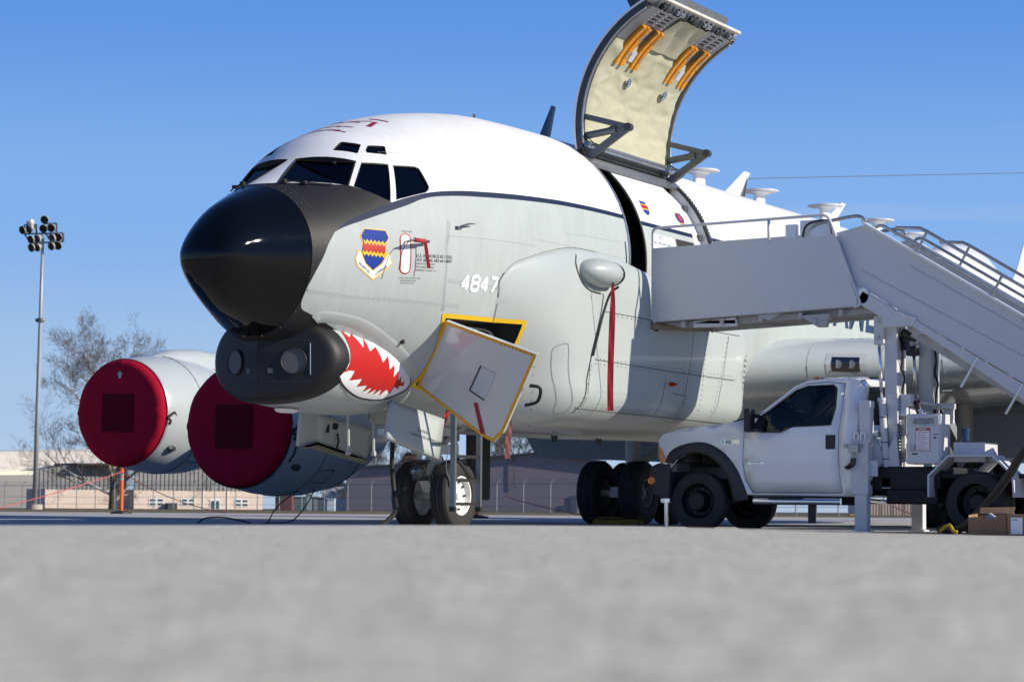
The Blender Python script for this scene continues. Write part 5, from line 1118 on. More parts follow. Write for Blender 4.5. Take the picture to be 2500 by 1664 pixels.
for far in (False, True):
    k = MB(); plate(k, [tuple(p)[:2] for p in inset([V((*p, 0)) for p in DOORP], .988)], [WINP], lambda y, z: bx(y, z, far)); dd = k.build('cab_door', m_tw, truck, auto=40, solid=.012)
    k = MB(); plate(k, [tuple(p)[:2] for p in inset([V((*p, 0)) for p in WINP], 1.01)], [], lambda y, z: bx(y, z, far)+V((.012 if not far else -.012, 0, 0))); k.build('door_window', m_cabglass, dd, smooth=True)
    k = MB(); L = [bx(y, z, far)+V((-.004 if not far else .004, 0, 0)) for y, z in WINP]; k.tube(L+L[:1], .012, 5, False); k.build('window_seal', m_trim, dd)
    s_ = -1 if not far else 1
    k = MB(); p = bx(-4.86, 1.26, far); k.box(p+V((s_*.006, 0, 0)), (.014, .145, .20)); hd_ = k.build('door_handle', m_trim, dd, bevel=.004)
    k = MB(); k.box(p+V((s_*.016, 0, .03)), (.02, .11, .05)); k.build('handle_paddle', m_flare, hd_, bevel=.006)
    # mirror
    k = MB(); c_ = V((XN-.17 if not far else XF+.17, -3.71, 1.57)); k.box(c_, (.2, .11, .34)); mr = k.build('wing_mirror', m_trim, truck, bevel=.03)
    k = MB(); k.beam(c_+V((0, 0, .08)), bx(-3.8, 1.62, far), .05, .05); k.beam(c_-V((0, 0, .12)), bx(-3.84, 1.42, far), .05, .04); k.prism([bx(-3.60, 1.42, far), bx(-3.84, 1.41, far), bx(-3.84, 1.68, far)], (s_*.02, 0, 0)); k.build('mirror_arm', m_trim, mr)
    # wheel arch flare
    fo = [(-2.33, .98), (-2.40, 1.13), (-2.57, 1.225), (-2.84, 1.275), (-3.06, 1.235), (-3.28, 1.10), (-3.45, .89), (-3.55, .67), (-3.62, .45)]; fi = [(-2.46, .96), (-2.52, 1.02), (-2.66, 1.09), (-2.84, 1.115), (-3.03, 1.06), (-3.18, .95), (-3.30, .78), (-3.36, .6), (-3.38, .43)]
    A = smooth_line([V((*p, 0)) for p in fo], 3); B = smooth_line([V((*p, 0)) for p in fi], 3)
    k = MB(); k.grid([[bx(p.x, p.y, far)+V((s_*.008, 0, 0)) for p in A], [bx(p.x, p.y, far)+V((s_*.05, 0, 0)) for p in [a.lerp(b, .25) for a, b in zip(A, B)]], [bx(p.x, p.y, far)+V((s_*.06, 0, 0)) for p in [a.lerp(b, .8) for a, b in zip(A, B)]], [bx(p.x, p.y, far)+V((s_*.04, 0, 0)) for p in B], [bx(p.x, p.y, far)-V((s_*.25, 0, 0)) for p in B]]); k.build('wheel_arch_flare', m_flare, truck, smooth=True)
    # amber corner lamp, bumper marker
    k = MB(); L = [(-2.225, 1.22), (-2.24, 1.10), (-2.27, .97), (-2.35, .97), (-2.33, 1.06), (-2.28, 1.16)]; plate(k, L, [], lambda y, z: bx(y, z, far)+V((s_*.012, 0, 0))); k.build('indicator_lamp', mat('amber_lens', (.75, .19, .005), .15, coat=1), truck, solid=.02)
    k = MB(); y = -2.14; k.lathe([(0, .06), (.03, .058), (.04, .05), (.045, 0)], (XN-.02 if not far else XF+.02, y, .72), 'x', 18, sgn=s_); k.build('marker_lamp', mat('amber_lens', (0, 0, 0)), truck, auto=40)
    k = MB(); k.tube(smooth_line([(XN-.10*1 if not far else XF+.10, a, .43) for a in (-3.75, -4.4, -5.05)], 4), .045, 12); k.tube([(XN-.1 if not far else XF+.1, -3.9, .43), (XC, -3.9, .47)], .03, 8); k.tube([(XN-.1 if not far else XF+.1, -4.9, .43), (XC, -4.9, .47)], .03, 8); sb = k.build('step_bar', m_chrome, truck, auto=40)
    k = MB(); k.bb((XN-.145 if not far else XF+.145, -3.98, .455), (XN-.06 if not far else XF+.06, -4.5, .482)); k.build('step_pad', m_trim, sb, bevel=.01)
# badges
k = MB(); nn_ = bx(-3.2, 1.26); k.box(V((XN+.005, -3.345, 1.272)), (.012, .285, .062)); bd = k.build('badge', m_chrome, truck, bevel=.004)
text('badge_lettering', 'F-450', .062, (XN-.003, -3.22, 1.250), (0, -1, 0), (0, 0, 1), m_trim, bd, bold=.002); text('badge_lettering', 'XL SUPER DUTY', .022, (XN+.002, -3.32, 1.215), (0, -1, 0), (0, 0, 1), m_ink, bd)
k = MB(); k.box(V((XN-.004, -3.745, .962)), (.01, .24, .042)); bd = k.build('door_badge', m_chrome, truck, bevel=.003)
text('badge_lettering', 'TURBO DIESEL', .026, (XN-.011, -3.645, .970), (0, -1, 0), (0, 0, 1), m_trim, bd); text('badge_lettering', 'POWERSTROKE V8', .024, (XN-.011, -3.65, .945), (0, -1, 0), (0, 0, 1), m_dred, bd)
# front end
k = MB(); k.prism([(XN-.02, y, z) for y, z in ((-2.22, .97), (-2.10, .92), (-2.07, .72), (-2.15, .52), (-2.36, .42), (-2.40, .52), (-2.42, .96))], (XF-XN+.04, 0, 0)); k.build('bumper', m_flare, truck, bevel=.03)
k = MB(); k.bb((9.35, -2.17, 1.0), (10.45, -2.22, 1.28)); gr = k.build('grille', m_trim, truck, bevel=.01)
for i in range(4): k = MB(); k.bb((9.4, -2.15, 1.03+.06*i), (10.4, -2.175, 1.05+.06*i)); k.build('grille_bar', m_chrome, gr)
for xx in (9.1, 10.7): k = MB(); k.bb((xx-.2, -2.17, 1.02), (xx+.2, -2.22, 1.26)); k.build('headlight', m_lens, truck, bevel=.02)
for i in range(5):
    if i in (0, 1, 2, 3, 4): k = MB(); k.sphere((9.45+.22*i, -4.42, 2.185), (.07, .05, .035), 10, 5); k.build('roof_marker_lamp', mat('amber_lens', (0, 0, 0)), truck, smooth=True)
k = MB(); k.bb((9.6, -5.15, 2.17), (9.95, -5.22, 2.2)); k.build('brake_lamp', m_trim, truck)
k = MB(); k.add([bx(-3.30, 1.545)+V((.1, 0, .02)), bx(-3.62, 1.63)+V((.1, 0, .02)), bx(-3.62, 1.63, True)+V((-.1, 0, .02)), bx(-3.30, 1.545, True)+V((-.1, 0, .02))], [(0, 1, 2, 3)]); k.tube([(9.1, -3.4, 1.575), (9.9, -3.68, 1.665)], .012, 5); k.build('cowl_grille', m_trim, truck)
# cab interior
k = MB(); k.bb((8.95, -3.75, 1.0), (10.85, -4.0, 1.46)); k.build('dashboard', mat('dash_grey', (.05, .05, .05), .7), truck, bevel=.06)
k = MB(); L = [V((9.35+.19*cos(2*pi*i/24), -4.12-.07*sin(2*pi*i/24), 1.44+.18*sin(2*pi*i/24))) for i in range(25)]; k.tube(L, .018, 6, False); k.tube([(9.35, -3.9, 1.3), (9.35, -4.12, 1.44)], .03, 6); k.build('steering_wheel', m_trim, truck, smooth=True)
for xx in (9.35, 10.45):
    k = MB(); k.bb((xx-.27, -4.4, .9), (xx+.27, -4.95, 1.1)); k.box((xx, -4.98, 1.42), (.52, .14, .68), Matrix.Rotation(radians(-10), 3, 'X')); k.box((xx, -5.06, 1.83), (.28, .1, .18)); k.build('seat', mat('cab_seat_grey', (.10, .10, .105), .9), truck, bevel=.04)
k = MB(); k.bb((9.75, -4.2, 1.93), (10.0, -4.22, 2.0)); k.build('rear_view_mirror', m_trim, truck, bevel=.01)
k = MB(); k.bb((8.9, -3.5, .5), (10.9, -5.2, .56)); k.bb((8.95, -3.45, .5), (10.85, -3.5, 1.5)); k.build('cab_floor', m_dark, truck)
# wheels, chassis
def twheel(x, y, far, dual=False):
    k = MB(); h = .115; R0 = .425
    prof = [(-h, .26), (-h, .33), (-h*.9, .40), (-h*.65, R0)]
    for g in (-.35, 0, .35): prof += [(h*(g-.05), R0), (h*(g-.04), R0-.012), (h*(g+.04), R0-.012), (h*(g+.05), R0)]
    prof += [(h*.65, R0), (h*.9, .40), (h, .33), (h, .26)]
    k.lathe(prof, (x, y, R0), 'x', 40); k.build('tyre', m_tyre, truck, auto=28)
    k = MB(); s2 = 1 if far else -1; k.lathe([(h*.95, .262), (h*.9, .25), (h*.3, .235), (h*.05, .20), (h*.05, .16), (h*1.0, .14), (h*1.35, .12), (h*1.4, 0)] if not dual else [(h*.95, .262), (-h*.9, .24), (-h*1.0, .16), (h*.2, .11), (h*.25, 0)], (x, y, R0), 'x', 32, sgn=s2); rm = k.build('wheel_rim', mat('wheel_dark_steel', (.012, .012, .012), .5, .2), truck, auto=35)
    for i in range(10):
        a = 2*pi*i/10; k = MB(); k.lathe([(0, .016), (.035, .016), (.04, 0)], V((x+s2*(h*.05 if not dual else -h*.95), y+.18*cos(a), R0+.18*sin(a))), 'x', 6, sgn=s2); k.build('wheel_nut', m_darkmetal, rm)
for xx, far in ((8.97, False), (10.83, True)): twheel(xx, -2.82, far)
for xx, far in ((8.93, False), (9.20, False), (10.60, True), (10.87, True)): twheel(xx, -6.93, far, True)
k = MB()
for xx in (9.45, 10.35): k.bb((xx-.04, -2.3, .52), (xx+.04, -8.3, .76))
ch_ = k.build('chassis_rail', m_dark, truck)
k = MB(); k.tube([(9.1, -2.82, .43), (10.7, -2.82, .43)], .06, 8); k.build('axle', m_dark, truck, smooth=True)
k = MB(); k.tube([(9.0, -6.93, .43), (10.8, -6.93, .43)], .08, 8); k.sphere((9.9, -6.93, .43), .2, 10, 6); k.build('axle', m_dark, truck, smooth=True)
k = MB(); k.bb((8.95, -5.35, .60), (10.85, -6.4, .92)); k.bb((9.1, -3.6, .38), (9.4, -5.2, .55)); k.bb((9.0, -6.35, .4), (9.5, -5.6, .62)); k.build('underbody_tank', m_dark, truck, bevel=.03)
k = MB(); k.bb((8.87, -3.66, .495), (8.93, -5.25, .54)); k.build('sill_plate', mat('sill_grey', (.2, .2, .2), .5), truck)
k = MB(); k.bb((9.0, -4.45, .12), (9.03, -4.56, .38)); k.build('mud_flap', m_trim, truck)
k = MB(); k.bb((8.84, -5.25, .66), (10.96, -5.46, .72)); k.bb((9.0, -5.46, .76), (10.9, -8.4, .82)); k.build('deck', m_dark, truck)
# wheel guards over the rear wheels
for xx in (8.72, 10.72):
    GP = [(-6.30, .50), (-6.30, .79), (-6.58, 1.06), (-7.20, 1.06), (-7.47, .80), (-7.49, .50)]
    k = MB()
    for (a, b), (c_, d) in zip(GP, GP[1:]): k.add([(xx, a, b), (xx+.5, a, b), (xx+.5, c_, d), (xx, c_, d)], [(0, 1, 2, 3)])
    k.build('wheel_guard', m_sw, truck, solid=.025)
k = MB(); k.prism([(8.9, -6.95, 1.07), (8.9, -7.18, 1.07), (8.9, -7.14, 1.17)], (.12, 0, 0)); k.build('guard_bracket', m_sw, truck)
# levelling jacks
k = MB(); k.tube([(8.86, -2.33, .02), (8.86, -2.33, .45)], .030, 12); k.tube([(8.86, -2.33, .40), (8.86, -2.33, .98)], .062, 14); k.lathe([(0, .0), (0, .085), (.05, .085), (.05, 0)], (8.86, -2.33, .41), 'z', 14); k.lathe([(0, 0), (0, .09), (.015, .09), (.02, 0)], (8.86, -2.33, .0), 'z', 14); k.build('front_jack', m_chrome, truck, auto=40)
k = MB(); k.bb((8.84, -2.5, .85), (9.3, -2.36, .98)); k.build('jack_bracket', m_strut, truck)
for xx in (8.74, 11.22):
    k = MB(); k.bb((xx+.02, -5.225, .03), (xx+.18, -5.405, .6)); k.bb((xx-.02, -5.19, 0), (xx+.22, -5.44, .03)); ol = k.build('outrigger_leg', m_sw, truck, bevel=.012)
    k = MB(); k.bb((xx, -5.20, .53), (xx+.2, -5.43, 1.33)); k.bb((xx+.01, -5.30, 1.25), (xx+.17, -5.46, 1.74)); k.bb((xx-.002, -5.292, 1.73), (xx+.182, -5.468, 1.83)); k.build('outrigger_tube', m_sw, truck, bevel=.012)
    k = MB(); k.lathe([(0, 0), (0, .13), (.03, .13), (.03, 0)], (xx+.04, -5.43, .86), 'y', 16, sgn=-1); k.bb((xx+.02, -5.43, .78), (xx+.06, -5.56, 1.0)); k.build('outrigger_hinge', m_sw, truck, bevel=.01)
    k = MB()
    for q in (0, .10): k.tube(smooth_line([(xx-.03, -5.24-q, 1.28), (xx-.03, -5.24-q, 1.36), (xx-.03, -5.27-q, 1.39), (xx-.03, -5.30-q, 1.36), (xx-.03, -5.30-q, 1.28)], 4), .014, 6)
    k.build('shackle', m_bwhite, truck, smooth=True)
    k = MB(); k.box((xx-.05, -5.25, 1.17), (.09, .14, .12)); k.lathe([(-.12, .02), (.12, .02)], (xx-.05, -5.25, 1.2), 'y', 8); k.box((xx-.05, -5.12, 1.2), (.03, .05, .06)); k.tube([(xx-.05, -5.22, 1.12), (xx-.05, -5.22, 1.02)], .022, 8); k.build('hydraulic_valve', m_alu, truck, bevel=.006)
    k = MB(); k.tube(smooth_line([(xx-.06, -5.26, 1.03), (xx-.06, -5.25, .95), (xx-.04, -5.18, .90), (xx+.05, -5.10, .89)], 5), .018, 7); k.tube(smooth_line([(xx-.06, -5.22, 1.03), (xx-.06, -5.21, .97), (xx-.04, -5.15, .92), (xx+.05, -5.08, .91)], 5), .018, 7); k.build('hydraulic_hose', m_trim, truck, smooth=True)
k = MB(); k.bb((8.92, -5.42, 1.34), (11.3, -5.50, 1.42)); k.bb((8.92, -5.30, .72), (11.3, -5.42, .86)); k.build('outrigger_beam', m_sw, truck, bevel=.01)
k = MB(); k.prism([(9.0, -5.42, 1.40), (9.0, -5.66, .86), (9.0, -5.42, .86)], (.04, 0, 0)); k.prism([(9.0, -5.75, 1.4), (9.0, -5.50, .86), (9.0, -5.8, .86)], (.04, 0, 0)); k.build('gusset_plate', m_sw, truck)
# lifting masts with cylinders and rack
for xx in (9.10, 10.62):
    k = MB(); k.bb((xx-.02, -5.56, .72), (xx+.14, -5.74, 2.95)); k.bb((xx+.14, -5.60, .72), (xx+.2, -5.80, 2.95)); k.bb((xx-.03, -5.60, 1.5), (xx+.16, -5.75, 1.95)); k.build('lift_mast', m_sw, truck, bevel=.008)
    k = MB(); k.tube([(xx-.09, -5.62, .72), (xx-.09, -5.54, 1.86)], .05, 14); k.lathe([(0, 0), (0, .06), (.05, .06), (.05, 0)], (xx-.09, -5.54, 1.83), 'z', 14); k.bb((xx-.15, -5.56, .62), (xx-.03, -5.68, .76)); k.build('lift_cylinder', m_sw, truck, auto=40)
    k = MB(); k.tube([(xx-.09, -5.54, 1.86), (xx-.09, -5.50, 2.78)], .024, 12); k.build('piston_rod', m_chrome, truck, smooth=True)
    k = MB(); k.bb((xx-.13, -5.44, 2.62), (xx-.05, -5.58, 3.02)); k.build('rod_bracket', m_sw, truck, bevel=.01)
    for zz in (2.72, 2.95): k = MB(); k.lathe([(-.04, 0), (-.04, .025), (.04, .025), (.04, 0)], (xx-.13, -5.51, zz), 'x', 10); k.build('bolt_head', m_alu, truck, auto=40)
    if xx < 10:
        for i in range(24): k = MB(); z_ = .85+.045*i; k.prism([(xx+.02, -5.745, z_), (xx+.02, -5.79, z_+.01), (xx+.02, -5.745, z_+.03)], (.05, 0, 0)); k.build('rack_tooth', m_strut, truck)
        k = MB(); k.tube([(xx+.05, -5.86, 1.64), (xx+.05, -5.96, 1.25)], .016, 6); k.build('safety_stay', m_bwhite, truck)
        for zz in (1.25, 1.6, 1.02): k = MB(); k.lathe([(0, .054), (.012, .054)], (xx-.09, -5.62+.08*(zz-.72)/1.14, zz), 'z', 14); k.build('cable_tie', m_trim, truck)
        k = MB(); k.tube(smooth_line([(xx-.04, -5.62, .75), (xx-.05, -5.63, 1.1), (xx-.03, -5.60, 1.5), (xx, -5.62, 1.9)], 5), .009, 5); k.build('pressure_line', m_dred if False else mat('copper_line', (.12, .07, .05), .5), truck, smooth=True)
    k = MB(); k.tube(smooth_line([(xx+.1, -5.74, 2.75), (xx+.05, -5.80, 2.5), (xx+.12, -5.76, 2.3), (xx+.04, -5.83, 2.15), (xx+.1, -5.78, 2.0), (xx+.08, -5.77, 1.7)], 6), .016, 6); k.build('electric_cable', m_trim, truck, smooth=True)
k = MB(); k.tube(smooth_line([(9.2, -5.8, 2.8), (9.15, -5.95, 2.72), (9.25, -6.05, 2.78), (9.5, -6.1, 2.8)], 5), .06, 8); k.build('hose_bundle', m_trim, truck, smooth=True)
k = MB(); k.box((9.3, -5.78, 2.65), (.15, .1, .2)); k.build('junction_box', m_trim, truck, bevel=.01)
k = MB(); k.box((10.5, -5.5, 2.62), (.16, .16, .14)); k.build('work_lamp', m_trim, truck, bevel=.02)
k = MB(); k.box((9.22, -5.82, 1.85), (.16, .2, .16)); k.box((9.18, -5.80, 1.72), (.1, .12, .2)); k.tube([(9.25, -5.88, 1.85), (10.6, -5.85, 1.83)], .02, 8); k.box((10.66, -5.9, 1.82), (.3, .3, .08)); k.box((10.7, -5.98, 1.68), (.16, .12, .22)); k.build('mast_lock', m_sw, truck, bevel=.01)
k = MB(); k.beam((9.2, -5.8, 1.70), (10.6, -5.7, 1.66), .1, .14); k.beam((9.2, -5.72, .95), (10.6, -5.72, .95), .1, .12); k.beam((9.2, -5.7, 1.3), (10.6, -5.7, 1.3), .08, .1); k.build('mast_crossbeam', m_sw, truck)
k = MB(); k.tube(smooth_line([(9.3, -5.95, 1.85), (9.32, -5.98, 1.7), (9.36, -6.06, 1.55)], 5), .05, 8); k.build('drive_hose', m_trim, truck, smooth=True)
# control cabinet with notices
k = MB(); k.bb((8.80, -5.97, .95), (9.22, -6.46, 1.64)); cb = k.build('control_cabinet', m_sw, truck, bevel=.012)
k = MB(); k.bb((8.785, -5.985, .965), (8.80, -6.435, 1.625)); cdr = k.build('cabinet_door', m_sw, cb, bevel=.004)
k = MB(); k.add([(8.782, -6.03, 1.59), (8.782, -6.41, 1.59), (8.782, -6.41, 1.465), (8.782, -6.03, 1.465)], [(0, 1, 2, 3)]); k.build('capacity_plate', mat('plate_grey', (.55, .56, .57), .5), cdr)
k = MB()
for i, s_ in enumerate(('PLATFORM CAPACITY: 2000 LBS', 'STAIR CAPACITY 300 LBS PER STEP', 'MAXIMUM PLATFORM HEIGHT 19 FT', 'MINIMUM PLATFORM HEIGHT 8 FT')): text(0, s_, .019, (8.779, -6.22, 1.565-.021*i), (0, -1, 0), (0, 0, 1), 0, 0, align='CENTER', bold=.0006, mb=k)
text(0, 'LIFT-A-LOFT', .02, (8.779, -6.22, 1.48), (0, -1, 0), (0, 0, 1), 0, 0, align='CENTER', mb=k); stuff(k.build('plate_lettering', m_ink, cdr, norm=False))
k = MB(); k.add([(8.781, -6.105, 1.445), (8.781, -6.31, 1.445), (8.781, -6.31, 1.13), (8.781, -6.105, 1.13)], [(0, 1, 2, 3)]); wn = k.build('warning_sign', m_red, cdr)
k = MB(); k.add([(8.779, -6.113, 1.41), (8.779, -6.302, 1.41), (8.779, -6.302, 1.138), (8.779, -6.113, 1.138)], [(0, 1, 2, 3)]); 
wp = k.build('warning_panel', m_bwhite, cdr)
k = MB()
for i in range(11):
    k.add([(8.777, -6.13, 1.395-.024*i), (8.777, -6.285+.02*(i % 3), 1.395-.024*i), (8.777, -6.285+.02*(i % 3), 1.387-.024*i), (8.777, -6.13, 1.387-.024*i)], [(0, 1, 2, 3)])
stuff(k.build('warning_text_lines', mat('print_pink_grey', (.55, .3, .3), .6), cdr, norm=False))
text('warning_lettering', 'WARNING', .026, (8.778, -6.20, 1.419), (0, -1, 0), (0, 0, 1), m_bwhite, cdr, align='CENTER', bold=.001)
k = MB(); k.box((8.77, -6.06, 1.17), (.02, .06, .085)); k.build('cabinet_latch', m_alu, cdr, bevel=.004); k = MB(); k.lathe([(0, .014), (.02, .014), (.02, 0)], (8.785, -6.38, 1.31), 'x', 10, sgn=-1); k.build('cabinet_lock', m_ink, cdr)
k = MB(); k.add([(8.782, -6.05, 1.10), (8.782, -6.13, 1.10), (8.782, -6.13, 1.08), (8.782, -6.05, 1.08)], [(0, 1, 2, 3)]); k.build('serial_tag', m_ink, cdr); k = MB(); k.add([(8.782, -6.35, 1.365), (8.782, -6.42, 1.365), (8.782, -6.42, 1.355), (8.782, -6.35, 1.355)], [(0, 1, 2, 3)]); k.build('red_tag', m_red, cdr)
k = MB(); k.lathe([(0, .02), (.04, .02), (.045, .035), (.07, .035), (.07, 0)], (8.95, -6.12, 1.64), 'z', 12); k.build('cabinet_knob', m_bwhite, cb, auto=40)
k = MB(); k.bb((9.0, -6.57, .98), (9.6, -7.02, 1.25)); k.build('pump_box', m_sw, truck, bevel=.012)
k = MB(); k.lathe([(0, .06), (.16, .06), (.16, .055), (.2, .05), (.2, 0)], (9.2, -6.68, 1.25), 'z', 16); k.lathe([(.14, .064), (.2, .064)], (9.2, -6.68, 1.25), 'z', 16); k.build('filter_bowl', mat('filter_blue', (.02, .05, .12), .3), truck, auto=40)
# landing platform
def rrect(P, r, n=5):
    out = []
    for i in range(len(P)):
        p0, p1, p2 = [V((*P[j % len(P)], 0)) for j in (i-1, i, i+1)]; rr = r[i] if isinstance(r, (list, tuple)) else r
        a = p1+(p0-p1).normalized()*rr; b = p1+(p2-p1).normalized()*rr
        for t in range(n+1): u = t/n; q = a*(1-u)**2+p1*2*u*(1-u)+b*u*u; out.append((q.x, q.y))
    return out
def PZ(y): return 3.03+(-2.11-y)*.040           # the deck climbs a little to the rear
PP = [(-2.115, 3.02), (-2.115, 4.10), (-4.94, 4.165), (-5.29, 3.155)]
for xx in (8.78, 10.95):
    pts = rrect(PP, [.09, .01, .02, .10]); k = MB(); k.prism([(xx, y, z) for y, z in pts], (.03, 0, 0)); sp = k.build('platform_side_panel', m_sw, truck)
    k = MB(); L = [V((xx+.015, y, z)) for y, z in [(-5.20, 3.14)]+rrect([(-5.32, 3.16), (-4.83, 4.46), (-2.13, 4.395), (-2.13, 3.02)], [.08, .10, .08, .06])[1:-1]]; L = [V((xx+.015, -5.22, 3.13))]+L
    k.tube(L, .021, 8); k.build('platform_rail', m_sw, truck, smooth=True)
    k = MB(); k.tube([(xx+.015, -3.94, 4.10), (xx+.015, -3.94, 4.42)], .024, 8); k.build('rail_post', m_sw, truck, smooth=True)
    k = MB()
    for i in range(16): y = -2.2-.19*i; k.sphere((xx-.004 if xx < 10 else xx+.034, y, PZ(y)+.02), .006, 5, 3)
    for i in range(8): k.sphere((xx-.004 if xx < 10 else xx+.034, -2.14, 3.1+.12*i), .006, 5, 3)
    stuff(k.build('panel_rivet_row', m_strut, truck))
k = MB(); k.tube(smooth_line([(10.3, -2.9, 4.02), (10.3, -2.98, 4.14), (10.3, -3.1, 4.17), (10.3, -3.9, 4.19)], 4), .018, 8); k.build('inner_rail', m_sw, truck, smooth=True)
k = MB(); k.prism([(8.81, -2.1, 3.06), (8.81, -5.3, 3.19), (8.81, -5.3, 3.14), (8.81, -2.1, 3.01)], (2.14, 0, .12)); k.build('platform_deck', mat('deck_aluminium', (.3, .3, .31), .5, .5), truck)
m_sg = mat('stair_grey_paint', (.42, .42, .42), .55, var=.1, vs=4)
for xx in (8.95, 9.5, 10.1, 10.75):
    k = MB(); dz = .06*(xx-8.8); k.prism([(xx, -2.25, 3.0+dz), (xx, -5.5, 3.13+dz), (xx, -5.55, 3.06+dz), (xx, -3.4, 2.96+dz), (xx, -2.5, 2.94+dz)], (.05, 0, 0)); k.build('deck_joist', m_sg, truck)
for y in (-2.6, -3.2, -3.8, -4.4, -5.0):
    k = MB(); k.beam((8.83, y, PZ(y)-.075), (10.9, y, PZ(y)+.05), .06, .09); k.build('deck_crossbeam', m_sg, truck)
k = MB(); k.bb((8.86, -2.75, 2.93), (8.9, -3.42, 3.02)); k.prism([(8.86, -2.7, 2.99), (8.86, -3.4, 3.06), (8.86, -3.4, 2.97)], (.06, 0, 0)); k.build('slide_rail', m_sw, truck)
k = MB(); k.tube([(8.8, -2.12, 2.97), (10.95, -2.12, 3.08)], .055, 12); k.build('bumper_roll', mat('bumper_buff', (.30, .25, .19), .8, var=.2, vs=9), truck, smooth=True)
k = MB(); k.lathe([(-.02, .03), (.04, .03)], (8.95, -2.12, 2.92), 'z', 8); k.build('roll_stop', m_trim, truck)
k = MB(); k.prism([(8.82, -4.4, 3.05), (8.82, -4.85, 3.07), (8.82, -4.78, 2.88), (8.82, -4.66, 2.88)], (.12, 0, 0)); k.box((8.81, -4.62, 2.96), (.03, .07, .07)); k.build('platform_latch', m_sg, truck, bevel=.006)
k = MB(); k.prism([(8.82, -3.72, 3.08), (8.82, -4.1, 3.09), (8.82, -3.93, 2.99)], (.12, 0, 0)); k.build('deck_bracket', m_sg, truck)
# white operator's box on the platform with its cable
k = MB(); k.bb((10.0, -3.95, 4.0), (10.35, -4.45, 4.55)); k.bb((10.0, -3.72, 4.0), (10.1, -3.9, 4.5)); ob = k.build('operator_box', m_tw, truck, bevel=.015)
k = MB(); k.tube(smooth_line([(9.97, -4.0, 4.05), (9.97, -4.02, 4.38), (9.97, -4.12, 4.5), (9.97, -4.38, 4.53), (9.97, -4.44, 4.44), (9.97, -4.50, 4.16), (9.97, -4.55, 4.13)], 6), .015, 6); k.build('control_cable', m_trim, ob, smooth=True)
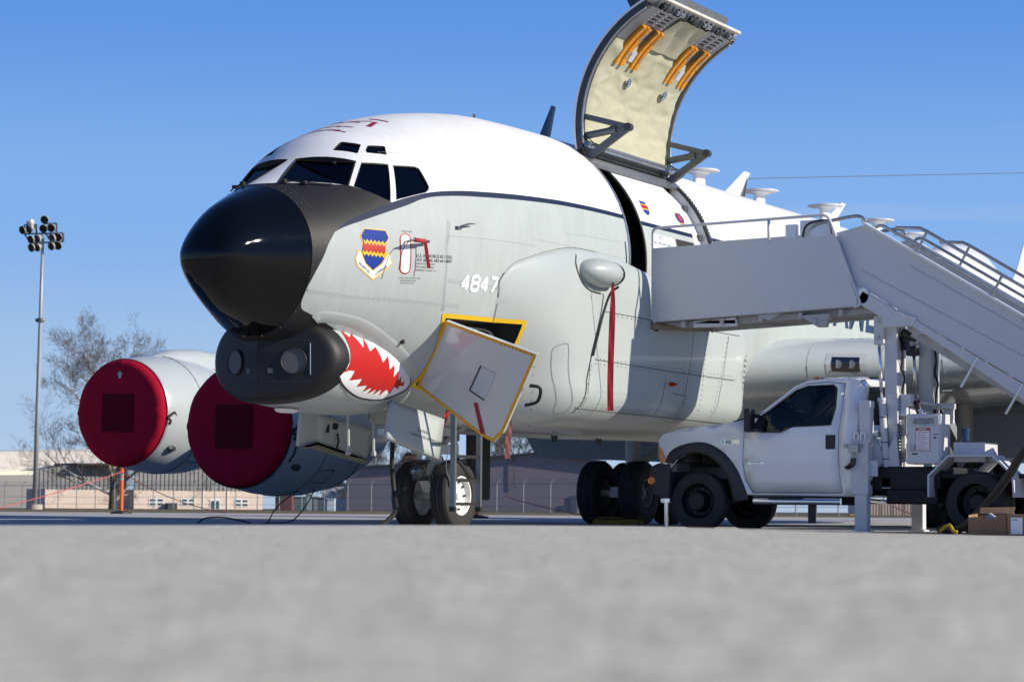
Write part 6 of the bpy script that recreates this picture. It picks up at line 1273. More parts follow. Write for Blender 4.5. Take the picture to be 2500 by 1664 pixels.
# stairs
SL = -.608
for xx, s_ in ((8.86, -1), (10.86, 1)):
    SP = [(-4.6, 4.13), (-5.36, 4.30), (-11.3, 4.30+SL*5.94), (-11.3, .35), (-10.7, .19), (-5.58, 3.245), (-5.30, 3.42), (-4.95, 3.5)]
    k = MB(); k.prism([(xx, y, z) for y, z in SP], (.03, 0, 0)); k.build('stair_side_panel', m_sw, truck)
    k = MB(); k.beam((xx-.01, -5.34, 4.325), (xx-.01, -11.3, 4.325+SL*5.96), .15, .03); k.build('panel_capping', m_bwhite, truck)
    k = MB(); k.prism([(xx-.03, y, z) for y, z in ((-5.33, 3.38), (-11.2, -.165+.0), (-10.6, -.14+.0), (-6.05, 2.855), (-5.62, 2.84), (-5.62, 3.12))], (.08, 0, 0)) if False else k.prism([(xx-.03, y, z) for y, z in ((-5.33, 3.385), (-10.45, .27), (-10.15, .10), (-6.05, 2.855), (-5.61, 2.845), (-5.61, 3.11))], (.08, 0, 0)); k.build('stringer', m_sw, truck, bevel=.006)
    k = MB(); k.beam((xx+.02, -5.28, 3.30), (xx+.02, -5.75, 3.02), .16, .2); k.build('stringer_box', m_sw, truck, bevel=.02)
    k = MB(); k.lathe([(-.05, 0), (-.05, .085), (.05, .085), (.05, 0)], (xx-.01, -5.34, 3.30), 'x', 18, sz=1.3); k.build('pivot_boss', m_bwhite, truck, auto=40)
    k = MB(); k.beam((xx+.22*-s_, -6.0, 2.80), (xx+.22*-s_, -9.9, .42), .14, .16); k.build('under_stringer', m_sg, truck)
    for (a, b), (c_, d) in (((-5.64, 3.125), (-6.075, 2.865)), ((-6.075, 2.99), (-6.02, 2.88))):
        pass
    k = MB(); k.prism([(xx-.045, y, z) for y, z in ((-5.64, 3.11), (-6.09, 2.955), (-6.03, 2.86), (-5.63, 2.85))], (.012, 0, 0)); k.build('doubler_plate', m_sw, truck)
    k = MB()
    for a_, b_ in (((-5.63, 3.125), (-6.10, 2.957)), ((-6.10, 2.957), (-6.035, 2.862))): k.beam((xx-.05, *a_), (xx-.05, *b_), .01, .012)
    k.build('plate_edge', m_bwhite, truck)
    for y in (-6.98, -7.60, -8.22): k = MB(); z_ = 2.36+(y+6.98)*.605; k.beam((xx-.04, y+.24, z_-.36), (xx-.04, y, z_+.04), .02, .06, (1, 0, 0)); k.build('stringer_rib', m_bwhite, truck)
    ins = xx+.015
    k = MB(); L = [V((ins, -5.80, 4.235)), V((ins, -6.15, 4.215)), V((ins, -6.25, 4.165)), V((ins, -11.0, 4.165-4.75*.608))]; k.tube(L, .024, 8); k.build('handrail', m_alu, truck, smooth=True)
    for y in (-6.25, -7.31, -8.37, -9.43, -10.49):
        zt_ = 4.165+(y+6.25)*.608; k = MB(); k.tube([(ins, y, zt_), (ins, y+.15, zt_-.28)], .02, 8); k.box((ins, y+.155, zt_-.29), (.05, .1, .02), Matrix.Rotation(radians(31), 3, 'X')); k.build('handrail_post', m_alu, truck)
    k = MB(); ii = ins-.12*s_; L = smooth_line([(ii, -5.42, 4.18), (ii, -5.47, 4.27), (ii, -5.55, 4.29), (ii, -5.66, 4.24), (ii, -6.2, 3.915)], 5)+[V((ii, -11, 3.915-4.8*.608))]; k.tube(L, .022, 8); k.build('inner_handrail', m_alu, truck, smooth=True)
    k = MB(); L = smooth_line([(ii, -4.45, 4.2), (ii, -4.5, 4.3), (ii, -4.65, 4.37), (ii, -5.1, 4.44), (ii, -5.25, 4.43), (ii, -5.32, 4.36)], 5); k.tube(L, .024, 8); k.build('top_handrail', m_alu, truck, smooth=True)
    for j, (pa, pb) in enumerate((((-6.0, 3.70), (-10.6, 1.02)), ((-5.3, 3.66), (-10.9, .60)), ((-7.55, 2.98), (-7.83, 2.50)))):
        k = MB(); k.beam((xx-.003 if s_ < 0 else xx+.033, *pa), (xx-.003 if s_ < 0 else xx+.033, *pb), .004, .008); k.build('panel_joint', mat('panel_joint_grey', (.38, .39, .42), .7), truck)
    k = MB()
    for i in range(14): k.sphere((xx-.004 if s_ < 0 else xx+.034, -5.5-.4*i, 3.58-.243*i), .007, 5, 3)
    stuff(k.build('panel_bolt_row', m_strut, truck))
for i in range(17):
    y = -5.45-.33*i; z_ = 3.16-.2*i
    if z_ > .05: k = MB(); k.bb((8.9, y, z_-.02), (10.86, y-.30, z_+.02)); k.build('stair_tread', m_alu, truck)
k = MB(); k.bb((8.95, -9.9, 0), (9.1, -10.05, .4)); k.bb((10.7, -9.9, 0), (10.85, -10.05, .4)); k.build('stair_foot', m_sg, truck)

# ------------------------------------------------------------------ the setting: ground, field, buildings, fence, trees
def B(D, L, z=0.): return V((CAM.x, CAM.y, 0))+fw0*D+rt0*L+V((0, 0, z))
def zg(D): return lerp_t([(0, 0), (92, 0), (200, -.19), (480, -.72), (1000, -1.6), (2600, -4)], D)
def ground_mat(name, c1, c2, sc, rough=.9, bump=.3, bsc=60, fine=300., joints=False):
    ma = bpy.data.materials.new(name); ma.use_nodes = True; n = ma.node_tree.nodes; l = ma.node_tree.links; b = n['Principled BSDF']
    g = n.new('ShaderNodeNewGeometry'); t = n.new('ShaderNodeTexNoise'); t.inputs['Scale'].default_value = sc; t.inputs['Detail'].default_value = 10; t.inputs['Roughness'].default_value = .7; l.new(g.outputs['Position'], t.inputs[0])
    cr = n.new('ShaderNodeValToRGB'); cr.color_ramp.elements[0].position = .34; cr.color_ramp.elements[1].position = .66; cr.color_ramp.elements[0].color = (*c1, 1); cr.color_ramp.elements[1].color = (*c2, 1); l.new(t.outputs[0], cr.inputs[0])
    v = n.new('ShaderNodeTexVoronoi'); v.inputs['Scale'].default_value = fine; l.new(g.outputs['Position'], v.inputs['Vector'])
    h = n.new('ShaderNodeMix'); h.data_type = 'RGBA'; h.blend_type = 'MULTIPLY'; h.inputs[0].default_value = .9 if fine > 60 else .5
    r2 = n.new('ShaderNodeValToRGB'); r2.color_ramp.elements[0].color = (.38, .36, .34, 1); r2.color_ramp.elements[1].color = (1.42, 1.40, 1.38, 1); r2.color_ramp.elements[0].position = .05; r2.color_ramp.elements[1].position = .95
    l.new(v.outputs['Color'], r2.inputs[0]); l.new(cr.outputs[0], h.inputs[6]); l.new(r2.outputs[0], h.inputs[7])
    out = h.outputs[2]
    if joints:
        mp = n.new('ShaderNodeMapping'); mp.inputs['Rotation'].default_value = (0, 0, .12); l.new(g.outputs['Position'], mp.inputs[0])
        br = n.new('ShaderNodeTexBrick'); br.offset = 0; br.inputs['Scale'].default_value = 1; br.inputs['Brick Width'].default_value = 6.1; br.inputs['Row Height'].default_value = 6.1; br.inputs['Mortar Size'].default_value = .02; br.inputs['Color1'].default_value = (1, 1, 1, 1); br.inputs['Color2'].default_value = (.92, .92, .92, 1); br.inputs['Mortar'].default_value = (.25, .25, .25, 1); l.new(mp.outputs[0], br.inputs[0])
        mj = n.new('ShaderNodeMix'); mj.data_type = 'RGBA'; mj.blend_type = 'MULTIPLY'; mj.inputs[0].default_value = 1; l.new(out, mj.inputs[6]); l.new(br.outputs[0], mj.inputs[7]); out = mj.outputs[2]
    l.new(out, b.inputs['Base Color']); b.inputs['Roughness'].default_value = rough; b.inputs['Specular IOR Level'].default_value = .25
    bp = n.new('ShaderNodeBump'); bp.inputs['Strength'].default_value = bump; bp.inputs['Distance'].default_value = .01
    t2 = n.new('ShaderNodeTexNoise'); t2.inputs['Scale'].default_value = bsc; t2.inputs['Detail'].default_value = 5; l.new(g.outputs['Position'], t2.inputs[0]); l.new(t2.outputs[0], bp.inputs['Height']); l.new(bp.outputs[0], b.inputs['Normal'])
    return ma
m_conc = ground_mat('apron_concrete', (.42, .40, .37), (.52, .50, .47), .35, fine=40, joints=True)
m_fore = ground_mat('foreground_concrete', (.46, .435, .36), (.82, .79, .66), 18., fine=105., bump=.6, bsc=90)
m_grass = ground_mat('dry_winter_grass', (.10, .085, .035), (.22, .17, .075), .5, fine=3., bump=1., bsc=20)
def sheet(nm, D0, D1, L0, L1, ma, dz=0., nD=24, nL=8):
    k = MB(); k.grid([[B(D0+(D1-D0)*(i/nD)**2, L0+(L1-L0)*j/nL, zg(D0+(D1-D0)*(i/nD)**2)+dz) for j in range(nL+1)] for i in range(nD+1)]); return struct(k.build(nm, ma))
sheet('ground', -120, 2600, -1600, 1600, m_grass, dz=-.012, nD=60)
sheet('apron', -110, 92, -150, 150, m_conc, nD=10)
# raised pavement the camera lies on
EDGE = [(6.2, -9.), (7.6, -4.2), (8.7, -1.84), (9.6, -.9), (10.3, 0), (10.2, .5), (9.3, .91), (7.2, 1.46), (5.2, 2.2), (3.2, 4.5), (2.0, 9.)]
k = MB(); top = [B(d, l_, .2526) for d, l_ in EDGE]; bk_ = [B(-14, 9, .2526), B(-14, -9, .2526)]
k.prism([p-V((0, 0, .2526)) for p in top+bk_], (0, 0, .2526)); struct(k.build('foreground_pavement', m_fore, bevel=.012))

m_cream = mat('cream_block_wall', (.74, .60, .50), .8, var=.05, vs=.4)
m_corr = mat('grey_corrugated_sheet', (.24, .235, .23), .5, .1, var=.06, vs=.3)
m_roof = mat('cream_metal_roof', (.86, .77, .63), .45, var=.05, vs=.2)
m_wf = mat('white_window_frame', (.75, .75, .73), .5)
m_bg = mat('building_glass', (.05, .09, .11), .08)
m_eave = mat('dark_eave', (.03, .03, .035), .6)
def px_L(px, D): return (px-1250)/5911*D
def px_z(px, py, D): return .3326+(1235.2+(px-1250)*.00695-py)/5911*D
# ---- long hall at the left
HA = radians(30); HO = B(470, px_L(330, 470)); hu = (rt0*cos(HA)+fw0*sin(HA)).normalized(); hn = (-fw0*cos(HA)+rt0*sin(HA)).normalized()
def HB(u, z, d=0.): return HO+hu*u+hn*d+V((0, 0, z))
hall = thing('hangar_hall', 'long hall with cream metal roof and grey corrugated wall behind the light mast', 'building', HO)
def quadbox(mb, u0, u1, z0, z1, d0, d1):
    P = [HB(u, z, d) for u in (u0, u1) for z in (z0, z1) for d in (d0, d1)]
    return mb.add(P, [(0, 1, 3, 2), (4, 6, 7, 5), (0, 4, 5, 1), (2, 3, 7, 6), (0, 2, 6, 4), (1, 5, 7, 3)])
def u_of(px): 
    # station along the wall seen at image column px
    t = (px-1250)/5911; # (L0+u*hu.rt)/(D0+u*hu.fw) = t
    L0 = px_L(330, 470); return (t*470-L0)/(cos(HA)-t*sin(HA))
def z_of(px, py): u = u_of(px); return px_z(px, py, 470+u*sin(HA))
zb = -.75
uR = u_of(645); zt1 = z_of(500, 1196); ztop = z_of(400, 1137)
k = MB(); quadbox(k, 0, uR, zb, zt1, 0, -14); k.build('lower_wall', m_cream, hall)
k = MB(); quadbox(k, u_of(128), 0, zb, zt1, -3.0, -14); k.build('lower_wall', m_cream, hall)
k = MB(); n_ = int(uR/.45)
for (ua, ub, d0) in ((0, uR, .12), (u_of(99), 0, -2.9)):
    n_ = int((ub-ua)/.9); k = MB()
    zz0 = zt1; rows = []
    for i in range(n_+1):
        for q, dd in ((0, 0), (.25, 0), (.3, .16), (.6, .16), (.65, 0)):
            u = ua+(ub-ua)*(i+q)/(n_+1); zt_ = ztop if u > u_of(191) else ztop-(u_of(191)-u)*.16
            rows.append([HB(u, zz0, d0+dd), HB(u, zt_, d0+dd), HB(u, zt_, d0-10)])
    k.grid(rows); k.build('corrugated_wall', m_corr, hall)
k = MB(); quadbox(k, u_of(191), uR, ztop, ztop+.35, .5, -13); k.build('eave', m_eave, hall)
# big cream roof behind
D2 = 500
def G(px, py, D): return B(D, px_L(px, D), px_z(px, py, D))
def GR(px, py, back=0): return G(px, py, 486+(px+60)/620*52+back)
k = MB(); k.add([GR(-60, 1160), GR(97, 1158.5), GR(191, 1134), GR(330, 1134), GR(560, 1136), GR(560, 1100, 14), GR(330, 1096, 14), GR(-60, 1102, 14)], [(0, 1, 2, 7), (2, 3, 6, 7), (3, 4, 5, 6)]); k.build('metal_roof', m_roof, hall, solid=.2)
k = MB(); k.beam(GR(-60, 1102, 14), GR(560, 1100, 14), .5, .35); k.build('roof_ridge', m_eave, hall)
for i in range(38): 
    a = i/38; k = MB(); k.beam(GR(-60, 1160).lerp(GR(560, 1136), a)+V((0, 0, .25)), GR(-60, 1102, 14).lerp(GR(560, 1100, 14), a)+V((0, 0, .25)), .12, .12)
    k.build('roof_seam', m_roof, hall) if a > .25 else None
k = MB(); P = [GR(-60, 1160), GR(97, 1158.5), V((GR(97, 1158).x, GR(97, 1158).y, zb)), V((GR(-60, 1160).x, GR(-60, 1160).y, zb))]; k.prism(P, fw0*20); k.build('side_wall', m_corr, hall)
def hwin(px0, px1, py0, py1, door=False):
    u0, u1 = u_of(px0), u_of(px1); z0, z1 = z_of((px0+px1)/2, py1), z_of((px0+px1)/2, py0); z0 = max(z0, zb)
    k = MB(); quadbox(k, u0, u1, z0, z1, .02, .12); f_ = k.build('door_frame' if door else 'window', m_wf, hall)
    n = 2; w_ = (u1-u0)/n
    for i in range(n):
        for j in range(1 if door else 2):
            k = MB(); a = z0+(z1-z0)*j/2 if not door else z0; b = z0+(z1-z0)*(j+1)/2 if not door else z1-.25
            quadbox(k, u0+i*w_+.22, u0+(i+1)*w_-.18, a+.15, b-.15, .06, .15); k.build('pane', m_bg, f_)
for a in ((367.6, 404, 1215.8, 1234.6), (446, 480, 1216, 1234.5), (576.6, 610, 1218, 1236)): hwin(*a)
hwin(516, 541, 1217, 1244, True)
k = MB(); quadbox(k, u_of(407), u_of(430), zb, z_of(420, 1227), .2, 1.6); k.build('dark_cabinet', m_eave, hall)
for px in (329, 500, 559): k = MB(); quadbox(k, u_of(px)-.12, u_of(px)+.12, zb, zt1, .02, .22); k.build('downpipe', m_wf if px != 329 else m_eave, hall)
# ---- blue grey warehouse
def flat_block(nm, label, cat, pts, D, depth, ma, z0, tilt=0.):
    root = thing(nm, label, cat, B(D, px_L(pts[0][0], D), z0)); x0 = pts[0][0]
    def q(px, py): d = D+(px_L(px, D)-px_L(x0, D))*tilt; return B(d, px_L(px, d), px_z(px, py, d))
    P = [q(*p) for p in pts]; lo = [V((p.x, p.y, z0)) for p in (P[-1], P[0])]
    k = MB(); k.prism(P+lo, fw0*depth); k.build('wall', ma, root); return root, q
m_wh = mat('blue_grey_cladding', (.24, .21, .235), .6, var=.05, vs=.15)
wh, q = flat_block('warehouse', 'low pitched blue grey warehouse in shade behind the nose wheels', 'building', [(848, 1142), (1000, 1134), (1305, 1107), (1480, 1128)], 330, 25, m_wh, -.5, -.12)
k = MB(); L = [q(846, 1141), q(1000, 1133), q(1305, 1106), q(1482, 1127)]
for a, b in zip(L, L[1:]): k.beam(a-fw0*.3, b-fw0*.3, .5, .25)
k.build('roof_edge', mat('roof_edge_blue', (.05, .06, .085), .5), wh)
k = MB(); k.tube([q(1257, 1118)-fw0*.2, q(1257, 1188)-fw0*.2, q(1262, 1190)-fw0*.2], .06, 6); k.build('downpipe', m_eave, wh)
for px, w_, t_ in ((1395, 14, 1210), (1372, 10, 1232)): k = MB(); a, b = q(px, t_), q(px+w_, t_); k.prism([a-fw0*.15, b-fw0*.15, V((b.x, b.y, -.5))-fw0*.15, V((a.x, a.y, -.5))-fw0*.15], fw0*.1); k.build('door', mat('warehouse_door', (.10, .11, .16), .5), wh)
k = MB(); a = q(853, 1190); k.box(a-fw0*.2, (.5, .1, .4)); k.build('wall_lamp', m_eave, wh)
# brick stack and white house, utility cabinets
rb, q = flat_block('brick_house', 'dark brick house gable showing above the warehouse roof', 'house', [(985, 1128), (993, 1108), (1018, 1106), (1030, 1128)], 420, 12, mat('brown_brick', (.13, .075, .06), .8, var=.2, vs=.8), -.7)
k = MB(); k.beam(q(983, 1128), q(993, 1106), .4, .3); k.beam(q(993, 1106), q(1020, 1105), .4, .3); k.build('roof', m_eave, rb)
hs_, q = flat_block('white_house', 'white sided house with dark roof behind the utility cabinets', 'house', [(790, 1196), (792, 1189), (848, 1186), (850, 1240)], 430, 14, mat('white_siding', (.70, .71, .73), .6, var=.04, vs=.6), -.7)
k = MB(); k.prism([q(780, 1190), q(820, 1170), q(855, 1187)], fw0*15); k.build('roof', mat('house_roof', (.04, .035, .035), .8), hs_)
for a in ((814, 820, 1196, 1208), (829, 836, 1194, 1203)):
    P = [q(a[0], a[2]), q(a[1], a[2]), q(a[1], a[3]), q(a[0], a[3])]; k = MB(); k.prism([p-fw0*.15 for p in P], fw0*.1); wn_ = k.build('window', m_wf, hs_); c = sum(P, V())/4
    k = MB(); k.prism([c+(p-c)*.75-fw0*.2 for p in P], fw0*.1); k.build('pane', m_bg, wn_)
m_ug = mat('utility_green', (.14, .18, .16), .5, var=.08, vs=1)
for (a, b, t_, ma, nm, lb) in ((722, 752, 1212, m_ug, 'transformer_box', 'large dark green transformer box in the yard left of the white house'), (750, 766, 1206, mat('utility_pale_green', (.36, .42, .39), .5), 'utility_cabinet', 'pale green cabinet rising beside the transformer box'), (769, 780, 1212, mat('utility_grey', (.28, .30, .30), .5), 'utility_cabinet', 'narrow grey cabinet between the pale green and the dark grey ones'), (781, 799, 1214, mat('utility_dark', (.12, .14, .16), .5), 'utility_cabinet', 'dark blue grey cabinet beside the white box'), (802, 820, 1217, mat('utility_white', (.62, .66, .70), .5), 'utility_cabinet', 'white box cabinet in front of the white house')):
    r_, q = flat_block(nm, lb, 'cabinet', [(a, t_), (b, t_)], 260, 2, ma, -.31)
    k = MB(); k.beam(q(a-1, t_)+fw0, q(b+1, t_)+fw0, 2.2, .08); k.build('lid', ma, r_)
r_, q = flat_block('shed', 'small brown and red shed in the yard past the cream hall', 'shed', [(676, 1204), (716, 1202)], 300, 4, mat('shed_red_brown', (.16, .06, .05), .8, var=.3, vs=.7), -.38)
k = MB(); k.beam(q(674, 1203)+fw0*2, q(718, 1201)+fw0*2, 4.4, .2); k.build('roof', m_eave, r_)
k = MB(); P = [q(682, 1212), q(692, 1212), q(692, 1222), q(682, 1222)]; k.prism([p-fw0*.1 for p in P], fw0*.08); k.build('sign', mat('shed_green', (.03, .13, .06), .6), r_)
# cream container wall under the truck
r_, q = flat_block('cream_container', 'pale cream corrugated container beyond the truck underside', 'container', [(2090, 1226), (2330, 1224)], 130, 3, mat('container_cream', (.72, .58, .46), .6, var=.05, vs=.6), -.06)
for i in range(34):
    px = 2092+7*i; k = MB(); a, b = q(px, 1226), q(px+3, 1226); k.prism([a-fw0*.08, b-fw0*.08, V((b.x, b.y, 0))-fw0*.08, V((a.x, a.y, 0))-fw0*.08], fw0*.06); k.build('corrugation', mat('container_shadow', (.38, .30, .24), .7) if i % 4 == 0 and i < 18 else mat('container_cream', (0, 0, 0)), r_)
r_, q = flat_block('yellow_crate', 'low yellow crate on the grass right of the mud flap', 'crate', [(2075, 1256), (2100, 1256)], 128, 1, m_orange, -.06)
k = MB(); k.beam(q(2075, 1255.5), q(2100, 1255.5), .1, .05); k.build('lid', m_yel, r_)

# ------------------------------------------------------------------ chain link fence
m_fp = mat('galvanised_post', (.30, .32, .32), .5, .3, var=.1, vs=2); m_fp2 = mat('galvanised_bright', (.5, .52, .52), .4, .5)
def fence_mesh_mat():
    ma = bpy.data.materials.new('chain_link_wire'); ma.use_nodes = True; n = ma.node_tree.nodes; l = ma.node_tree.links; b = n['Principled BSDF']
    b.inputs['Base Color'].default_value = (.22, .24, .25, 1); b.inputs['Roughness'].default_value = .5
    tc = n.new('ShaderNodeTexCoord'); mp = n.new('ShaderNodeMapping'); mp.inputs['Rotation'].default_value = (0, 0, radians(45)); mp.inputs['Scale'].default_value = (14, 14, 14); l.new(tc.outputs['UV'], mp.inputs[0])
    br = n.new('ShaderNodeTexBrick'); br.offset = 0; br.inputs['Scale'].default_value = 1; br.inputs['Brick Width'].default_value = 1; br.inputs['Row Height'].default_value = 1; br.inputs['Mortar Size'].default_value = .035
    l.new(mp.outputs[0], br.inputs[0]); l.new(br.outputs['Fac'], b.inputs['Alpha']); return ma
fence = thing('chain_link_fence', 'chain link security fence with barbed wire arms along the far grass', 'fence', B(253, px_L(46, 253), -.28))
FA = B(255, px_L(-25, 255)); FB_ = B(196, px_L(1520, 196)); FL_ = (FB_-FA).length; fd = (FB_-FA).normalized(); fnum = int(FL_/3.05)
FBC = B(135, px_L(2600, 135))
pts = [FA+fd*3.05*i for i in range(fnum+1)]; d2 = (FBC-pts[-1]).normalized(); pts += [pts[-1]+d2*3.05*i for i in range(1, int((FBC-pts[-1]).length/3.05))]
def gz(p): q = p-CAM; return zg(q.dot(fw0))
k = MB(); me_pts = []
proto = None
for p in pts:
    z = gz(p)
    if proto is None:
        k = MB(); k.tube([V((0, 0, -.3)), V((0, 0, 2.45))], .05, 6); post = k.build('post', m_fp, None, loc=(0, 0, 0)); post.parent = fence
        k = MB(); k.tube([V((0, 0, 2.45)), V(rt0*.28)+V((0, 0, 2.85))], .04, 5); arm = k.build('barb_arm', m_fp2, None, loc=(0, 0, 0)); arm.parent = post; proto = post; c = post
    else:
        c = proto.copy(); COL.objects.link(c); c.parent = fence; a2 = arm.copy(); COL.objects.link(a2); a2.parent = c
    c.location = V((p.x, p.y, z))-fence.location
for h, r in ((2.42, .03), (1.25, .014), (.55, .014), (.08, .02), (2.58, .01), (2.70, .01), (2.82, .01)):
    k = MB(); k.tube([p+V((0, 0, gz(p)+h))+(rt0*.28*max(0, (h-2.45)/.4)) for p in pts], r, 4, False); k.build('fence_wire' if r < .03 else 'top_rail', m_fp, fence)
k = MB(); k.grid([[p+V((0, 0, gz(p))), p+V((0, 0, gz(p)+2.42))] for p in pts]); fm = k.build('chain_link_mesh', fence_mesh_mat(), fence, norm=False)
uv = fm.data.uv_layers.new(name='uv')
for poly in fm.data.polygons:
    for li in poly.loop_indices:
        vi = fm.data.loops[li].vertex_index; uv.data[li].uv = ((vi//2)*3.05, (vi % 2)*2.42)

# ------------------------------------------------------------------ flood light mast
MD = 230; ML = px_L(90, MD); mz = zg(MD)
mast = thing('floodlight_mast', 'tall grey floodlight mast with a cluster of round lamps at its top', 'light mast', B(MD, ML, mz))
s_ = MD/5911
def MP(px, py, d=0.): return B(MD+d, px_L(px, MD), px_z(px, py, MD))
m_pole = mat('mast_grey', (.36, .38, .39), .45, .3, var=.08, vs=1)
k = MB(); a = B(MD, ML, mz+.3); b_ = MP(97, 570); k.tube([a, a.lerp(b_, .35), a.lerp(b_, .7), b_], [.25, .21, .17, .13], 14); k.build('pole', m_pole, mast, smooth=True)
k = MB(); k.tube([B(MD, ML, mz-.3), B(MD, ML, mz+.45)], .75, 16); k.build('concrete_base', mat('mast_footing', (.5, .42, .34), .9), mast, auto=40)
k = MB(); c = MP(95.5, 781); k.tube([c-V((0, 0, .2)), c+V((0, 0, .2))], .27, 10); k.sphere(c+rt0*-.32, .2, 8, 6); k.sphere(c+rt0*.22, .18, 8, 6); k.build('mast_collar', m_strut, mast)
m_frame = mat('lamp_frame', (.05, .055, .06), .5)
for (x0_, y0_), (x1_, y1_) in (((51, 569), (146, 567)), ((68, 592), (147, 588)), ((51, 547), (80, 546)), ((99, 544), (130, 543)), ((80, 546), (81, 572)), ((130, 543), (130, 567)), ((51, 548), (52, 569)), ((99, 545), (99, 569)), ((53, 571), (68, 592)), ((146, 567), (147, 588)), ((104, 568), (120, 592)), ((97, 560), (97, 610))):
    k = MB(); k.beam(MP((x0_+0), y0_), MP(x1_, y1_), .16 if y0_ > 560 else .10, .14); k.build('lamp_frame_bar', m_frame, mast)
m_lampb = mat('lamp_housing', (.62, .63, .62), .35, .4); m_lampf = mat('lamp_face_dark', (.012, .013, .015), .25)
for i, (a, b_, sd_) in enumerate(((185, 238, -1), (250, 228, -1), (262, 155, 2), (398, 138, 1), (388, 224, 1), (462, 218, 1), (268, 330, -1), (330, 322, -1), (470, 314, -1), (530, 306, 1), (275, 408, -1), (330, 405, -1), (465, 393, -1), (530, 389, 1))):
    c = MP(a/3.92, 500+b_/3.92, -.3)
    dr_ = (-fw0*.85+rt0*(-.55 if sd_ < 0 else -.15)+V((0, 0, -.35))).normalized() if sd_ != 2 else (fw0*.2-rt0*.3+V((0, 0, .9))).normalized()
    k = MB(); ey = dr_.orthogonal().normalized(); ez = dr_.cross(ey); rows = []
    for t, r in ((0, .41), (.15, .40), (.40, .27), (.62, .13), (.9, .11), (.91, .01)): rows.append([c-dr_*t+(ey*cos(2*pi*j/14)+ez*sin(2*pi*j/14))*r for j in range(14)])
    k.grid(rows, True); lp = k.build('floodlight', m_lampb, mast, smooth=True)
    k = MB(); k.add([c+dr_*.01+(ey*cos(2*pi*j/14)+ez*sin(2*pi*j/14))*.395 for j in range(14)], [tuple(range(14))]); k.build('lamp_glass', m_lampf, lp)

# ------------------------------------------------------------------ bare trees
def bark(name, low, high, zs):
    ma = bpy.data.materials.new(name); ma.use_nodes = True; n = ma.node_tree.nodes; l = ma.node_tree.links; b = n['Principled BSDF']; g = n.new('ShaderNodeNewGeometry')
    t = n.new('ShaderNodeTexNoise'); t.inputs['Scale'].default_value = .9; t.inputs['Detail'].default_value = 5; l.new(g.outputs['Position'], t.inputs[0])
    cr = n.new('ShaderNodeValToRGB'); cr.color_ramp.elements[0].position = .42; cr.color_ramp.elements[1].position = .58; cr.color_ramp.elements[0].color = (*low, 1); cr.color_ramp.elements[1].color = (*high, 1)
    l.new(t.outputs[0], cr.inputs[0]); l.new(cr.outputs[0], b.inputs['Base Color']); b.inputs['Roughness'].default_value = .9; return ma
m_limb = bark('sycamore_limb_bark', (.16, .13, .10), (.52, .49, .44), 8); m_twig = mat('twig_brown', (.14, .105, .085), .9, var=.3, vs=1.); m_trunk = mat('mossy_trunk_bark', (.085, .080, .038), .95, var=.35, vs=2)
def tree(nm, label, base, H, spread, seed, lean, mats, nlimb=9, tw=1.0, first=.16):
    r = random.Random(seed); root = thing(nm, label, 'tree', base)
    tr = MB(); lm = MB(); tw_ = MB(); ends = []
    top = base+V((0, 0, H*.52))+lean*.4; P = [base-V((0, 0, .3)), base+V((0, 0, H*.08)), base+V((0, 0, H*.2))+lean*.05, base.lerp(top, .7)+V((r.uniform(-.4, .4), r.uniform(-.4, .4), 0)), top]
    R0 = H*.021; tr.tube(smooth_line(P, 4), [R0*(1.25-1.0*i/(4*4)) for i in range(17)], 10)
    trunk = smooth_line(P, 10)
    def grow(p, d, L, rad, lev):
        n = 5; pts = [p]; q = p.copy(); dd = d.copy()
        for i in range(n):
            dd = (dd+V((r.uniform(-1, 1), r.uniform(-1, 1), r.uniform(-.5, .75)))*(.20+.06*lev)).normalized(); q = q+dd*L/n; pts.append(q.copy())
        (lm if lev < 2 else tw_).tube(pts, [rad*(1-.72*i/n) for i in range(n+1)], 6 if lev < 2 else 3, False)
        if lev >= 4: return
        for j in range((7, 7, 6, 5)[lev] if lev < 4 else 0):
            t = r.uniform(.25, 1.); i = min(int(t*n), n-1); o = pts[i].lerp(pts[i+1], t*n-i)
            ax = (pts[i+1]-pts[i]).normalized(); sd_ = ax.orthogonal().normalized(); sd_.rotate(Matrix.Rotation(r.uniform(0, 2*pi), 3, ax))
            nd = (ax*r.uniform(.5, .95)+sd_*r.uniform(.45, .95)+V((0, 0, .16 if lev < 2 else .05))).normalized()
            grow(o, nd, L*r.uniform(.38, .62), max(rad*(1-.72*t)*r.uniform(.45, .65), .012*tw), lev+1)
    for i in range(nlimb):
        t = first+(1-first)*(i/(nlimb-1))**.9; k_ = min(int(t*(len(trunk)-1)), len(trunk)-2); o = trunk[k_]; a = i*2.4+r.uniform(-.4, .4)
        up = .12+1.1*t; nd = V((cos(a), sin(a), up)).normalized(); Lk = spread*(1.0-.35*t)*r.uniform(.8, 1.15)*(1+.35*max(0, t-.6))
        grow(o, nd, Lk, R0*(.55-.22*t), 0)
    for i in range(4):
        a = i*1.57+r.uniform(-.3, .3); grow(trunk[-1], V((cos(a)*.35, sin(a)*.35, 1)).normalized(), H*.42*r.uniform(.85, 1.1), R0*.32, 0)
    tr.build('trunk', mats[0], root, smooth=True); c = lm.build('crown', mats[1], root, smooth=True, norm=False); tw_.build('twigs', mats[2], c, norm=False); return root
tree('sycamore_tree', 'bare pale limbed sycamore with mossy trunk behind the outer engine', B(300, px_L(280, 300), -.38), 21.3, 9.8, 11, rt0*-1.5, (m_trunk, m_limb, m_twig), nlimb=12, tw=1.0)
m_dl = mat('dark_bare_limb', (.12, .095, .075), .9, var=.3, vs=1)
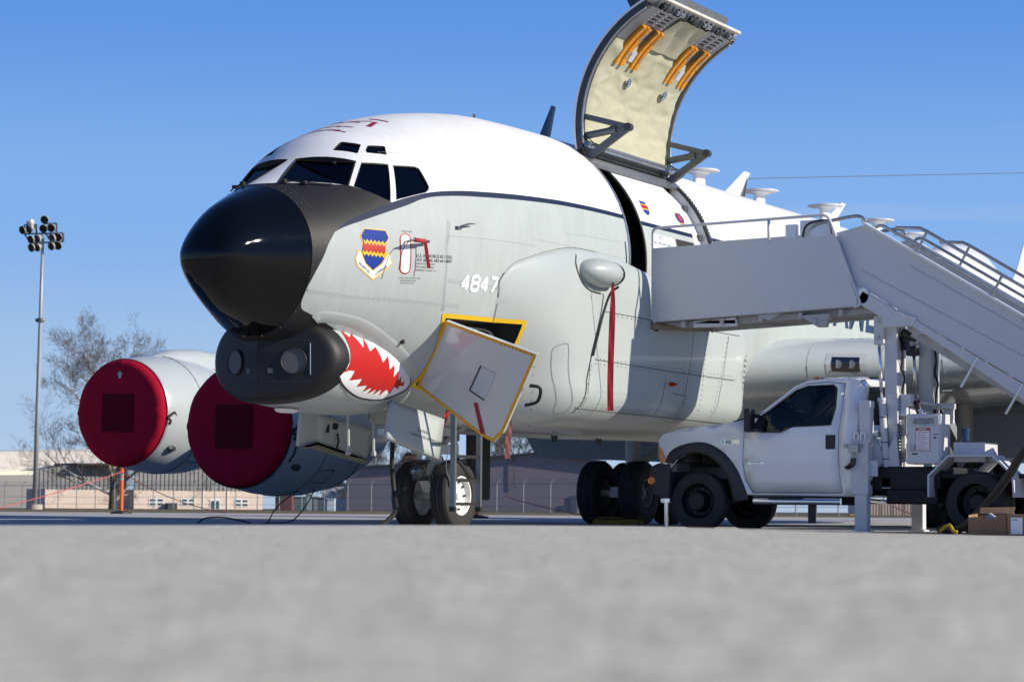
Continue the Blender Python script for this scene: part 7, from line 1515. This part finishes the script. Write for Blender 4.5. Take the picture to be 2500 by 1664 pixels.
tree('bare_tree', 'bare dark tree showing between nose gear door and warehouse roof', B(420, px_L(925, 420), -.62), 14.5, 9, 5, rt0*-1, (m_dl, m_dl, m_dl), nlimb=8, tw=1.4)
tree('bare_tree', 'bare dark tree behind the warehouse under the fuselage belly', B(400, px_L(1255, 400), -.6), 15, 8, 8, rt0*1, (m_dl, m_dl, m_dl), nlimb=8, tw=1.4)

# ------------------------------------------------------------------ engine covers
for (x, y, z, rr, out, lab) in ((13.42, 8.25, 1.754, 0, 0, 'maroon cloth cover over the inner engine intake beneath the shark mouth pod'), (17.84, 14.18, 2.234, 1, 1, 'maroon cloth cover with white arrow over the outer engine intake')):
    cv = thing('engine_cover', lab, 'engine cover', (x, y, z), 'maroon engine covers')
    k = MB(); rows = []; n = 72
    r_ = random.Random(3+out)
    folds = [(0, .05), (pi/2, .04), (pi, .05), (3*pi/2, .05)]
    for a0, rad in ((-.055, .0), (-.07, .3), (-.075, .6), (-.07, .85), (-.06, .98), (-.03, 1.065), (.03, 1.095), (.10, 1.115), (.13, 1.115)):
        row = []
        for i in range(n):
            a = 2*pi*i/n; w_ = 0
            for f, s_ in folds: dlt = atan2(sin(a-f), cos(a-f)); w_ += .02*math.exp(-(dlt/.05)**2)*(rad/1.06)**4 - .012*math.exp(-((dlt-.12)/.06)**2)*(rad/1.06)**4
            w_ += .006*sin(a*9+rad*3)*rad*rad
            row.append(V((x+a0-w_*1.4, y-rad*cos(a), z+rad*sin(a)*(1+0))))
        rows.append(row)
    k.grid(rows, True); cl_ = k.build('cover_cloth', m_cover, cv, smooth=True)
    k = MB(); k.tube([V((x+.115, y-1.128*cos(2*pi*i/n), z+1.128*sin(2*pi*i/n))) for i in range(n+1)], .014, 5, False); k.build('drawcord', m_blackp if out == 0 else m_cover, cv)
    k = MB(); k.add([(x-.09, y+.40, z+.40), (x-.09, y-.40, z+.38), (x-.09, y-.40, z-.42), (x-.09, y+.40, z-.40)], [(0, 1, 2, 3)]); k.build('square_patch', m_coverd, cl_)
    if out:
        k = MB(); c = V((x-.09, y-.05, z+.79)); k.add([c+V((0, a, b)) for a, b in ((0, .085), (.075, .0), (.035, 0), (.035, -.075), (-.035, -.075), (-.035, 0), (-.075, 0))], [tuple(range(7))]); k.build('white_arrow', mat('arrow_grey', (.45, .44, .46), .6), cl_)
    k = MB(); p0 = V((x+.12, y-1.12, z-.12))
    k.tube(smooth_line([p0, p0+V((.1, -.05, .08)), p0+V((.22, -.03, .12)), p0+V((.28, -.02, .06))], 4), [.03]*13, 6); k.tube(smooth_line([p0, p0+V((.05, -.06, -.05)), p0+V((.02, -.04, -.14))], 4), .03, 6); k.build('tie_strap', m_blackp, cv, smooth=True)
    if not out:
        k = MB(); q = V((x+.5, y-1.2, z+.65)); k.tube([q, q+V((-.05, .02, -.3)), q+V((-.15, .0, -.6)), q+V((-.22, .12, -1.15)), q+V((-.2, .25, -1.3))], .016, 6); k.box(q+V((0, -.02, .05)), (.08, .05, .12)); k.build('hanging_strap', m_blackp, cv)

# ------------------------------------------------------------------ remove-before-flight streamers
def streamer(label, P, w_, ma=m_strap, face=None, sub=None, grp='red warning streamers'):
    P = smooth_line([V(p) for p in P], 6); k = MB(); f = V(face or rt0).normalized(); n = len(P); rows = []
    for i, p in enumerate(P):
        ww = w_(i/(n-1)) if callable(w_) else w_; rows.append([p-f*ww/2, p-fw0*.006*sin(i), p+f*ww/2])
    k.grid(rows); r = thing('warning_streamer', label, 'streamer', P[0], grp); k.build('ribbon', ma, r, solid=.004)
    k = MB(); k.lathe([(-.01, .03), (.01, .03)], P[0], 'y', 10); k.build('attachment_ring', m_darkmetal, r); return r
streamer('long red streamer hanging from the blister pod down the grey cheek', [(6.86, -2.40, 3.40), (6.92, -2.37, 3.1), (7.03, -2.30, 2.6), (7.13, -2.24, 2.1), (7.22, -2.2, 1.67)], lambda t: .035+.05*min(1, t*3))
streamer('faded pink frayed streamer hanging behind the open crew hatch', [(5.95, -1.28, 1.62), (5.94, -1.28, 1.4), (5.93, -1.27, 1.2), (5.92, -1.27, .98)], .075, mat('faded_webbing', (.34, .13, .11), .85, var=.4, vs=25))
streamer('short red strap slanting below the fuselage behind the nose gear door', [(5.25, -.7, 1.60), (5.15, -.72, 1.50), (5.08, -.72, 1.40)], .06)
pc = thing('pitot_cover', 'red pitot probe cover with a dangling red streamer by the unit crest', 'probe cover', PROBE+V((.1, -.17, 0)), 'red warning streamers')
k = MB(); k.tube([PROBE+V((-.05, -.165, .01)), PROBE+V((.2, -.175, .015))], .028, 10); k.build('cover_tube', m_strap, pc, smooth=True)
k = MB(); a = PROBE+V((.19, -.18, .01)); rows = [[a+V((.004*i, -.005*i, -.042*i))-rt0*.022, a+V((.004*i, -.005*i, -.042*i))+rt0*.022] for i in range(9)]; k.grid(rows); k.build('ribbon', m_strap, pc, solid=.004)
k = MB(); k.tube(smooth_line([PROBE+V((-.13, -.15, 0)), PROBE+V((-.2, -.1, -.1)), PROBE+V((-.24, -.08, -.22)), PROBE+V((-.25, -.06, -.38))], 5), .006, 5); k.build('lanyard', m_blackp, pc)

# ------------------------------------------------------------------ boarding ladder in the crew hatch
ld = thing('boarding_ladder', 'grey metal ladder with black rungs hanging beside the nose wheel', 'ladder', (4.88, -1.2, .26))
for x in (4.52, 5.23):
    k = MB(); k.bb((x-.022, -1.235, .27), (x+.022, -1.165, 2.1)); k.m = 1; k.bb((x-.006, -1.24, .30), (x+.01, -1.232, 2.05)); rl = k.build('ladder_rail', [mat('ladder_grey', (.19, .22, .24), .4, .4), m_alu], ld)
    k = MB(); k.bb((x-.03, -1.24, .26), (x+.03, -1.16, .32)); k.build('rail_foot', m_blackp, rl)
for i in range(4):
    z = .36+.312*i; k = MB(); k.bb((4.54, -1.22, z-.02), (5.21, -1.18, z+.02)); k.build('rung', m_blackp, ld)
k = MB(); k.tube(smooth_line([(4.40, -1.2, 1.1), (4.33, -1.2, .9), (4.36, -1.2, .75), (4.43, -1.2, .68)], 6), .006, 5); k.build('lanyard', m_alu, ld)
k = MB(); k.beam((4.62, -1.15, 1.02), (5.2, -1.12, .68), .03, .05); k.build('strap', m_blackp, ld)

# ------------------------------------------------------------------ hoses, cables, chocks, cartons
k = MB(); k.tube(smooth_line([(8.0, -8.6, 1.75), (8.1, -8.0, 1.30), (8.2, -7.74, 1.05), (8.25, -7.58, .82), (8.3, -7.34, .53), (8.35, -7.08, .26), (8.38, -6.85, .08), (8.6, -6.5, .06)], 8), .058, 14); tag(k.build('air_hose', mat('black_hose', (.018, .016, .014), .45, var=.3, vs=30, bump=.1, bs=60), smooth=True), 'thick black hose curving to the ground past the rear truck wheel', 'hose')
k = MB(); k.tube(smooth_line([(4.75, -.15, 1.35), (4.72, -.15, .9), (4.70, -.2, .5), (4.4, -.4, .28), (3.9, -.6, .16), (3.2, -.8, .04), (2.4, -.9, .03)], 8), .032, 10); tag(k.build('power_cable', m_blackp, smooth=True), 'black power cable running from the nose gear bay to the ramp', 'cable')
for i, (pts, lb) in enumerate((([(14.5, 7.6, .60), (13.2, 7.2, .30), (12.3, 6.8, .03), (11.9, 6.6, .02)], 'left thin black cable dropping from the inner engine to the ramp'), ([(15.0, 7.55, .62), (14.0, 7.1, .33), (12.9, 6.7, .05), (12.0, 6.6, .02)], 'right thin black cable dropping from the inner engine to the ramp'))):
    k = MB(); k.tube(smooth_line(pts, 6), .012, 6); tag(k.build('ground_cable', m_blackp), lb, 'cable', 'thin black cables under the inner engine')
k = MB(); k.tube(smooth_line([(10.9, 7.3, .02), (11.0, 7.2, .10), (11.2, 7.0, .11), (11.4, 6.85, .07), (11.6, 6.7, .02)], 6), .014, 6); tag(k.build('cable_loop', m_blackp), 'black cable loop standing on the ramp at the foot of the engine cables', 'cable')
k = MB(); k.tube(smooth_line([(6.75, 10.2, .02), (6.80, 10.15, .13), (6.9, 10.05, .16), (7.0, 9.95, .13), (7.05, 9.9, .02)], 6), .016, 6); tag(k.build('cable_loop', m_blackp), 'black cable loop on the ramp in front of the outer engine cover', 'cable')
for (x, y, lb) in ((19.0, 3.2, 'dark yellow wheel chock against the main wheels beyond the belly'),):
    ck = thing('wheel_chock', lb, 'wheel chock', (x, y, 0))
    k = MB(); k.prism([(x-.12, y-.5, 0), (x+.14, y-.5, 0), (x+.10, y-.5, .14), (x-.02, y-.5, .14)], (0, 1.0, 0)); k.build('chock_block', mat('shade_dark_yellow', (.30, .18, .01), .8, var=.5, vs=5), ck, bevel=.01)  # yellow deepened so the colour carries the shade under the aircraft
    k = MB(); k.tube(smooth_line([(x-.1, y-.6, .1), (x-.3, y-.4, .12), (x-.35, y, .1), (x-.3, y+.4, .12), (x-.1, y+.6, .1)], 5), .015, 6); k.build('rope_handle', m_blackp, ck)
m_card = mat('brown_cardboard', (.34, .205, .115), .85, var=.12, vs=6)
c1 = thing('cardboard_box', 'open torn cardboard box left of the labelled carton', 'box', (7.55, -7.5, 0), 'cardboard boxes by the truck')
k = MB(); k.prism([(7.5, -7.24, 0), (7.5, -7.74, 0), (7.5, -7.74, .27), (7.5, -7.62, .265), (7.5, -7.56, .20), (7.5, -7.42, .215), (7.5, -7.33, .24), (7.5, -7.24, .23)], (.012, 0, 0)); k.build('front_wall', mat('cardboard_shaded', (.30, .18, .10), .9, var=.15, vs=5), c1)
for a, b in (((7.5, -7.24), (7.9, -7.24)), ((7.5, -7.74), (7.9, -7.74)), ((7.9, -7.24), (7.9, -7.74))):
    k = MB(); k.prism([(*a, 0), (*b, 0), (*b, .28), (*a, .26)], (.01, .01, 0)); k.build('box_wall', m_card, c1)
k = MB(); k.prism([(7.9, -7.26, .28), (7.9, -7.72, .28), (7.98, -7.72, .37), (7.96, -7.26, .36)], (.008, 0, 0)); k.build('box_flap', m_card, c1)
k = MB(); k.box((7.7, -7.48, .22), (.12, .1, .1), Matrix.Rotation(.6, 3, 'X')); k.build('crumpled_wrapping', mat('wrapping_grey', (.35, .36, .38), .5), c1)
c2 = thing('cardboard_box', 'closed cardboard carton with a white label at the right edge', 'box', (7.55, -8.0, 0), 'cardboard boxes by the truck')
k = MB(); k.bb((7.46, -7.76, 0), (7.86, -8.4, .275)); bx_ = k.build('carton', m_card, c2, bevel=.006)
k = MB(); k.add([(7.452, -7.81, .235), (7.452, -7.965, .235), (7.452, -7.965, .02), (7.452, -7.81, .02)], [(0, 1, 2, 3)]); lb_ = k.build('paper_label', m_bwhite, bx_)
k = MB(); k.add([(7.45, -7.83, .21), (7.45, -7.90, .21), (7.45, -7.90, .2), (7.45, -7.83, .2)], [(0, 1, 2, 3)]); k.build('label_print', m_ink, lb_)
k = MB(); k.tube(smooth_line([(8.2, -6.62, .03), (8.2, -6.7, .10), (8.15, -6.78, .12), (8.1, -6.84, .05), (8.1, -6.9, .03)], 5), .025, 6); tag(k.build('tie_down_strap', mat('strap_yellow', (.5, .33, .02), .7), smooth=True), 'crumpled yellow strap lying by the rear truck wheel', 'strap')

# ------------------------------------------------------------------ orange delineator posts and their rope
m_or = mat('orange_plastic', (.78, .13, .02), .45); m_refl = mat('reflective_band', (.42, .43, .43), .3, .3); m_rope = mat('red_rope', (.55, .10, .10), .7)
def delineator(D, px, H, r, lab):
    L = px_L(px, D); b = B(D, L, 0); t = thing('delineator_post', lab, 'post', b, 'orange rope posts at the ramp edge')
    k = MB(); k.tube([b+V((0, 0, .05)), b+V((0, 0, H))], r, 12); k.lathe([(0, r*1.15), (.05, r*1.15), (.09, r*.6), (.12, r*.8), (.16, 0)], b+V((0, 0, H)), 'z', 12); k.build('post_tube', m_or, t, auto=40)
    for f in (.80, .90): k = MB(); k.tube([b+V((0, 0, H*f)), b+V((0, 0, H*f+.09))], r*1.03, 12); k.build('reflective_sleeve', m_refl, t)
    k = MB(); k.lathe([(0, .36), (.06, .34), (.1, .1)], b, 'z', 8); k.build('rubber_base', m_blackp, t, auto=30); return b+V((0, 0, H))
pA = delineator(80, 301, 1.38, .065, 'orange post with grey bands holding red rope under the outer engine')
pB = delineator(65, 1166, 1.35, .055, 'orange post mostly hidden behind the boarding ladder')
def rope(a, b, sag, lb):
    P = [a.lerp(b, t/20)-V((0, 0, sag*4*(t/20)*(1-t/20))) for t in range(21)]; k = MB(); k.tube(P, .014, 5); tag(k.build('barrier_rope', m_rope), lb, 'rope', 'red ropes along the ramp edge')
rope(pA, B(70, px_L(-15, 70), .12), .05, 'red rope sloping from the banded orange post down to the left')
rope(pA, B(76, px_L(560, 76), .07), .22, 'red rope sloping from the banded orange post down to the right')
rope(B(62, px_L(1236, 62), .58), B(50, px_L(1520, 50), .03), .05, 'red rope running to the ramp below the fuselage belly')
rope(B(60, px_L(2180, 60), .40), B(42, px_L(2320, 42), .03), .02, 'red rope seen between the truck leg and the rear wheel')
